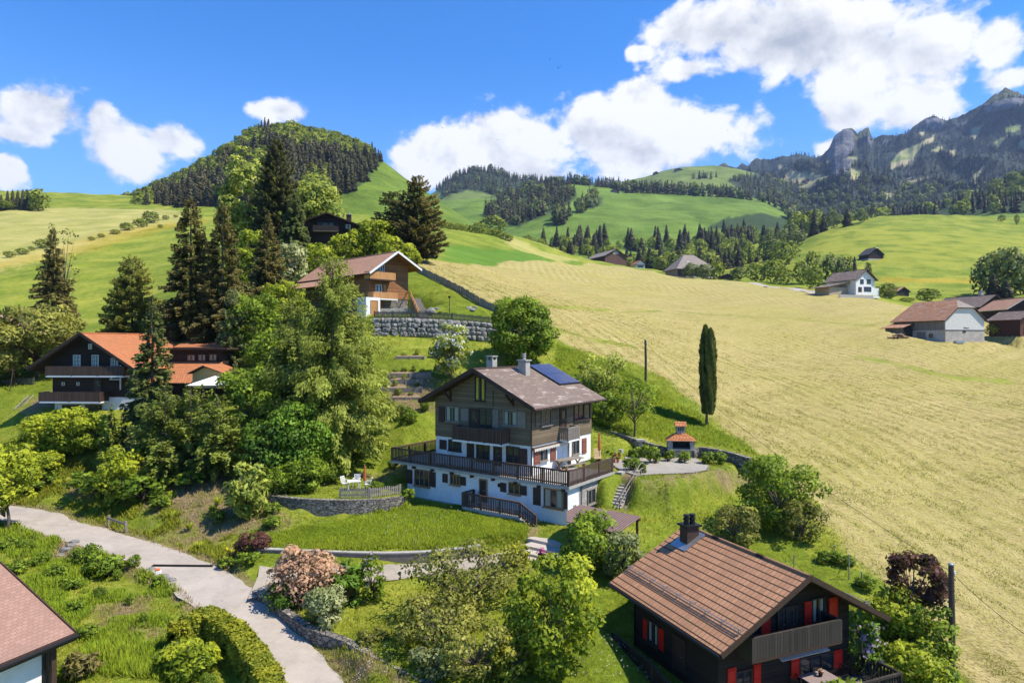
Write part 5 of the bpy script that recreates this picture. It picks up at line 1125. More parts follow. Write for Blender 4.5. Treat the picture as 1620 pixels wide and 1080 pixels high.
fr_a, fr_b = pz(1566, 158, 0), pz(1606, 150, 0); fr_a.z = G(fr_a.x, fr_a.y); fr_b.z = G(fr_b.x, fr_b.y)
r = empty('rail_fence', fr_a, 0, 'dark split rail paddock fence right of the white gabled barn', 'fence'); d = fr_b-fr_a
for k in range(6): p = d*k/5; m_ = MB(); m_.box(p.x-.1,p.x+.1,p.y-.1,p.y+.1,p.z-.5,p.z+1.3); m_.build('post', BRWN, r)
m_ = MB(); m_.beam((0,0,.6),d+Vector((0,0,.6)),.08,.16); m_.beam((0,0,1.1),d+Vector((0,0,1.1)),.08,.16); m_.build('rail', BRWN, r)
# white square parasol behind the orange roofed chalet
p = P(340, 612, 62.5); r = empty('parasol', (p.x, p.y, p.z-1.9), .2, 'open white square parasol below the small wooden porch gable', 'parasol'); a_ = 2.05
m_ = MB(); pk = (0,0,2.95); cs = [(-a_,-a_,2.2),(a_,-a_,2.2),(a_,a_,2.2),(-a_,a_,2.2)]
for i in range(4): m_.prism([cs[i], cs[(i+1) % 4], pk], (0,0,-.03))
m_.build('canopy', plain('white_canvas', (.72,.72,.68), .9, .08), r); m_ = MB(); m_.tube([(0,0,-1),(0,0,2.9)],.04); m_.build('pole', GREYW, r)
# orange car half hidden under the leaves
p = pz(133, 62.5, -9.2); p.z = G(p.x, p.y); car = empty('parked_car', p, R(4), 'orange hatchback parked under the leafy bushes below the black chalet', 'car')
CARP = plain('orange_car_paint', (.50,.16,.03), .3, .08, 2, 0, .5)
pr = [(-1.95,.35),(-1.95,.75),(-1.7,.9),(-.9,.95),(-.45,1.42),(1.0,1.46),(1.7,1.0),(1.95,.9),(1.98,.35)]
m_ = MB(); m_.prism([(x,-.8,z) for x, z in pr], (0,1.6,0)); bd = m_.build('body', CARP, car, bevel=.06)
m_ = MB(); m_.prism([(-.78,-.815,.98),(-.4,-.815,1.36),(.2,-.815,1.38),(.2,-.815,.98)], (0,.012,0)); m_.prism([(.28,-.815,.98),(.28,-.815,1.38),(.95,-.815,1.38),(1.4,-.815,1.02)], (0,.012,0)); m_.build('side_window', GLASS, car)
for x in (-1.25,1.25):
    for y in (-.78,.78): m_ = MB(); m_.tube([(x,y-.1,.32),(x,y+.1,.32)],.32,16); wq = m_.build('wheel', BLKM, car); m_ = MB(); m_.tube([(x,y-.115,.32),(x,y+.115,.32)],.2,12); m_.build('rim', STEEL, wq)
for y in (-.5,.5): m_ = MB(); m_.box(-1.99,-1.93,y-.16,y+.16,.6,.75); m_.build('headlight', GLASS, car)
m_ = MB(); m_.box(1.94,2.03,-.75,.75,.4,.55); m_.build('bumper', STEEL, car)
# swing frame, ladder, neighbour's roof at the left edge
p = P(4, 606, 73); p.z = G(p.x, p.y); r = empty('swing_frame', p, R(15), 'dark timber swing frame at the left picture edge', 'swing')
for x in (-1,1):
    for y in (-.8,.8): m_ = MB(); m_.tube([(x,y,-.2),(x,0,2.2)],.05,6); m_.build('leg', BRWN, r)
m_ = MB(); m_.tube([(-1.2,0,2.2),(1.2,0,2.2)],.05,6); m_.build('crossbar', BRWN, r)
a, b = ground_at(22,650), ground_at(45,632); r = empty('ladder', a, 0, 'old wooden ladder lying on the bank left of the black chalet', 'ladder'); d = b-a+Vector((0,0,.3)); q = Vector((.4,.25,0))
for o_ in (Vector((0,0,.1)), q+Vector((0,0,.1))): m_ = MB(); m_.beam(o_, d+o_, .07, .07); m_.build('stile', PICK, r)
for k in range(1, 8): m_ = MB(); m_.beam(d*k/8+Vector((0,0,.1)), d*k/8+q+Vector((0,0,.1)), .05, .05); m_.build('rung', PICK, r)
simple_house('house', 'dark red roofed house just showing at the left picture edge', 'house', -70, 556, 80, 4, 5.2, 8, 2.4, 4.4, DARKW, T_PINK, WHITE2, .5)
# ---- outside stair, terrace post and lamp of the honey chalet
s0, s1 = P(671,503,83.2), P(657,473,88.5); r = empty('garden_stair', s0, math.atan2(s1.y-s0.y, s1.x-s0.x), 'sloping wooden garden stair with reddish handrail beside the honey chalet', 'stair'); L_ = math.hypot(s1.x-s0.x, s1.y-s0.y); dz = s1.z-s0.z
m_ = MB(); n_ = 12
for k in range(n_): m_.box(L_*k/n_, L_*(k+1)/n_-.01, -.6, .6, -.8, .1+dz*(k+1)/n_)
m_.build('treads', GREYW, r)
m_ = MB(); m_.beam((0,.65,.9),(L_,.65,.9+dz),.08,.14); m_.beam((0,.65,.5),(L_,.65,.5+dz),.06,.12); m_.beam((L_,.65,.9+dz),(L_+3.,.65,1.0+dz),.08,.14); m_.build('handrail', ORV, r)
for k in range(6): m_ = MB(); x = L_*k/5; m_.box(x-.05,x+.05,.6,.7,-.3+dz*k/5,.95+dz*k/5); m_.build('post', ORW, r)
strip_wall('stone_wall', [P(590,488,86), P(625,488,87), P(648,487,87.5)], 2.4, .5, ROUGH, 'sunlit rubble wall under the terrace of the honey chalet')
p = ground_at(711,498); r = empty('garden_lamp', p, 0, 'slim dark lamp post in the steep garden above the boulder wall', 'lamp'); m_ = MB(); m_.tube([(0,0,-.2),(0,0,1.9)],.04,6); m_.build('post', BLKM, r); m_ = MB(); m_.box(-.15,.15,-.12,.12,1.9,2.15); m_.build('lamp_head', BLKM, r)
for k, (u, v, s_) in enumerate(((682,492,.55),(678,496,.4),(690,490,.35),(742,488,.4),(748,491,.3),(752,487,.3))): rock(ground_at(u, v), (s_*1.2, s_, s_*.7), 'grey boulder lying in the steep garden above the boulder wall', seed=50+k, group='boulders in the steep garden')
# a few birds over the ridge
for k, (u, v, y_) in enumerate(((700,203,300),(787,222,380),(883,108,420),(870,95,420),(899,93,420),(886,106,430),(1151,206,420))):
    m_ = MB(); m_.tube([(-.35,0,0),(0,0,.05),(.4,0,0)],[.03,.11,.03],6); m_.add([(-.1,0,.05),(.2,0,.05),(.05,.9,.3),(-.15,.85,.28),(-.1,0,.04),(.2,0,.04),(.05,-.9,.3),(-.15,-.85,.28)],[(0,1,2,3),(7,6,5,4)]); o = m_.build('bird', BLKM, None, 'tiny dark bird gliding in front of the clouds' if k in (0,1,6) else 'tiny bird of the loose flock in the blue sky', 'bird', 'birds in front of clouds' if k in (0,1,6) else 'flock in the blue sky'); o.location = P(u, v, y_); o.rotation_euler = (.3, .2*k, k)
# ------------------------------------------------------------------ ground cover: which plants or soil where
HAYP = gpoly([(1012,575),(960,568),(905,548),(860,528),(800,500),(745,472),(690,442),(645,420),(655,412),(720,417),(800,413),(880,414),(930,416)])+\
       [tuple(P(u,v,y)[:2]) for u,v,y in ((1000,425,385),(1100,441,345),(1180,446,320),(1250,455,300),(1300,466,235),(1380,474,222),(1430,487,205),(1560,505,178),(1990,520,165),(1990,1080,30),(1990,1300,22),(1700,1300,22))]+\
       gpoly([(1540,1078),(1500,1062),(1470,1000),(1400,915),(1330,868),(1300,830),(1285,790),(1240,752),(1190,712),(1150,680),(1110,645),(1060,605)])
def cover(poly, soft, seed=0):
    ins = inpoly(GX, GY, poly); d = pdist(GX, GY, poly); d = np.where(ins, d, -d)
    d = d+(vnoise(GX, GY, 1.6, seed+5)*1.2+vnoise(GX, GY, .5, seed+6)*.8)*soft
    return np.clip(.5+d/(soft*1.2), 0, 1)
hay = cover(HAYP, .9, 1)
# uncut grass strips left in the hay
for ln, wd in (([(860,484),(945,491),(1045,492)],.7),([(1075,493),(1160,499),(1270,506),(1380,515)],.9),([(1360,565),(1430,580),(1500,597),(1590,603)],1.6),([(880,520),(935,538),(1000,548)],.8)):
    pl = [tuple(ground_at(u, v)[:2]) for u, v in ln]; d = pdist(GX, GY, pl, False)
    hay *= 1-np.clip(1.3-d/wd+vnoise(GX, GY, 1.5, 31)*.9, 0, 1)*.85
pale = np.zeros_like(hay)
for pts, s in (([(800,372),(850,395),(918,412),(900,414),(840,404),(795,378)],4),([(0,333),(150,330),(290,334),(300,350),(200,372),(60,412),(0,430),(-200,440),(-200,338)],9),([(655,330),(640,345),(660,340)],3)):
    pale = np.maximum(pale, cover(gpoly(pts), s, 9))
lush = cover(gpoly([(700,388),(770,396),(920,413),(860,420),(760,420),(700,417)]), 5, 11)
flower = np.maximum(cover(gpoly([(-100,410),(-20,418),(60,402),(150,370),(240,356),(320,346),(330,352),(240,370),(120,405),(0,425),(-100,435)]), 6, 12)*.8, cover([tuple(P(u,v,y)[:2]) for u,v,y in ((1390,443,345),(1480,448,335),(1600,447,338),(1600,444,352),(1480,444,352),(1390,440,360))], 3, 13))
dirt = np.zeros_like(hay)
for pts, s in (([(120,770),(200,745),(260,760),(200,790),(110,785)],1.2),([(190,690),(420,700),(430,830),(330,860),(210,800),(150,760)],2.),([(300,810),(345,800),(340,850),(290,840)],1.),([(560,752),(640,735),(650,755),(600,765)],.9),([(830,838),(850,830),(850,856),(825,870)],.6),([(30,790),(95,830),(60,850),(20,820)],.8),([(60,845),(120,858),(125,885),(100,890),(50,868)],.8),([(150,960),(220,950),(240,1000),(160,1010)],1.),
               ([(1020,762),(1150,745),(1190,758),(1180,768),(1060,770)],.9),([(620,590),(700,600),(690,650),(610,660)],1.2),([(30,650),(85,615),(100,640),(60,665)],1.),([(520,1040),(560,1035),(640,1080),(540,1080)],.5),([(990,748),(1012,755),(985,812),(965,812)],.4)):
    dirt = np.maximum(dirt, cover(gpoly(pts), s, 15))
farfield = cover(gpoly([(1290,372),(1440,368),(1620,372),(1900,372),(1900,420),(1620,425),(1400,420),(1290,400)]), 8, 21)
_q = np.clip(GY-31, 0, 160); swath = (GX+.18*_q+.0022*_q*_q)/2.7+vnoise(GX, GY, 9, 70)*2.6/(2*math.pi)
rd = pdist(GX, GY, [tuple(p)[:2] for p in RL[::3]], False); dirt = np.maximum(dirt, np.where(GY < 66, np.clip(1.6-np.abs(rd-1.75)/.35+vnoise(GX, GY, 1.1, 88)*1.6, 0, 1)*.8, 0))
me = np_mesh('ground', np.stack([GX, GY, GZ], -1).reshape(-1, 3),
    (lambda nr, nc: (np.arange(nr-1)[:,None]*nc+np.arange(nc-1)[None])[..., None]+np.array([0, 1, nc+1, nc]))(*GX.shape).reshape(-1, 4),
    {k: a.ravel() for k, a in dict(hay=hay, pale=pale, lush=lush, flower=flower, dirt=dirt, farfield=farfield, swath=swath).items()}, True)
m, t = new_mat('meadow_and_soil'); o = t.obj()
big = t.noise(o, .05, 5, .6); mid = t.noise(o, .7, 5, .65); fine = t.noise(o, 5., 4, .7)
st = t.noise(t.scale(o, (1., 3.2, 1.)), 1.7, 5, .75, 1.2); st2 = t.noise(t.scale(o, (2.6, .9, 1.)), 3., 4, .7, .8)
gf = t.math('ADD', t.math('MULTIPLY', big, .5), t.math('ADD', t.math('MULTIPLY', mid, .3), t.math('MULTIPLY', fine, .3)))
grass = t.ramp(gf, [(.40, (.072,.112,.009)), (.53, (.155,.203,.016)), (.65, (.305,.30,.042))])
hf = t.math('ADD', t.math('MULTIPLY', st, .6), t.math('MULTIPLY', st2, .4))
sw = t.n('ShaderNodeMapping', {0: o, 2: (0, 0, R(-38))}).outputs[0]
stripe = t.noise(t.scale(sw, (.035, .42, .05)), 1., 4, .6, .3)
sw_ = t.math('SINE', t.math('MULTIPLY', t.attr('swath'), 2*math.pi))
hf = t.math('ADD', t.math('ADD', t.math('MULTIPLY', hf, .8), t.math('MULTIPLY', stripe, .2)), t.math('MULTIPLY', sw_, t.math('MULTIPLY', t.smooth(t.noise(o, .06, 3), .3, .7), .05)))
hayc = t.ramp(hf, [(.34, (.145,.14,.028)), (.45, (.31,.262,.083)), (.58, (.415,.34,.138)), (.74, (.54,.455,.23))])
hayg = t.ramp(t.noise(o, .045, 4, .6), [(.42, (0,0,0)), (.62, (1,1,1))])
hayc = t.mix(t.math('MULTIPLY', hayg, .55), hayc, t.mix(.5, hayc, (.27,.27,.04)))
dirtc = t.ramp(t.math('ADD', t.math('MULTIPLY', mid, .5), t.math('MULTIPLY', fine, .5)), [(.35, (.10,.065,.035)), (.65, (.30,.22,.12))])
palec = t.ramp(gf, [(.38, (.20,.22,.035)), (.66, (.42,.37,.12))])
c = t.mix(t.attr('pale'), grass, palec)
c = t.mix(t.math('MULTIPLY', t.attr('farfield'), t.smooth(big, .3, .62)), c, (.26,.27,.03))
c = t.mix(t.attr('lush'), c, t.ramp(gf, [(.4, (.07,.15,.012)), (.7, (.13,.225,.022))]))
c = t.mix(t.math('MULTIPLY', t.math('MULTIPLY', t.attr('flower'), .62), t.smooth(t.math('ADD', mid, t.math('MULTIPLY', fine, .3)), .38, .85)), c, (.46,.27,.02))
c = t.mix(t.attr('hay'), c, hayc)
c = t.mix(t.math('MULTIPLY', t.attr('dirt'), t.smooth(mid, .28, .55)), c, dirtc)
b = t.bump(t.math('ADD', hf, t.math('MULTIPLY', fine, .6)), .55, .25)
finish(m, t, c, .9, b, .12)
link('ground', me, None, m, kind='structure')
# ------------------------------------------------------------------ road and drive laid on their beds
def ribbon(line, wl, wr, dz=.05, n=7):
    V = []; Fc = []; L = [Vector(p) for p in line]
    for i, p in enumerate(L):
        d = (L[min(i+1, len(L)-1)]-L[max(i-1, 0)]); d.z = 0; d.normalize(); s = Vector((d.y, -d.x, 0))
        a = wl(i/(len(L)-1)) if callable(wl) else wl; b = wr(i/(len(L)-1)) if callable(wr) else wr
        a += .22*mnoise.noise(p*.9); b += .22*mnoise.noise(p*.9+Vector((9,3,1)))
        for k in range(n):
            q = p+s*(-a+(a+b)*k/(n-1)); V.append((q.x, q.y, max(G(q.x, q.y)+.02, p.z+dz)))
    for i in range(len(L)-1):
        for k in range(n-1): Fc.append((i*n+k, i*n+k+1, (i+1)*n+k+1, (i+1)*n+k))
    return V, Fc
ASPH = mat_asphalt('worn_asphalt', (.37,.32,.265)); CONC = mat_asphalt('drive_concrete', (.36,.31,.24))
V, Fc = ribbon(RL, lambda s: 1.55, lambda s: 1.55+.5*math.exp(-((s-.5)/.05)**2), .03)
link('road', np_mesh('road', V, Fc, smooth=True), None, ASPH, kind='structure')
V, Fc = ribbon(DL, lambda s: 1.1+.9*(1-s)**3, lambda s: 1.15+1.2*(1-s)**4, .045)
link('driveway', np_mesh('driveway', V, Fc, smooth=True), None, CONC, kind='structure')
# ================================================================== vegetation kit
def tangents(N, rng):
    r = rng.normal(size=N.shape); t = r-(r*N).sum(1, keepdims=True)*N; t /= np.linalg.norm(t, axis=1, keepdims=True)+1e-9
    return t, np.cross(N, t)
def norm(a): return a/(np.linalg.norm(a, axis=-1, keepdims=True)+1e-9)
class Leaves:
    def __init__(s): s.V = []; s.T = []; s.N = []
    def add(s, C, A, B, tint, nv=None):
        """rhombus leaves: centre, half long axis, half short axis, side of the leaf mass they lie on"""
        q = np.stack([C-A, C+B-A*.1, C+A, C-B-A*.1], 1); s.V.append(q.reshape(-1, 3)); s.T.append(np.repeat(tint, 4))
        s.N.append(np.repeat(norm(nv) if nv is not None else np.tile([0, 0, 1.], (len(C), 1)), 4, axis=0))
    def mesh(s, name):
        V = np.concatenate(s.V); return np_mesh(name, V, np.arange(len(V)).reshape(-1, 4), {'tint': np.clip(np.concatenate(s.T), 0, 1), 'nrm': np.concatenate(s.N)})
def bark_mesh(trunk, limbs):
    mb = MB(); mb.tube(*trunk, n=8)
    for p, r in limbs: mb.tube(p, r, 5)
    return mb
def broadleaf(seed, h, w, leaf=.16, dens=1., base=.25, lump=.35, shape=1., nclump=None, flat=.0, air=0., asp=1.9):
    """crown of leaf clumps round limbs; returns leaves and trunk builder"""
    rng = np.random.default_rng(seed); L = Leaves(); z0 = h*base; ch = h-z0; R_ = w/2
    n = nclump or int(26+18*min(3, ch*w/18)); cs = []; tries = 0
    while len(cs) < n and tries < n*30:
        tries += 1
        d = norm(rng.normal(size=3)); rr = rng.uniform(.45, 1.)**.45
        t = d[2]*rr*.5+.5
        prof = (math.sin(math.pi*min(1, max(.02, t**shape*.93+.05))))**.6
        lum = 1+lump*mnoise.noise(Vector(d)*1.6+Vector((seed*3.7, 0, 0)))
        az = math.atan2(d[1], d[0]); rad = math.sqrt(max(0, 1-(2*t-1)**2*.85))*rr
        c = np.array([math.cos(az)*R_*prof*rr*lum*.88, math.sin(az)*R_*prof*rr*lum*.88, z0+ch*(.04+.92*t)*(1+.05*lum)-.02*h])
        cs.append((c, rng.uniform(.6, 1.4)*R_*(.30 if n < 60 else .24)*(1-air*.35)))
    limbs = []
    for c, r in cs:
        m = int(max(12, 10*dens*(r/leaf)**2*(.9-air*.4)))
        D = norm(rng.normal(size=(m, 3))+np.array([0, 0, .35])); rad = rng.uniform(.35, 1., size=(m, 1))**.5
        C = c+D*r*rad*np.array([1.15, 1.15, .8])+rng.normal(size=(m, 3))*leaf*.25
        N = norm(D*.8+rng.normal(size=(m, 3))*.65+np.array([0, 0, .45])); t, b = tangents(N, rng)
        t[:, 2] -= .25; s_ = leaf*rng.uniform(.5, 1.45, size=(m, 1))
        L.add(C, t*s_*.5*asp/1.4, b*s_*.5/1.1, .5+(rng.uniform()-.5)*.7+(rng.uniform(size=m)-.5)*.6, D+np.array([0, 0, .3])+norm(c-np.array([0, 0, z0+ch*.4]))*.35)
        if len(limbs) < 26:
            st = np.array([0, 0, z0*.6+(c[2]-z0)*.35]); mid = st*.45+c*.55+np.array([0, 0, -.1*r])
            limbs.append(([st, mid, c], [max(.02, w*.011), max(.015, w*.007), .008]))
    tr = ([(0, 0, -.6), (rng.normal()*.03*w, 0, z0*.6), (rng.normal()*.05*w, rng.normal()*.04*w, h*.75)], [max(.05, h*.022), max(.04, h*.016), .02])
    return L, bark_mesh(tr, limbs)
def conifer(seed, h, w, spray=.25, dens=1., droop=.25, up=.12, base=.06, pw=.85, hang=0., gap=.42, asp=3.2, ragged=.25, nb=9, top=1.0):
    """whorls of branches carrying needle sprays"""
    rng = np.random.default_rng(seed); L = Leaves(); R_ = w/2; z = h*base; C = []; A = []; B = []; T = []; NV = []; limbs = []
    gap = gap*.8
    while z < h*.985:
        t = (z-h*base)/(h*(1-base)); r0 = R_*(1-t)**pw*min(1, .55+t*3.5)+.06*R_*(1-t)+.04
        for k in range(max(4, int(nb*(.5+.6*(1-t))))):
            a = rng.uniform(0, 2*math.pi); l = r0*rng.uniform(1-ragged*1.6, 1+ragged*.5); zz = z+rng.uniform(-1., 1.)*gap
            d = np.array([math.cos(a), math.sin(a), 0]); sd = np.array([-d[1], d[0], 0]); br = rng.uniform()
            m = max(4, int((l/spray)**1.2*8.*dens)); s_ = rng.uniform(.18, 1.03, size=m)**.75
            rise = up*(1+t)*l; zc = zz+rise*s_-droop*l*s_**2*(1.2-t)+.1*l*np.maximum(0, s_-.8)
            off = (rng.uniform(-1, 1, size=m))*l*.30*(1.15-s_)
            c = d[None]*(l*s_)[:, None]+sd[None]*off[:, None]; c[:, 2] = zc-np.abs(off)*.22-rng.uniform(0, 1, size=m)**1.5*gap*(1.3+hang*1.2)
            dirv = norm(d[None]*(.9)+sd[None]*(np.sign(off)*rng.uniform(.1, .9, size=m))[:, None]+np.stack([0*s_, 0*s_, (up-droop*1.6*s_)*(1.1-t)-hang*rng.uniform(.3, 1.4, size=m)], 1))
            nn = norm(np.stack([d[0]*.5+0*s_, d[1]*.5+0*s_, 0*s_+.8], 1)+rng.normal(size=(m, 3))*.75); bb = norm(np.cross(nn, dirv))
            q = (spray*rng.uniform(.6, 1.25, size=(m, 1))*(.55+.45*(1-t)))
            NV.append(np.stack([d[0]*.6+0*s_, d[1]*.6+0*s_, .75+0*s_], 1)+sd[None]*(np.sign(off)*.25)[:, None]+rng.normal(size=(m, 3))*.18)
            C.append(c); A.append(dirv*q*.62); B.append(bb*q*2.3/asp*.62); T.append(.5+(br-.5)*.55+(rng.uniform(size=m)-.5)*.55+(s_-.6)*.35)
            if rng.uniform() < .22 and l > .5: limbs.append(([(0, 0, zz), tuple(d*l*.5+np.array([0, 0, zz+rise*.5-droop*l*.25])), tuple(d*l*.9+np.array([0, 0, zz+rise*.9-droop*l*.81*(1.2-t)]))], [.035, .02, .008]))
        z += gap*(1-.45*t)*rng.uniform(.8, 1.2)
    L.add(np.concatenate(C), np.concatenate(A), np.concatenate(B), np.concatenate(T), np.concatenate(NV))
    return L, bark_mesh(([(0, 0, -.8), (0, 0, h*.5), (0, 0, h*.99)], [max(.08, h*.014), h*.009, .015]), limbs[:60])
def column(seed, h, w, spires=((0, 0, 1.),), leaf=.2, base=.12, dens=1.):
    rng = np.random.default_rng(seed); L = Leaves()
    for sx, sy, hh in spires:
        m = int(5200*dens); t = rng.uniform(0, 1, size=m)**.9; a = rng.uniform(0, 2*math.pi, size=m)
        prof = np.minimum(1, .62+t*1.6)*np.minimum(1, (1-t)*4.5)**.55; lum = 1+.16*np.sin(a*5+t*9)+.10*np.sin(a*3-t*23)
        r = w/2*prof*lum*rng.uniform(.72, 1.04, size=m); z = h*base+(h*hh-h*base)*t
        D = np.stack([np.cos(a), np.sin(a), 0*a], 1); C = D*r[:, None]+np.stack([sx+0*z, sy+0*z, z], 1)
        A = norm(np.stack([D[:, 0]*.35, D[:, 1]*.35, 0*a+1], 1)+rng.normal(size=(m, 3))*.22); N = norm(D+rng.normal(size=(m, 3))*.4); Bv = norm(np.cross(N, A)); q = leaf*rng.uniform(.6, 1.3, size=(m, 1))
        L.add(C, A*q*.8, Bv*q*.3, .45+.25*np.sin(a*5+t*9)*.6+(rng.uniform(size=m)-.5)*.7, D+rng.normal(size=(m, 3))*.3+np.array([0, 0, .25]))
    return L, bark_mesh(([(0, 0, -.5), (0, 0, h*.5)], [w*.14, w*.08]), [])
BARK = plain('grey_bark', (.14,.11,.085), .95, .4, 5, .6); BARKD = plain('brown_bark', (.075,.052,.038), .95, .4, 5, .6)
FOL = {
 'spruce': foliage('spruce_needles', (0.038,0.042,0.015), (0.284,0.232,0.063), 0.22), 'fir': foliage('fir_needles', (0.037,0.063,0.019), (0.243,0.276,0.065), 0.24),
 'dark': foliage('dark_needles', (0.035,0.049,0.017), (0.172,0.170,0.053), 0.20), 'yew': foliage('yew_needles', (.035,.055,.010), (.33,.39,.055), 0.30),
 'larch': foliage('larch_needles', (.045,.078,.010), (.44,.49,.075), 0.40), 'leaf': foliage('green_leaves', (0.046,0.098,0.008), (0.343,0.455,0.036), 0.40),
 'bright': foliage('bright_leaves', (0.103,0.170,0.010), (0.574,0.617,0.042), 0.45), 'pale': foliage('pale_leaves', (0.114,0.176,0.027), (0.609,0.650,0.116), 0.45),
 'deep': foliage('deep_green_leaves', (0.030,0.076,0.009), (0.209,0.354,0.027), 0.35), 'olive': foliage('olive_leaves', (.085,.092,.016), (.47,.46,.09), 0.40),
 'copper': foliage('copper_leaves', (0.031,0.012,0.012), (0.178,0.065,0.053), 0.30), 'rose': foliage('rose_leaves', (0.186,0.101,0.062), (0.713,0.434,0.264), 0.35),
 'cream': foliage('cream_leaves', (0.170,0.220,0.060), (0.600,0.600,0.300), 0.40), 'thuja': foliage('thuja_sprays', (0.023,0.037,0.010), (0.251,0.251,0.041), 0.22),
 'hedge': foliage('hedge_leaves', (0.078,0.132,0.012), (0.527,0.496,0.043), 0.40), 'grey': foliage('greygreen_leaves', (0.109,0.132,0.046), (0.403,0.434,0.171), 0.40),
 'brownish': foliage('dry_stems', (0.124,0.078,0.046), (0.465,0.310,0.171), 0.30), 'magenta': foliage('magenta_petals', (0.350,0.010,0.160), (0.600,0.030,0.320), 0.30), 'white': foliage('white_petals', (0.500,0.500,0.450), (0.800,0.800,0.750), 0.30), 'lilac': foliage('lilac_petals', (0.280,0.170,0.300), (0.500,0.360,0.520), 0.30), 'yellow': foliage('yellow_leaves', (0.279,0.264,0.016), (0.775,0.651,0.046), 0.40)}
def base_at(u, y, sink=.05): x = (u-CU)/F*y; return Vector((x, y, G(x, y)-sink))
def tree(name, label, u, vtop, y, wpx, fol, kind='b', cat='tree', group=None, bark=BARK, rz=None, crown='crown', **kw):
    """a tree whose top shows at (u, vtop) and whose crown is wpx wide, y metres away"""
    b = base_at(u, y); h = (CV-vtop)/F*y-b.z; w = wpx/F*y; sd = int(u*7+vtop*3) % 9973
    f = {'b': broadleaf, 'c': conifer, 't': column}[kind]
    L, tb = f(sd, h, w, **kw)
    r = empty(name, b, (sd % 63)/10. if rz is None else rz, label, cat, group)
    link(crown, L.mesh(crown), r, FOL[fol] if isinstance(fol, str) else fol)
    tb.build('trunk' if cat == 'tree' else 'stem', bark, r, smooth=True); return r
def again(src, u, y, label, hs=1., ws=None, rz=0., vtop=None, group=None):
    """a copy of a tree or bush standing somewhere else"""
    b = base_at(u, y); c = copy_tree(src); c.location = b; ws = ws or hs
    if vtop is not None:
        hh = max((v[2] for v in src.children[0].bound_box)); hs = max((CV-vtop)/F*y-b.z, .02*y)/hh; ws = ws*hs if ws != hs else hs
    c.scale = (ws, ws, hs); c.rotation_euler.z = rz; c['label'] = label
    if group: c['group'] = group
    elif 'group' in c: del c['group']
    return c
# ---------------- trees round the black chalet and up the left slope
tree('spruce', 'slim dark spruce with a ragged top standing alone on the green slope, far left', 84, 352, 92, 82, 'spruce', 'c', droop=.35, dens=1.2, bark=BARKD, ragged=.3)
tree('dead_tree', 'thin half bare tree behind the tip of the lone dark spruce', 100, 342, 100, 62, 'olive', leaf=.3, dens=.28, base=.3, nclump=26, air=1.)
tree('fir', 'broad blunt olive fir above the orange roof', 209, 406, 84, 100, 'olive', 'c', pw=.5, droop=.2, dens=1.35, ragged=.2, up=.25)
tree('spruce', 'tall brown green spruce, left one of the touching pair behind the orange roof', 302, 306, 81, 122, 'spruce', 'c', droop=.3, dens=1.3, pw=.74)
tree('spruce', 'tall spruce with reddish tip, right one of the touching pair behind the orange roof', 352, 317, 80, 120, 'spruce', 'c', droop=.3, dens=1.3, pw=.7)
tree('spruce', 'spruce standing right in front of the orange roof', 241, 462, 58.5, 98, 'fir', 'c', droop=.32, dens=1.3, pw=.8)
tree('spruce', 'slender spruce between the spruce pair and the big feathery larch', 424, 333, 98, 76, 'spruce', 'c', droop=.3, dens=1.1, pw=.8)
tree('ash', 'tall pale green broadleaf tree leaning on the very tall dark fir at the hilltop', 396, 238, 132, 96, 'pale', leaf=.5, dens=1.15, base=.1, shape=.9, lump=.5)
tree('fir', 'very tall dark fir with rounded top, highest tree of the slope', 438, 219, 126, 92, 'dark', 'c', droop=.1, up=.2, dens=1.2, pw=.5, spray=.36)
tree('fir', 'bluish dark fir below the very tall one, touching the black hilltop chalet', 466, 298, 121, 58, 'fir', 'c', droop=.45, dens=1.2, pw=.6, hang=.5, spray=.34)
tree('maple', 'light green round broadleaf tree behind the black hilltop chalet', 492, 288, 150, 84, 'pale', leaf=.5, dens=1.1, base=.15)
tree('cedar', 'dark brown green cedar, left of the tree pair beside the black hilltop chalet', 628, 300, 124, 92, 'dark', 'c', pw=.4, droop=.05, up=.1, dens=1.4, spray=.38, gap=.7, ragged=.35)
tree('pine', 'tall rugged pine, right half of the big tree pair right of the black hilltop chalet', 660, 276, 121, 96, 'spruce', 'c', pw=.62, droop=.15, up=.3, dens=1.1, spray=.36, ragged=.45)
sh = tree('bush', 'bright green bush right below the black hilltop chalet', 553, 366, 118, 62, 'bright', cat='bush', leaf=.36, dens=.8, base=.05)
tree('bush', 'largest bright green bush between the black hilltop chalet and the tall pine', 596, 347, 119, 66, 'bright', cat='bush', leaf=.36, dens=.8, base=.05)
again(sh, 628, 112, 'bright green bush just above the terracotta roof ridge', vtop=372, rz=2.); again(sh, 505, 114, 'light bush in front of the black hilltop chalet wall', vtop=382, rz=1.)
again(sh, 655, 116, 'small bright bush at the foot of the rugged pine', vtop=398, rz=4.)
tree('maple', 'bright broadleaf tree between the slender spruce and the pale ash', 400, 365, 112, 70, 'bright', leaf=.36, dens=.8, base=.1)
tree('elder', 'cream flowering elder left of the terracotta roof', 462, 384, 104, 58, 'cream', leaf=.34, dens=.7, base=.1)
tree('maple', 'dense green maple left of the feathery larch top', 402, 462, 76, 92, 'leaf', leaf=.24, base=.08)
tree('maple', 'bright green tree filling the gap under the slender spruce', 446, 440, 82, 74, 'bright', leaf=.26, base=.08)
tree('pine', 'pale olive pine between the spruce pair and the orange roof wing', 368, 455, 74, 52, 'grey', 'c', droop=.1, up=.3, pw=.5, dens=.9)
tree('larch', 'huge feathery light green larch left of the big white chalet', 526, 400, 57.5, 226, 'larch', 'c', droop=.42, up=.24, hang=.85, dens=1.5, pw=.64, spray=.28, gap=.5, base=.05, ragged=.5, asp=5.6, nb=10)
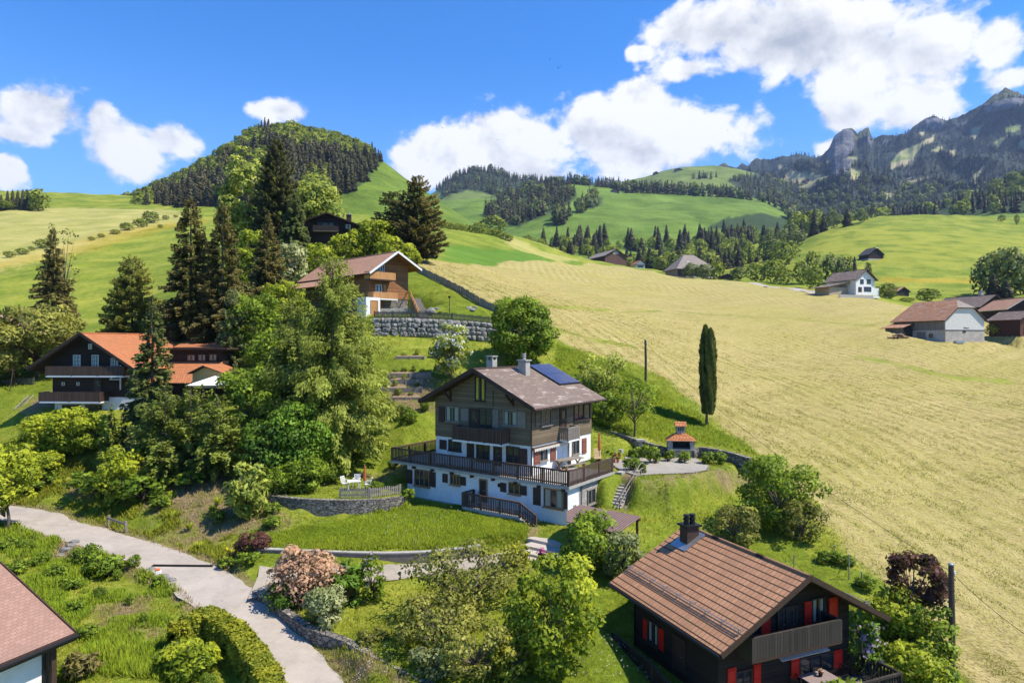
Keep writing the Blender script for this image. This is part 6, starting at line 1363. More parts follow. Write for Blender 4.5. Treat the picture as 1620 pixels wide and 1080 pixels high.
tree('larch', 'second feathery light tree just behind the huge larch on its left', 462, 470, 63, 110, 'larch', 'c', droop=.4, up=.15, hang=.6, dens=1.3, pw=.6, spray=.28, ragged=.3, asp=4.)
tree('beech', 'deep green beech left of the huge larch', 392, 582, 57, 110, 'leaf', leaf=.19, base=.1, lump=.5)
tree('beech', 'bright topped beech squeezed behind the huge larch', 430, 520, 68, 90, 'leaf', leaf=.22, base=.08)
tree('yew', 'spreading yew with light shoots right of the front spruce', 302, 612, 55.5, 120, 'yew', 'c', pw=.35, droop=.3, up=.25, dens=1.25, ragged=.4, gap=.6, base=.18)
tree('yew', 'dark spreading yew on the bank left of the beech', 345, 626, 53.5, 110, 'yew', 'c', pw=.35, droop=.3, up=.2, dens=1.2, ragged=.4, gap=.6, base=.2)
tree('yew', 'lower spreading yew under the front spruce', 262, 628, 54, 105, 'yew', 'c', pw=.35, droop=.3, up=.2, dens=1.2, ragged=.4, gap=.6, base=.22)
tree('spruce', 'young spruce on the bank below the front spruce', 177, 636, 56.5, 50, 'yew', 'c', droop=.25, dens=1.2)
tree('maple', 'dark green tree filling the shade under the larch', 470, 640, 53.5, 110, 'deep', leaf=.18, base=.05)
tree('maple', 'low dark green tree left under the larch', 420, 668, 52.5, 90, 'deep', leaf=.18, base=.05)
tree('tree', 'olive green broadleaf tree behind the left eave of the black chalet', 58, 484, 77, 128, 'olive', leaf=.26, dens=.9, base=.12, lump=.5); again(bpy.data.objects['tree'], -30, 74, 'olive tree cut by the left picture edge', vtop=500, rz=1.)
hb = tree('bush', 'leafy green bush right in front of the white ground floor of the black chalet', 118, 648, 60.2, 78, 'bright', cat='bush', leaf=.2, base=.15, dens=1.1)
for k, (u, vt, y, lab) in enumerate(((76,652,60.5,'leafy green bush at the left corner of the black chalet balcony'),(155,652,60,'leafy green bush right of the parked orange car'),(40,690,59,'leafy bush on the bank at the left, above the lane'),(70,712,57.5,'low bush on the bank below the parked orange car'),(10,705,58,'leafy bush touching the left picture edge above the lane'),(100,668,60.2,'leafy bush hiding the roof of the parked orange car'))): again(hb, u, y, lab, vtop=vt, rz=k*1.1, ws=1.15)
tree('bush', 'rounded bright shrub on the bank above the rail barrier', 195, 706, 52.5, 78, 'bright', cat='bush', leaf=.17, base=.05)
tree('bush', 'pale weeping shrub under the dark beech, beside the stone wall', 392, 734, 47.6, 66, 'pale', cat='bush', leaf=.2, base=.03, dens=.9, asp=3., shape=1.2)
tree('maple', 'bright maple at the left picture edge overhanging the lane', 8, 706, 47.5, 92, 'bright', leaf=.18, base=.3, dens=1.)
b2_ = tree('bush', 'rounded bright bush at the left end of the terrace wall', 482, 722, 50.6, 66, 'leaf', cat='bush', leaf=.17, base=.05)
again(b2_, 440, 50, 'dark green bush above the shaded half of the terrace wall', vtop=738, rz=2.); again(b2_, 517, 53.5, 'green bush left behind the white garden table', vtop=728, rz=3.); again(b2_, 622, 56, 'small green bush left of the deck corner', vtop=722, rz=1., ws=.6); again(b2_, 594, 50.4, 'low bush behind the picket fence', vtop=764, rz=5.)
again(b2_, 650, 60, 'green bush behind the left deck railing', vtop=690, rz=.4); again(b2_, 672, 62, 'tall green bush at the left house wall', vtop=640, rz=2.4, ws=.7); again(b2_, 640, 61, 'yellow green bush beside the larch near the deck', vtop=664, rz=3.3)
# ---------------- beside and behind the big chalet
tree('cherry', 'dense round green garden tree right of the boulder wall', 824, 473, 73.5, 106, 'leaf', leaf=.22, base=.08, dens=1.35, lump=.2)
tree('cherry', 'white flowering young tree behind the left roof of the big chalet', 714, 514, 67, 62, 'pale', leaf=.22, base=.1, dens=.95)
tree('apple', 'light apple tree right of the solar panel', 950, 560, 68, 84, 'pale', leaf=.2, base=.25, dens=.8, air=.4)
tree('apple', 'thin apple tree with grey trunk behind the patio wall', 1003, 598, 61.5, 78, 'leaf', leaf=.17, base=.32, dens=.5, air=.6)
tree('bush', 'leafy bush behind the right rear corner of the big chalet', 955, 622, 63, 62, 'leaf', cat='bush', leaf=.18, base=.05)
tree('thuja', 'twin spired dark columnar thuja at the field edge above the barbecue', 1118, 515, 67, 16.5, 'thuja', 't', spires=((-.42, 0, 1.), (.42, .25, .965)), leaf=.26, dens=1.5, base=.13)
pb = tree('bush', 'low rounded patio shrub left of the stone pillar', 1005, 706, 54.2, 27, 'leaf', cat='bush', leaf=.12, base=.0, dens=1.1)
for k, (u, vt, y, ws, lab) in enumerate(((1028,701,53.6,.9,'patio shrub right of the stone pillar'),(999,722,50.6,1.1,'patio shrub above the top of the stone steps'),(1059,714,54.4,.8,'small grey green shrub in front of the barbecue, left'),(1083,718,53.7,.9,'small grey green shrub in front of the barbecue, right'),(1120,716,53.3,1.0,'bright lavender like shrub left half before the curved wall'),(1140,718,53.3,1.0,'bright shrub right half before the curved wall'),(1016,742,49.6,.6,'tiny shrub beside the handrail'))): again(pb, u, y, lab, vtop=vt, rz=k*.9, ws=ws*1.05)
bb = tree('tree', 'big leafy shrub tree between the mown field and the tiled roof', 1232, 724, 44.5, 120, 'leaf', leaf=.15, base=.06, dens=.95, lump=.6, air=.25)
tree('bush', 'light leafed tall bush, top part against the mown field', 1214, 716, 47, 80, 'leaf', cat='bush', leaf=.15, base=.04, air=.4)
bc = tree('bush', 'olive bush behind the chimney of the tiled roof', 1165, 800, 42, 80, 'olive', cat='bush', leaf=.13, base=.03, air=.3)
again(bc, 1270, 42.5, 'olive bush right of the big leafy shrub tree', vtop=790, rz=2.)
for k, (u, vt, y, lab) in enumerate(((1335,880,39.5,'low bush beside the tallest steel fence post'),(1310,868,40,'low bush left of the steel fence posts'),(1370,915,36.6,'bush touching the right roof verge'))): again(pb, u, y, lab, vtop=vt, rz=k, ws=1.6)
tree('plum', 'dark copper leaved plum tree beside the near utility pole', 1444, 874, 33.5, 96, 'copper', leaf=.14, base=.40, dens=1.5, air=.25, lump=.45, nclump=60)
tree('maple', 'green maple under the copper plum', 1418, 936, 33, 96, 'bright', leaf=.14, base=.1)
tree('maple', 'green maple between the copper plum and the near utility pole', 1468, 952, 31.8, 84, 'leaf', leaf=.14, base=.1)
lb = tree('lilac', 'lilac bush with pale flowers at the right gable corner of the red shuttered chalet', 1364, 972, 30.6, 62, 'deep', cat='bush', leaf=.11, base=.02)
tree('bush', 'bright bush in front of the railed terrace corner', 1450, 1020, 29.4, 96, 'bright', cat='bush', leaf=.13, base=.02)
tree('bush', 'leafy bush at the lower right, under the near utility pole', 1488, 1052, 29.5, 70, 'leaf', cat='bush', leaf=.13, base=.02)
again(pb, 1328, 26.5, 'bright bush top at the bottom edge before the terrace', vtop=1066, ws=.9, rz=1.)
# ---------------- centre foreground
tree('maple', 'full green maple at the bottom centre left of the tiled roof', 878, 886, 30.2, 142, 'bright', leaf=.15, base=.06, dens=1.1, lump=.45)
tree('maple', 'green tree in front of the carport roof', 934, 816, 38.2, 96, 'leaf', leaf=.15, base=.06, dens=1.05, lump=.5)
tree('bush', 'grey green bush between the carport and the tiled roof', 985, 836, 37.4, 70, 'grey', cat='bush', leaf=.13, base=.03, air=.3)
tree('apple', 'airy olive leaved apple tree over the drive at bottom centre', 742, 872, 35.2, 190, 'olive', leaf=.13, base=.3, dens=.45, air=.85, lump=.5, nclump=90)
tree('apple', 'olive leaved fruit tree at the bottom edge left of the full maple', 690, 950, 31.5, 150, 'olive', leaf=.12, base=.2, dens=.55, air=.7, nclump=80)
tree('apple', 'low airy fruit tree at the bottom edge, left of the full maple', 752, 985, 29.2, 130, 'olive', leaf=.12, base=.1, dens=.55, air=.6, nclump=70)
tree('bush', 'grey green bush at the bottom edge under the olive fruit tree', 690, 1022, 29.4, 80, 'grey', cat='bush', leaf=.12, base=.02, air=.3)
tree('bush', 'yellow flowering bush at the foot of the olive fruit tree', 812, 1000, 29.2, 70, 'hedge', cat='bush', leaf=.13, base=.02)
tree('bush', 'yellowish shrub left of the garden steps', 815, 862, 39.6, 44, 'hedge', cat='bush', leaf=.13, base=.03)
tree('bush', 'rose brown smoke bush beside the lane junction', 481, 866, 37.2, 98, 'rose', cat='bush', leaf=.17, base=.05, dens=1.1, lump=.4)
tree('bush', 'dark green underside bush at the foot of the rose brown bush', 452, 918, 36.6, 62, 'deep', cat='bush', leaf=.13, base=.0)
tree('bush', 'cream variegated round bush on top of the lane wall', 516, 929, 34.2, 68, 'cream', cat='bush', leaf=.11, base=.0, dens=1.2, lump=.15)
tree('bush', 'deep green pointed leaf bush between the rose bush and the drive', 552, 892, 37.6, 56, 'deep', cat='bush', leaf=.16, base=.0, asp=3.)
tree('bush', 'green lilac bush right of the pointed leaf bush', 588, 880, 37.8, 46, 'leaf', cat='bush', leaf=.12, base=.0)
tree('bush', 'dark brown green dwarf shrub on the lane wall', 590, 1000, 32.2, 50, 'olive', cat='bush', leaf=.1, base=.0)
tree('bush', 'small copper red ball shrub at the end of the lawn wall', 401, 842, 42.5, 46, 'copper', cat='bush', leaf=.11, base=.0, dens=1.2, lump=.15)
yb = tree('bush', 'yellow cushion plant above the drive corner', 370, 862, 42.2, 34, 'yellow', cat='bush', leaf=.1, base=.0)
again(pb, 392, 41.4, 'green ivy mound hanging over the lawn wall corner', vtop=872, ws=1.8, rz=1.); again(pb, 356, 41.6, 'small green plant at the verge of the lane corner', vtop=878, ws=1., rz=2.); again(pb, 430, 45, 'flowering green clump below the left end of the terrace wall', vtop=818, ws=1.4, rz=3.); again(pb, 645, 49.4, 'dark shrub at the left front corner of the white wall', vtop=785, ws=1., rz=1.5)
for k, (u, vt, y, ws, lab) in enumerate(((135,858,42,1.1,'dark green bush below the lane, left of the middle one'),(165,872,41,1.3,'dark green bush in the middle of the row below the lane'),(212,884,41.5,1.1,'green bush nearest the lane edge in the row below it'),(250,912,39,.9,'single upright dark bush on the lower lawn'),(160,938,37.5,1.6,'yellow green bush in the garden beside the reddish roof'),(90,915,40,1.6,'green bush above the reddish roof verge'),(40,850,44,1.7,'big leafy bush just below the lane at the left edge'),(12,868,44,1.7,'leafy bush at the left edge above the reddish roof'),(70,885,42,1.5,'bushy clump between the lane and the reddish roof'),(228,992,34.5,.7,'small dark clump on the lower lawn'),(188,1032,31.4,.8,'low dark molehill shrub on the lower lawn'),(120,985,35.5,1.2,'bush touching the verge of the reddish roof'))):
    again(pb if k % 2 else b2_, u, y, lab, vtop=vt, rz=k*.7, ws=ws if k % 2 else .9)
for k, (u, vt, y, ws, lab) in enumerate(((110,948,38.6,1.3,'leafy clump left of the yellow green garden bush'),(60,900,41.5,1.6,'wide leafy clump above the reddish roof'),(25,905,40,1.5,'leafy clump touching the reddish roof ridge'),(185,905,40.4,1.0,'low green clump below the middle lane bush'),(140,1010,33,1.3,'green clump at the corner of the reddish roof'),(205,955,36.6,.8,'small leafy clump in the lower lawn'),(255,1050,31,1.0,'fern like clump before the short hedge arm'),(330,1062,29.4,1.2,'leafy clump between the two hedge arms'))):
    again(b2_ if k % 2 else pb, u, y, lab, vtop=vt, rz=k*1.3+.4, ws=ws*(.6 if k % 2 else 1.2))
for k, (u, vt, y, ws, lab) in enumerate(((225,742,52,1.2,'leafy shrub on the shaded bank under the front spruce'),(300,742,52.6,1.2,'shrub in the deep shade under the yews'),(255,782,50,1.,'low shrub on the open bank above the lane'),(345,815,47.6,.9,'low shrub on the brown bank right of the ferns'),(150,742,54.5,1.4,'shrub on the bank below the parked orange car'),(60,745,56.5,1.3,'shrub on the bank at the far left above the lane'),(430,805,47.4,1.,'small shrub at the shaded end of the terrace wall'))):
    again(pb, u, y, lab, vtop=vt, rz=k*1.7, ws=ws*1.3)
tree('bush', 'dark brown green juniper at the eave of the reddish roof', 132, 1032, 30.2, 56, 'spruce', cat='bush', leaf=.13, base=.0, asp=3.)
tree('bush', 'bright shrub with big leaves at the bottom edge before the hedge', 298, 1024, 30.6, 92, 'bright', cat='bush', leaf=.14, base=.0, asp=2.8)
# clipped hedge beside the lane
def hedge(name, label, pts, w, h, fol, leaf=.13, n=26000, seed=1):
    rng = np.random.default_rng(seed); Q = [Vector(p) for p in pts]; seg = [(Q[i+1]-Q[i]).length for i in range(len(Q)-1)]; tot = sum(seg); L = Leaves()
    s_ = rng.uniform(0, tot, size=n); k = rng.uniform(size=n); xs = np.interp(s_, np.concatenate([[0], np.cumsum(seg)]), [q.x for q in Q]); ys = np.interp(s_, np.concatenate([[0], np.cumsum(seg)]), [q.y for q in Q])
    i = np.clip(np.searchsorted(np.cumsum(seg), s_), 0, len(seg)-1); d = np.array([[q.x, q.y, 0] for q in [(Q[j+1]-Q[j]).normalized() for j in range(len(Q)-1)]])[i]; sd = np.stack([-d[:, 1], d[:, 0], 0*s_], 1)
    lat = np.where(k < .38, rng.uniform(-1, 1, size=n), np.where(k < .69, -1, 1)); zt = np.where(k < .38, 1., rng.uniform(0, 1, size=n))
    endt = np.minimum(s_, tot-s_) ; rnd = np.clip(endt/.35, .45, 1)
    nz = np.array([mnoise.noise(Vector((a*1.3, b*1.3, c*1.5))) for a, b, c in zip(xs, ys, zt*h)])
    lat2 = lat*(w/2)*rnd*(1+nz*.22)*(1-.10*zt); g = gz(xs, ys); z = g+zt*h*(1+nz*.07)*(.8+.2*rnd)
    C = np.stack([xs, ys, z], 1)+sd*lat2[:, None]; C += rng.normal(size=C.shape)*.05
    N = norm(np.where((k < .38)[:, None], np.array([0, 0, 1.]), sd*np.sign(lat)[:, None])+rng.normal(size=C.shape)*.6+np.array([0, 0, .25])); t_, b_ = tangents(N, rng); q = leaf*rng.uniform(.6, 1.3, size=(n, 1))
    o = np.array([Q[0].x, Q[0].y, Q[0].z]); L.add(C-o, t_*q*.75, b_*q*.45, .5+nz*.5+(rng.uniform(size=n)-.5)*.6, N)
    r = empty(name, Q[0], 0, label, 'hedge'); link('foliage', L.mesh('foliage'), r, FOL[fol])
    mb = MB()
    for j in range(len(Q)-1):
        m_ = max(2, int(seg[j]/.5))
        for e in range(m_): p = Q[j].lerp(Q[j+1], (e+.5)/m_)-Q[0]; zz = G(p.x+Q[0].x, p.y+Q[0].y)-Q[0].z; mb.tube([(p.x,p.y,zz-.2),(p.x+.05,p.y,zz+h*.8)],.03,5)
    mb.build('stem', BARKD, r); return r
hp = [base_at(316, 33.9), base_at(372, 32.0), base_at(402, 30.2), base_at(428, 28.4), base_at(440, 26.5)]
hedge('hedge', 'long clipped yellow green hedge along the left side of the lane', hp, 1.0, 1.25, 'hedge', seed=3)
hedge('hedge', 'short clipped hedge arm turning away from the lane', [base_at(322, 33.2), base_at(290, 32.6), base_at(274, 31.8)], .9, 1.3, 'hedge', n=12000, seed=4)
# big straplike plants on the bank
def strap_plant(u, v, label, s_=.55, fol='bright', group=None, n=26):
    rng = np.random.default_rng(int(u+v)); b = ground_at(u, v); L = Leaves(); a = rng.uniform(0, 2*math.pi, n); tl = rng.uniform(.15, .7, n)
    d = np.stack([np.cos(a)*tl, np.sin(a)*tl, 1-.3*tl], 1); C = d*s_*.5; L.add(C, d*s_*.5, norm(np.cross(d, np.array([0, 0, 1.])+rng.normal(size=d.shape)*.3))*s_*.11, rng.uniform(.3, 1, n), d)
    r = empty('fern', b, 0, label, 'fern', group); link('fronds', L.mesh('fronds'), r, FOL[fol]); return r
for u, v in ((68,768),(90,772),(118,768),(131,774),(272,790),(262,800),(285,768),(337,812),(345,800),(270,822),(215,800),(240,790),(155,790),(315,870),(300,842)): strap_plant(u, v, 'bright fern tuft on the bare bank above the lane', .7, group='ferns on the bank')
for k, p_ in enumerate(POTS):
    rng = np.random.default_rng(k); L = Leaves(); n = 90; s_ = .17 if k != 8 else .45; D = norm(rng.normal(size=(n, 3))+np.array([0, 0, .8])); C = D*rng.uniform(.2, 1, (n, 1))*s_*.8+np.array([0, 0, p_['plant_at']+.08]); N = norm(D+rng.normal(size=D.shape)*.5); t_, b_ = tangents(N, rng)
    L.add(C, t_*.06, b_*.03, rng.uniform(0, 1, n), D); link('plant', L.mesh('plant'), p_, FOL['magenta' if k == 8 else ('leaf' if k % 3 else 'rose')])
# flowers on some bushes
def blooms(o, fol, n, size, seed=1, name='blossoms'):
    rng = np.random.default_rng(seed); me = o.children[0].data; V = np.zeros(len(me.vertices)*3, np.float32); me.vertices.foreach_get('co', V); V = V.reshape(-1, 3); C = V[rng.integers(0, len(V), n)]; c0 = V.mean(0); D = norm(C-c0+np.array([0, 0, .3])); C = C+D*.06
    L = Leaves(); 
    for k in range(3): N = norm(D+rng.normal(size=D.shape)*.7); t_, b_ = tangents(N, rng); L.add(C+rng.normal(size=C.shape)*size*.4, t_*size*.6, b_*size*.45, rng.uniform(0, 1, n), D)
    ob = link(name, L.mesh(name), o, FOL[fol]); return ob
blooms(lb, 'lilac', 60, .16); blooms([o for o in bpy.data.objects if o.get('label', '').startswith('white flowering young')][0], 'white', 420, .2); blooms([o for o in bpy.data.objects if o.get('label', '').startswith('green lilac bush right')][0], 'lilac', 26, .15)
# ================================================================== far trees, woods, grass and hay
def proto_con(seed, n=170, slim=.36):
    rng = np.random.default_rng(seed); t = rng.uniform(0, 1, n)**1.25*.97; a = rng.uniform(0, 2*math.pi, n); r = slim/2*(1-t)**.8*rng.uniform(.75, 1.15, n)+.012
    d = np.stack([np.cos(a), np.sin(a), 0*a], 1); C = d*(r*.55)[:, None]; C[:, 2] = .04+.95*t-.02; A = d*(r*.55)[:, None]; A[:, 2] = -.035-.10*r; N = norm(d*.6+np.array([0, 0, .8])+rng.normal(size=(n, 3))*.3); NV_ = norm(d+np.array([0, 0, .55])+rng.normal(size=(n, 3))*.25)
    Bv = norm(np.cross(N, A))*(.022+.20*r)[:, None]*rng.uniform(.7, 1.3, (n, 1))
    return np.stack([C-A, C+Bv, C+A, C-Bv], 1).reshape(-1, 3), np.repeat(np.clip(.25+.5*rng.uniform(size=n)+.2*(t-.5), 0, 1), 4), np.repeat(NV_, 4, axis=0)
def proto_dec(seed, n=170, w=.8):
    rng = np.random.default_rng(seed); D = norm(rng.normal(size=(n, 3))+np.array([0, 0, .25])); lum = np.array([1+.38*mnoise.noise(Vector(x)*1.8+Vector((seed*2.3, 0, 0))) for x in D])
    C = D*lum[:, None]*np.array([w/2, w/2, .46])*rng.uniform(.8, 1.05, (n, 1)); C[:, 2] += .53; N = norm(D+rng.normal(size=(n, 3))*.6); t_, b_ = tangents(N, rng); q = 1.6/math.sqrt(n)*rng.uniform(.7, 1.4, (n, 1))
    A = t_*q*.75; Bv = b_*q*.5; return np.stack([C-A, C+Bv, C+A, C-Bv], 1).reshape(-1, 3), np.repeat(np.clip(.5+.9*(lum-1)+.5*(rng.uniform(size=n)-.5), 0, 1), 4), np.repeat(norm(D+np.array([0, 0, .35])+rng.normal(size=(n, 3))*.25), 4, axis=0)
FOL['fmtn'] = foliage('mountain_conifer', (.022,.030,.026), (.070,.080,.055), .1, k=.5); FOL['fcon'] = foliage('distant_conifer', (.030,.036,.014), (.135,.120,.042), .1, k=.55); FOL['fdec'] = foliage('distant_broadleaf', (.07,.11,.010), (.34,.38,.034), .3, k=.55); FOL['fdec2'] = foliage('distant_dull_broadleaf', (.06,.085,.02), (.23,.27,.065), .3, k=.55)
PC = [proto_con(k) for k in range(5)]; PD = [proto_dec(k) for k in range(5)]; PCs = [proto_con(k, 60, .4) for k in range(4)]; PDs = [proto_dec(k, 60) for k in range(4)]
def wood(name, label, pts, hs, dec, protos_c, protos_d, mats, seed=1, wr=1.):
    """one mass of far trees; pts (n,3), hs heights, dec mask of broadleaf trees"""
    rng = np.random.default_rng(seed)
    for isd, pr, mat, tail in ((False, protos_c, mats[0], 'conifers'), (True, protos_d, mats[1], 'broadleaf trees')):
        k = np.where(dec == isd)[0]
        if not len(k): continue
        Vs = []; Ts = []; Ns = []
        for q in range(len(pr)):
            ii = k[q::len(pr)]; V, T, NN = pr[q]
            if not len(ii): continue
            an = rng.uniform(0, 2*math.pi, len(ii)); ca, sa = np.cos(an), np.sin(an); h = hs[ii]; w = h*rng.uniform(.8, 1.25, len(ii))*wr
            X = V[None, :, 0]*ca[:, None]-V[None, :, 1]*sa[:, None]; Y = V[None, :, 0]*sa[:, None]+V[None, :, 1]*ca[:, None]
            W_ = np.stack([X*w[:, None]+pts[ii, 0:1], Y*w[:, None]+pts[ii, 1:2], V[None, :, 2]*h[:, None]+pts[ii, 2:3]-h[:, None]*.03], -1); Vs.append(W_.reshape(-1, 3)); Ts.append((T[None]+rng.uniform(-.28, .28, (len(ii), 1))).ravel()); Ns.append(np.stack([NN[None, :, 0]*ca[:, None]-NN[None, :, 1]*sa[:, None], NN[None, :, 0]*sa[:, None]+NN[None, :, 1]*ca[:, None], np.repeat(NN[None, :, 2], len(ii), 0)], -1).reshape(-1, 3))
        V = np.concatenate(Vs); link(name, np_mesh(name, V, np.arange(len(V)).reshape(-1, 4), {'tint': np.clip(np.concatenate(Ts), 0, 1), 'nrm': np.concatenate(Ns)}), None, FOL[mat], label+', its '+tail, 'wood', None, 'stuff')
def poly_pts(poly, step, seed=0):
    rng = np.random.default_rng(seed); p = np.array(poly, float); (x0, y0), (x1, y1) = p.min(0), p.max(0); n = int((x1-x0)*(y1-y0)/(step*step))
    u = rng.uniform(x0, x1, n); v = rng.uniform(y0, y1, n); k = inpoly(u, v, [tuple(q) for q in poly]); return u[k], v[k]
# ---- wood on the round hill
sil = lambda u: np.interp(u, [60,145,200,270,330,370,400,450,500,560,590,606], [345,338,318,290,258,232,212,204,212,228,245,254])
u, v = poly_pts([(70,344),(145,334),(270,262),(400,190),(450,180),(540,200),(606,256),(600,262),(575,290),(556,308),(480,313),(470,321),(300,333),(190,338)], 5.3, 2); ok = v > sil(u)+1; u, v = u[ok], v[ok]
us_ = np.linspace(120, 604, 90); u = np.concatenate([u, us_]); v = np.concatenate([v, sil(us_)+1.5])
pts = HA.at(u, v); rg = np.random.default_rng(4)
f = vnoise(u, v, 45, 3)+vnoise(u, v, 18, 4)*.7; rel = (v-sil(u))
low = np.where(u > 470, np.interp(v, [235, 262], [0, 1]), np.interp(rel, [12, 40], [0, 1]))
dec = (f+.42-low*.62+np.where((u > 430) & (v < 250), .25, 0)+(rg.uniform(size=len(u))-.5)*.25) > 0
wood('wooded_slope', 'mixed wood covering the round hill on the left', pts, np.where(dec, rg.uniform(8, 15, len(u)), rg.uniform(11, 24, len(u)))*np.clip(.75+rel/90, .6, 1.05), dec, PC, PD, ('fcon', 'fdec'), 5, 1.1)
# ---- patches and ridge rows on the far meadow hill
def hill_wood(name, label, H_, polys, step, hr_, pdec, seed, protos=(None, None), mats=('fcon', 'fdec2'), rows=(), skip=()):
    U = []; V_ = []
    for k, p in enumerate(polys):
        a, b = poly_pts(p, step, seed+k); U.append(a); V_.append(b)
    for ln, n in rows:
        q = np.array(ln, float); t_ = np.sort(np.random.default_rng(seed+9).uniform(q[0, 0], q[-1, 0], n)); U.append(t_); V_.append(np.interp(t_, q[:, 0], q[:, 1]))
    u = np.concatenate(U); v = np.concatenate(V_)
    for p in skip: k = ~inpoly(u, v, p); u, v = u[k], v[k]
    pts = H_.at(u, v); r_ = np.random.default_rng(seed)
    dec = r_.uniform(size=len(u)) < (pdec(u, v) if callable(pdec) else pdec); h = r_.uniform(*hr_, len(u))*np.where(dec, .8, 1)
    wood(name, label, pts, h, dec, protos[0] or PCs, protos[1] or PDs, mats, seed)
hill_wood('ridge_wood', 'dark woods in patches and rows on the far green meadow hill', HD, WD[:3], 5.2, (17, 28), .13, 20, rows=[([(800,313),(850,299),(905,291),(960,297),(1000,303)], 70),([(980,302),(1060,303),(1110,306),(1160,309),(1210,316),(1246,333),(1290,352)], 110),([(985,305),(1060,307),(1110,310),(1160,313),(1210,320),(1246,337),(1290,357)], 90),([(1246,345),(1280,362),(1320,378)], 40)])
hill_wood('alp_wood', 'dark wood on the rounded far hill left of the bald ridge', HE, WE[:2], 4.2, (16, 26), .08, 40, rows=[([(690,302),(712,284),(742,273),(780,271),(805,283),(840,285),(900,291),(980,289)], 150),([(960,296),(1030,300),(1100,303)], 40),([(1095,283),(1110,281),(1125,283)], 10)])
mts = lambda u: np.interp(u, HMt.us, HMt.pv[HMt.n1-1])
hill_wood('mountain_wood', 'dark conifer wood climbing the rocky mountains', HMt, [[(1130,290),(1200,262),(1300,255),(1400,225),(1480,195),(1620,165),(1700,160),(1960,200),(1960,345),(1150,345)]], 4.6, (11, 21), lambda u, v: np.clip((v-285)/70, 0, .35), 60, rows=[([(1150,271),(1215,257),(1265,244),(1300,247)], 50),([(1375,222),(1400,222),(1425,214),(1440,208),(1475,185),(1515,195),(1550,174),(1592,153),(1640,158),(1700,142)], 120)], mats=('fmtn', 'fdec2'), skip=PM+RM[:1])
hill_wood('valley_side_wood', 'mixed wood along the foot of the mountains behind the bright meadow', HN, WN, 8.5, (15, 26), lambda u, v: np.clip(.22+(u > 1560)*(v < 315)*.4, 0, 1), 80, (PC, PD), ('fcon', 'fdec'))
# ---- single trees of the valley, each an object
MC = [np_mesh('spruce', *(lambda V, T, NN: (V, np.arange(len(V)).reshape(-1, 4), {'tint': T, 'nrm': NN}))(*proto_con(30+k, 420, .38))) for k in range(4)]
MD = [np_mesh('broadleaf_tree', *(lambda V, T, NN: (V, np.arange(len(V)).reshape(-1, 4), {'tint': T, 'nrm': NN}))(*proto_dec(40+k, 520))) for k in range(4)]
MD2 = [m_.copy() for m_ in MD]
for L_, k in ((MC, 'fcon'), (MD, 'fdec'), (MD2, 'fdec2')):
    for m_ in L_: m_.materials.clear(); m_.materials.append(FOL[k])
def far_tree(kind, loc, h, w, label, group=None, rz=0, name=None, cat='tree'):
    me = {'c': MC, 'd': MD, 'o': MD2}[kind][int(abs(loc[0]*7+loc[1])) % 4]
    o = empty(name or ('spruce' if kind == 'c' else 'broadleaf_tree'), (0,0,0), 0, label, cat, group); link('crown', me, o); o.location = (loc[0], loc[1], loc[2]-h*.03); o.scale = (w, w, h); o.rotation_euler.z = rz; return o
rg = np.random.default_rng(12)
u, v = poly_pts([(862,398),(905,396),(1000,399),(1180,403),(1262,400),(1258,378),(1215,366),(1140,372),(1080,384),(1040,380),(985,392),(940,380),(900,384),(850,392)], 8.4, 14); P3 = HD.at(u, v)
NV = {'c': 'dark spruce in the mixed wood filling the valley behind the farmhouse', 'd': 'bright broadleaf tree in the mixed wood filling the valley behind the farmhouse'}
for i in np.argsort(P3[:, 1]):
    d_ = 'd' if rg.uniform() < .30+.25*(u[i] < 900) else 'c'; h = rg.uniform(14, 27) if d_ == 'c' else rg.uniform(9, 15); far_tree(d_, P3[i], h, h*rg.uniform(.9, 1.35), NV[d_], 'valley wood '+('spruces' if d_ == 'c' else 'broadleaf trees'), rg.uniform(0, 6))
for k in range(185):
    uu = rg.uniform(835, 1245); y = rg.uniform(500, 680); x = (uu-CU)/F*y; z = G(x, y); d_ = 'd' if rg.uniform() < .42 else 'c'; tp = np.interp(uu, [835,900,940,985,1030,1080,1140,1245], [384,372,378,388,384,384,380,378])+rg.uniform(0, 22)
    h = min(25 if d_ == 'c' else 17, (CV-tp)/F*y-z)
    if h > 6 and not (915 < uu < 1030 and y < 520): far_tree(d_, (x, y, z), h, h*rg.uniform(.95, 1.4), NV[d_], 'valley wood '+('spruces' if d_ == 'c' else 'broadleaf trees'), rg.uniform(0, 6))
def ft(kind, u, vt, y, wpx, label, group=None, name=None, cat='tree'):
    x = (u-CU)/F*y; z = G(x, y); h = max(1., (CV-vt)/F*y-z); w = wpx/F*y*(1.2 if kind != 'c' else 2.6); far_tree(kind, (x, y, z), h, w, label, group, u % 6, name, cat)
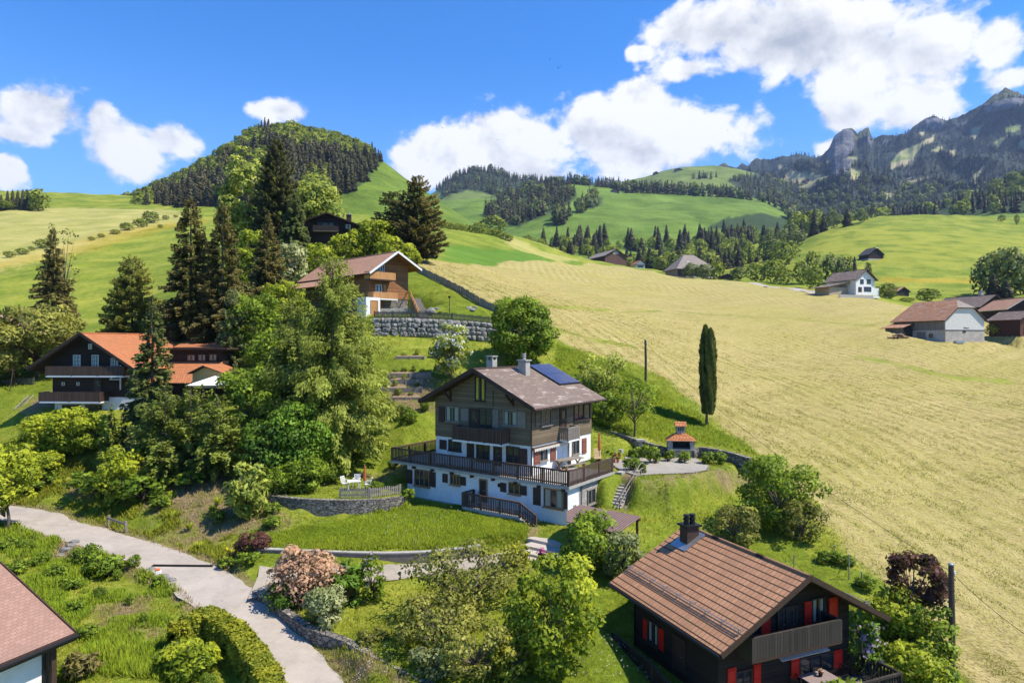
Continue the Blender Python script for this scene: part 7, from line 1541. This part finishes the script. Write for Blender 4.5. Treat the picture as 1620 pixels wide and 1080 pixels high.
for k, (kd, u, vt, y, w, lab) in enumerate((('o',1093,416,338,26,'leftmost small round tree in front of the farmhouse'),('o',1113,417,336,28,'round tree in front of the farmhouse, second from the left'),('d',1135,413,345,24,'round green tree at the right corner of the farmhouse'),('o',1168,421,335,26,'rounded olive tree right of the low timber shed'),('d',1196,416,345,34,'bright leafy tree beginning the row beside the valley road'),('d',1222,410,340,36,'bright leafy tree left of the valley road bend'),('d',1240,420,330,30,'low leafy tree above the valley road'),('o',1218,372,520,38,'tall pale tree behind the row by the valley road'),('d',1240,380,470,44,'big bright tree above the valley road'),('o',1257,362,560,26,'tree at the edge of the green meadow slope'),
    ('d',1285,398,330,30,'bright tree left behind the white house'),('d',1288,420,300,28,'lower bright tree left of the white house wing'),('d',1268,410,320,24,'bright bush like tree by the road above the mown field'),('o',1312,400,330,26,'greyish tree right behind the white house wing'),('o',1330,404,330,28,'brownish tree behind the white house roof'),('c',1352,402,320,13,'dark slim spruce behind the white house chimney'),('d',1345,406,330,22,'green tree left of the dark slim spruce'),('o',1374,414,330,12,'small grey tree between the white house and the lone dark hut'),('d',1406,446,228,26,'round bush right of the white house'),('d',1390,452,232,16,'low bush at the conservatory of the white house'),('d',1470,456,236,36,'wide bush on the green bank between white house and barn'),('d',1436,470,226,22,'low green bush beside the pink roofed hut'),
    ('c',1268,345,600,14,'dark spruce at the upper corner of the bright meadow'),('c',1288,328,640,17,'tallest dark conifer at the meadow corner'),('d',1262,336,650,36,'bright round tree crown at the meadow corner'),('d',1284,330,660,40,'large bright tree behind the meadow corner conifers'),('c',1303,335,650,15,'dark conifer, second from the right at the meadow corner'),('c',1340,328,640,17,'dark conifer standing rightmost of the meadow corner trees'),('o',1318,332,660,22,'pale tree between the dark meadow corner conifers'),('o',1363,330,650,20,'sparse thin tree at the top edge of the bright meadow'),('c',1250,352,590,14,'dark conifer at the lower left of the meadow corner'),('o',1240,362,600,22,'dull tree below the meadow corner'),('c',1228,356,620,14,'dark conifer left of the meadow corner trees'),
    ('d',1609,337,640,7,'tiny dark tree alone on the meadow skyline at right'),('d',1585,339,660,11,'small bush on the meadow skyline at right'),('d',780,340,640,42,'pale rounded tree beside the hedge at the left end of the valley'),('d',758,352,600,26,'low tree at the hedge end under the cone shaped hill'),('d',835,372,520,26,'bright small tree at the tip of the mown strip'),('d',855,378,520,24,'bright small tree right of the mown strip tip'))): ft(kd, u, vt, y, w, lab)
for k, (u, vt, y, w, kd) in enumerate(((1562,402,262,44,'o'),(1580,394,268,52,'o'),(1600,392,258,48,'o'),(1618,398,262,46,'d'),(1592,440,246,26,'c'),(1640,400,262,50,'o'),(1572,430,250,30,'c'))):
    ft(kd, u, vt, y, w, ('tall dull green broadleaf tree in the clump behind the farm at the right edge' if kd == 'o' else 'bright tree at the right end of the clump behind the farm' if kd == 'd' else 'young spruce in front of the clump behind the farm'), 'tree clump behind the farm' if kd != 'd' else None)
for k, (u, vt, kd) in enumerate(((-14,304,'c'),(2,306,'c'),(12,299,'c'),(20,297,'c'),(28,298,'c'),(36,297,'c'),(44,298,'c'),(-30,300,'c'),(8,316,'d'),(18,318,'d'))):
    ft(kd, u, vt, 478, 12 if kd == 'c' else 26, 'dark conifer in the small wood on the skyline at the left edge' if kd == 'c' else 'broadleaf tree at the front of the small skyline wood', 'small wood on the left skyline')
ft('d', 1578, 512, 152, 34, 'green bush between the white gabled barn and the red brown shed', None, 'bush', 'bush'); ft('d', 60, 298, 480, 32, 'big rounded broadleaf tree at the right end of the small skyline wood'); ft('d', 48, 300, 484, 26, 'broadleaf tree second from the right end of the small skyline wood')
for u, v, w in ((15,408,14),(35,403,14),(50,397,12),(68,393,18),(145,381,8),(160,376,14),(182,371,18),(200,365,15),(222,360,17),(239,353,16),(262,348,12),(278,344,10),(292,342,8),(254,361,8),(110,386,10)):
    g = ground_at(u, v); w *= .55+.9*((u*37) % 11)/11; o = far_tree('d', g, w*(.6+.3*((u*13) % 7)/7)/F*g.y, w*1.35/F*g.y, 'round hedgerow bush on the terrace line across the left pasture', 'hedgerow across the left pasture', u, 'bush', 'bush')
for k in range(15):
    u = 700+k*7.6; v = np.interp(u, [700,785,815], [361,373,386]); g = ground_at(u, v); far_tree('d', g, 11*g.y/F, 15*g.y/F, 'bush in the green hedge row under the cone shaped hill', 'hedge row under the hill', k, 'bush', 'bush')
for u, v, s_ in ((528,294,12),(540,290,14),(548,287,9)): p = HA.at(u, v)[0]; far_tree('d', p, s_/F*p[1], s_*1.4/F*p[1], 'small bush alone on the steep pasture of the round hill', 'bushes on the hill pasture', u, 'bush', 'bush')
for u, v, s_ in ((1107,283,12),(1116,282,10),(1133,281,11)): p = HE.at(u, v)[0]; far_tree('c', p, s_/F*p[1], s_*.9/F*p[1], 'little spruce on the bald green ridge', 'spruces on the bald ridge', u)
for k, (u, v) in enumerate(((625,592),(640,590),(655,592),(668,590),(622,602),(640,604),(655,602),(605,615),(625,614),(648,616),(660,614),(630,628),(650,630),(640,566),(660,565))):
    g = ground_at(u, v); o = far_tree('d', g, .35+.2*(k % 3), .6+.2*(k % 2), 'small vegetable plant growing on the terraced garden beds', 'plants on the garden beds', k, 'plant', 'plant')
# ---- grass and hay as strewn blades
HAYI = lambda x, y: _interp(GU, GL, hay, CU+F*x/np.maximum(y, 1), np.log(np.maximum(y, 1)))
DIRTI = lambda x, y: _interp(GU, GL, dirt, CU+F*x/np.maximum(y, 1), np.log(np.maximum(y, 1)))
BLOCK = [HM.foot(-15.4, 0, .2, 10.2), HR.foot(-.2, 7.6, -2.3, 6.5), HL.foot(0, 16, -.4, 14), HB.foot(-9, -.8, .6, 9), [(p.x, p.y) for p in PV], HM.foot(.5, 1.8, 3.6, 7.2), HM.foot(.4, 3.2, -6, -1), HU.foot(0, 6.3, 0, 11), HBn.foot(-2.6, 10.6, 0, 14)]
def scatter(n, u0, u1, y0, y1, seed):
    r_ = np.random.default_rng(seed); u = r_.uniform(u0, u1, n); l = r_.uniform(math.log(y0), math.log(y1), n); y = np.exp(l); x = (u-CU)/F*y
    k = np.ones(n, bool)
    for b in BLOCK: k &= ~inpoly(x, y, b)
    near = y < 62; rl = [tuple(p)[:2] for p in RL[::3]]; dl = [tuple(p)[:2] for p in DL[::2]]
    k &= ~(near & (pdist(x, y, rl, False) < 1.55)); k &= ~(near & (pdist(x, y, dl, False) < 1.1)); return x[k], y[k], r_
def blades(name, label, x, y, r_, per, hh, wd, mat, lie=.35, tintf=None):
    n = len(x); X = np.repeat(x, per); Y = np.repeat(y, per); s_ = np.repeat(np.clip(y/45, .6, 2.2), per); m_ = len(X); X = X+r_.normal(size=m_)*.10*s_; Y = Y+r_.normal(size=m_)*.10*s_; Z = gz(X, Y)
    a = r_.uniform(0, 2*math.pi, m_); tl = r_.uniform(0, 1, m_)*lie; H_ = np.repeat(hh, per)*r_.uniform(.5, 1.2, m_); D = np.stack([np.cos(a)*tl, np.sin(a)*tl, np.sqrt(1-np.minimum(.98, tl)**2)], 1); C = np.stack([X, Y, Z], 1)+D*(H_*.46)[:, None]
    sd = np.stack([np.cos(a+1.57+r_.normal(size=m_)*.5), np.sin(a+1.57), 0*a], 1); t_ = np.repeat(r_.uniform(0, 1, n) if tintf is None else tintf, per)*.7+r_.uniform(0, .3, m_); L = Leaves(); L.add(C, D*(H_*.5)[:, None], sd*(wd*s_*r_.uniform(.6, 1.4, m_))[:, None], t_)
    return link(name, L.mesh(name), None, mat, label, 'grass', None, 'stuff')
def swp(x, y): q = np.clip(y-31, 0, 160); return (x+.18*q+.0022*q*q)/2.7*2*math.pi+vnoise(x, y, 9, 70)*2.6
GR = foliage('grass_blades', (.080,.130,.009), (.37,.38,.033), .3, .6, .1, 'up', .8); GRL = foliage('tall_grass_blades', (.11,.225,.010), (.40,.48,.034), .3, .5, .1, 'up', .8); STR = foliage('hay_straw', (.150,.130,.034), (.60,.495,.255), .1, .8, .1, 'up', .7); DRYG = foliage('dry_grass', (.16,.12,.05), (.46,.36,.18), .2, .8, .1, 'up', .7)
x, y, r_ = scatter(120000, -120, 1740, 24, 105, 3); hv = HAYI(x, y); dv = DIRTI(x, y); k = (hv < .45) & (r_.uniform(size=len(x)) > dv*.8); x, y = x[k], y[k]
pn = vnoise(x, y, 3.5, 41)*.8+vnoise(x, y, 1.1, 42)*.6+vnoise(x, y, 9, 43)*.7; blades('meadow_grass', 'rough grass growing over the banks and gardens', x, y, r_, 5, np.clip(.16+pn*.22, .06, .4), .016, GR, .75, np.clip(.5+pn*.7, 0, 1))
lawn = gpoly([(420,862),(470,835),(560,818),(640,800),(740,798),(830,822),(836,858),(770,868),(690,872),(560,876),(450,874)]); xs = r_.uniform(-16, 3, 60000); ys = r_.uniform(39, 52, 60000); k = inpoly(xs, ys, lawn); xs, ys = xs[k], ys[k]
for b in BLOCK: k = ~inpoly(xs, ys, b); xs, ys = xs[k], ys[k]
pn = vnoise(xs, ys, 2.5, 51)+vnoise(xs, ys, .8, 52)*.6; blades('tall_grass', 'tall lush grass of the lawn in front of the big chalet', xs, ys, r_, 5, np.clip(.22+pn*.3, .1, .5), .016, GRL, .8, np.clip(.5+pn*.7, 0, 1))
bank = gpoly([(880,545),(960,572),(1050,625),(1110,660),(1180,705),(1200,722),(1110,704),(1060,700),(1000,688),(940,670),(880,600)]); xs = r_.uniform(0, 30, 60000); ys = r_.uniform(50, 85, 60000); k = inpoly(xs, ys, bank); xs, ys = xs[k], ys[k]
pn = vnoise(xs, ys, 3, 61)+vnoise(xs, ys, 1, 62)*.6; blades('tall_grass', 'tall green grass on the bank above the patio wall', xs, ys, r_, 4, np.clip(.3+pn*.3, .12, .6), .017, GRL, .75, np.clip(.45+pn*.7, 0, 1))
weed = gpoly([(-20,832),(60,842),(130,862),(236,905),(262,925),(330,968),(268,1000),(262,1079),(-20,1079)]); wd2 = gpoly([(-20,735),(120,735),(330,740),(420,790),(400,868),(340,896),(180,850),(40,800),(-20,800)])
for q, (pl, nn, sd_) in enumerate(((weed, 42000, 91), (wd2, 42000, 92))):
    xs = r_.uniform(min(p[0] for p in pl), max(p[0] for p in pl), nn); ys = r_.uniform(min(p[1] for p in pl), max(p[1] for p in pl), nn); f = vnoise(xs, ys, 2.6, sd_)+vnoise(xs, ys, .9, sd_+3)*.7
    k = inpoly(xs, ys, pl) & (f > -.02) & (pdist(xs, ys, [tuple(p)[:2] for p in RL[::3]], False) > 1.7)
    if q: k &= DIRTI(xs, ys) < .62
    for b in BLOCK: k &= ~inpoly(xs, ys, b)
    xs, ys, f = xs[k], ys[k], f[k]; blades('weeds', 'tall weeds in uneven clumps '+('in the garden below the lane' if q == 0 else 'on the bank above the lane'), xs, ys, r_, 6, np.clip(.28+f*.75, .15, .75), .024, GRL if q == 0 else GR, .8, np.clip(.35+f*.8, 0, 1))
x, y, r_ = scatter(30000, -60, 700, 28, 66, 8); k = DIRTI(x, y) > .3; x, y = x[k], y[k]; blades('dry_grass', 'dry brown stalks on the bare bank above the lane', x, y, r_, 4, np.full(len(x), .28), .014, DRYG, .9)
x, y, r_ = scatter(230000, 560, 1740, 26, 300, 5); k = (HAYI(x, y) > .5) & (r_.uniform(size=len(x)) < np.clip(1.25-y/260, 0, 1)); x, y = x[k], y[k]; n = len(x); Z = gz(x, y); ph = np.sin(swp(x, y))*np.clip(.6+vnoise(x, y, 14, 75)*1.6, .1, 1.2); a = np.arctan2(-np.ones(n), .18+.0044*np.clip(y-31, 0, 160))+vnoise(x, y, 4, 71)*2.2+r_.normal(size=n)*.45; tl = r_.normal(size=n)*.15; s_ = np.clip(y/46, .75, 2.6)
D = norm(np.stack([np.cos(a), np.sin(a), tl], 1)); Hs = r_.uniform(.12, .48, n)*s_**.8; C = np.stack([x, y, Z+.015+r_.uniform(0, .035, n)*s_], 1); N = norm(np.stack([0*a, 0*a, 1+0*a], 1)+r_.normal(size=(n, 3))*.25); Bv = norm(np.cross(N, D)); L = Leaves(); pn = vnoise(x, y, 4, 73)+vnoise(x, y, 1.2, 74)
L.add(C, D*(Hs*.6)[:, None], Bv*(.020*s_*r_.uniform(.5, 1.6, n))[:, None], np.clip(.52+ph*.17+pn*.38+r_.uniform(-.3, .3, n), 0, 1)); link('hay', L.mesh('hay'), None, STR, 'freshly mown hay lying in swaths over the field', 'hay', None, 'stuff')
# green stubble showing between the swaths
x, y, r_ = scatter(60000, 560, 1740, 26, 120, 15); k = (HAYI(x, y) > .3) & (vnoise(x, y, 2.2, 77)+vnoise(x, y, .8, 78)*.6-.14*np.sin(swp(x, y))+(HAYI(x, y) < .75)*.25 > .14); x, y = x[k], y[k]; blades('stubble', 'green stubble showing between the hay swaths', x, y, r_, 4, np.full(len(x), .13), .016, GR, .8)
fl = Leaves(); x, y, r_ = scatter(3800, 380, 1250, 29, 60, 9); k = (HAYI(x, y) < .1) & (vnoise(x, y, 3, 81) > .05); x, y = x[k], y[k]; n = len(x); C = np.stack([x, y, gz(x, y)+.3], 1)
for q in range(3): N = norm(r_.normal(size=(n, 3))+np.array([0, 0, 1.])); t_, b_ = tangents(N, r_); fl.add(C+r_.normal(size=C.shape)*.03, t_*.022, b_*.018, r_.uniform(0, 1, n))
link('wildflowers', fl.mesh('wildflowers'), None, FOL['white'], 'tiny white meadow flowers scattered in the grass', 'flowers', None, 'stuff')
# valley road seen beside the white house
rp = [P(1182,444,328), P(1215,449,300), P(1250,457,268), P(1275,463,245), P(1300,469,226)]; V, Fc = ribbon([Vector((p.x, p.y, G(p.x, p.y))) for p in spline(rp, 6)], 2.4, 2.4, .25, 5); link('road', np_mesh('road', V, Fc, smooth=True), None, ASPH, kind='structure')
# ------------------------------------------------------------------ sky, sun, air, camera
SUN = Vector((.97, -.24, 0)).normalized()*math.cos(R(56)); SUN.z = math.sin(R(56))
w = bpy.data.worlds.new('World'); S.world = w; w.use_nodes = True
for n in list(w.node_tree.nodes): w.node_tree.nodes.remove(n)
t = NT(w.node_tree)
sky = t.n('ShaderNodeTexSky', sky_type='NISHITA', sun_disc=False, sun_elevation=R(56), sun_rotation=math.atan2(SUN.x, SUN.y), altitude=900, air_density=1., dust_density=.4, ozone_density=2.5)
d = t.n('ShaderNodeTexCoord').outputs['Generated']
sp = t.n('ShaderNodeSeparateXYZ', {0: d})
az = t.math('ARCTAN2', sp.outputs[0], sp.outputs[1]); hh = t.math('SQRT', t.math('ADD', t.math('MULTIPLY', sp.outputs[0], sp.outputs[0]), t.math('MULTIPLY', sp.outputs[1], sp.outputs[1])))
el = t.math('ARCTAN2', sp.outputs[2], hh)
q = t.n('ShaderNodeCombineXYZ', {0: az, 1: el}).outputs[0]          # azimuth and elevation of the view of the sky
BL = [(1250,70,230,70),(1400,90,150,80),(1430,165,90,50),(1120,50,110,45),(1090,110,70,25),(1590,70,60,48),(1595,125,55,24),(1330,235,40,24),(1350,180,60,40),
      (1090,205,140,62),(1000,225,150,60),(930,200,70,60),(1010,155,55,28),(800,230,120,60),(700,240,70,45),(660,260,40,40),(800,275,150,30),
      (50,180,90,48),(30,215,70,25),(205,235,85,45),(270,225,65,32),(165,195,28,28),(445,175,55,22),(15,265,40,32),(400,170,14,14),(1035,55,22,13),(1010,85,28,12)]
d1 = None
nz = t.noise(t.scale(q, (1., 1.25, 1.)), 8., 9, .58, .25); nz2 = t.noise(t.scale(q, (1., 1.25, 1.)), 30., 6, .6)
nf = t.math('ADD', t.math('MULTIPLY', t.math('SUBTRACT', nz, .5), 2.9), t.math('MULTIPLY', t.math('SUBTRACT', nz2, .5), 1.0))
def blobs(q):
    d1 = None
    for u, v, ru, rv in BL:
        x = (u-CU)/F; z = (CV-v)/F; a = math.atan2(x, 1); h = math.hypot(x, 1); e = math.atan2(z, h)
        ra = ru/F*math.cos(a)**2; re = rv/F*math.cos(a)
        r = t.vm('LENGTH', t.vm('MULTIPLY', t.vm('SUBTRACT', q, (a, e, 0)).outputs[0], (1/ra, 1/re, 0)).outputs[0]).outputs[1]
        k = t.math('SUBTRACT', 1., r) if ru > 26 else t.math('MULTIPLY', t.math('SUBTRACT', 1., r), .55)
        d1 = k if d1 is None else t.math('SMOOTH_MAX', d1, k, .25)
    return d1
bl = blobs(q)
dens = t.math('ADD', t.math('MULTIPLY', bl, 1.15), nf)
alpha = t.smooth(dens, -.04, .46)
qs = t.vm('ADD', q, (.012, .03, 0)).outputs[0]
nzs = t.noise(t.scale(qs, (1., 1.25, 1.)), 8., 6, .55, .25)
edge = t.math('SUBTRACT', nz, nzs)
nzb = t.noise(t.scale(qs, (1., 1.25, 1.)), 30., 5, .6); edge = t.math('ADD', edge, t.math('MULTIPLY', t.math('SUBTRACT', nz2, nzb), .16))
lit = t.math('ADD', t.math('MULTIPLY', edge, 2.4), .76)  # lit sides and grey parts of the clouds are painted in from noise
soft = t.noise(t.scale(q, (1., 2.4, 1.)), 3.2, 2, .45)
thick = t.math('MULTIPLY', t.smooth(dens, .5, 1.25), t.smooth(soft, .44, .70))
lit = t.math('SUBTRACT', lit, t.math('MULTIPLY', thick, .42), clamp=True)
cc = t.ramp(lit, [(.15, (1.9,2.05,2.35)), (.8, (4.2,4.18,4.13))])
blue = t.mix(1., sky.outputs[0], (.58,.73,.94), 'MULTIPLY')
blue = t.n('ShaderNodeHueSaturation', {'Saturation': 1.2, 'Value': 1.0, 'Color': blue}).outputs[0]
low = t.smooth(el, .42, .04)
blue = t.mix(t.math('MULTIPLY', low, .5), blue, (1.5,2.7,4.2))
c = t.mix(alpha, blue, cc)
bg = t.n('ShaderNodeBackground', {0: c, 1: .15})
t.n('ShaderNodeOutputWorld', {0: bg.outputs[0]})
w.cycles.sampling_method = 'MANUAL'; w.cycles.sample_map_resolution = 512
sl = bpy.data.lights.new('sun', 'SUN'); sl.energy = 4.3; sl.angle = R(.53); sl.color = (1., .925, .80)
so = bpy.data.objects.new('sun', sl); COL.objects.link(so); so.rotation_euler = SUN.to_track_quat('Z', 'Y').to_euler(); so.location = SUN*200
HAZE = True
if HAZE:
    m, t = new_mat('air_haze')
    v = t.n('ShaderNodeVolumePrincipled', {'Color': (.50,.67,1.,1), 'Density': 6.5e-5, 'Anisotropy': .1})
    t.n('ShaderNodeOutputMaterial', {1: v.outputs[0]})
    MB().box(-5400, 5400, -5200, 5400, -160, 1300).build('haze', m, kind='stuff')
cd = bpy.data.cameras.new('camera'); cam = bpy.data.objects.new('camera', cd); COL.objects.link(cam)
cam.location = (0, 0, 0); cam.rotation_euler = (R(90), 0, 0); cd.sensor_width = 36; cd.lens = 36*F/1620
cd.clip_start = .5; cd.clip_end = 30000
S.camera = cam
S.view_settings.view_transform = 'Standard'; S.view_settings.look = 'None'; S.view_settings.exposure = .84; S.view_settings.gamma = 1
cy = S.cycles; S.render.engine = 'CYCLES'
cy.use_denoising = True; cy.max_bounces = 6; cy.diffuse_bounces = 3; cy.glossy_bounces = 2; cy.transmission_bounces = 4; cy.transparent_max_bounces = 6; cy.volume_bounces = 0
cy.use_adaptive_sampling = True; cy.adaptive_threshold = .02; cy.sample_clamp_indirect = 6
S.render.use_persistent_data = False
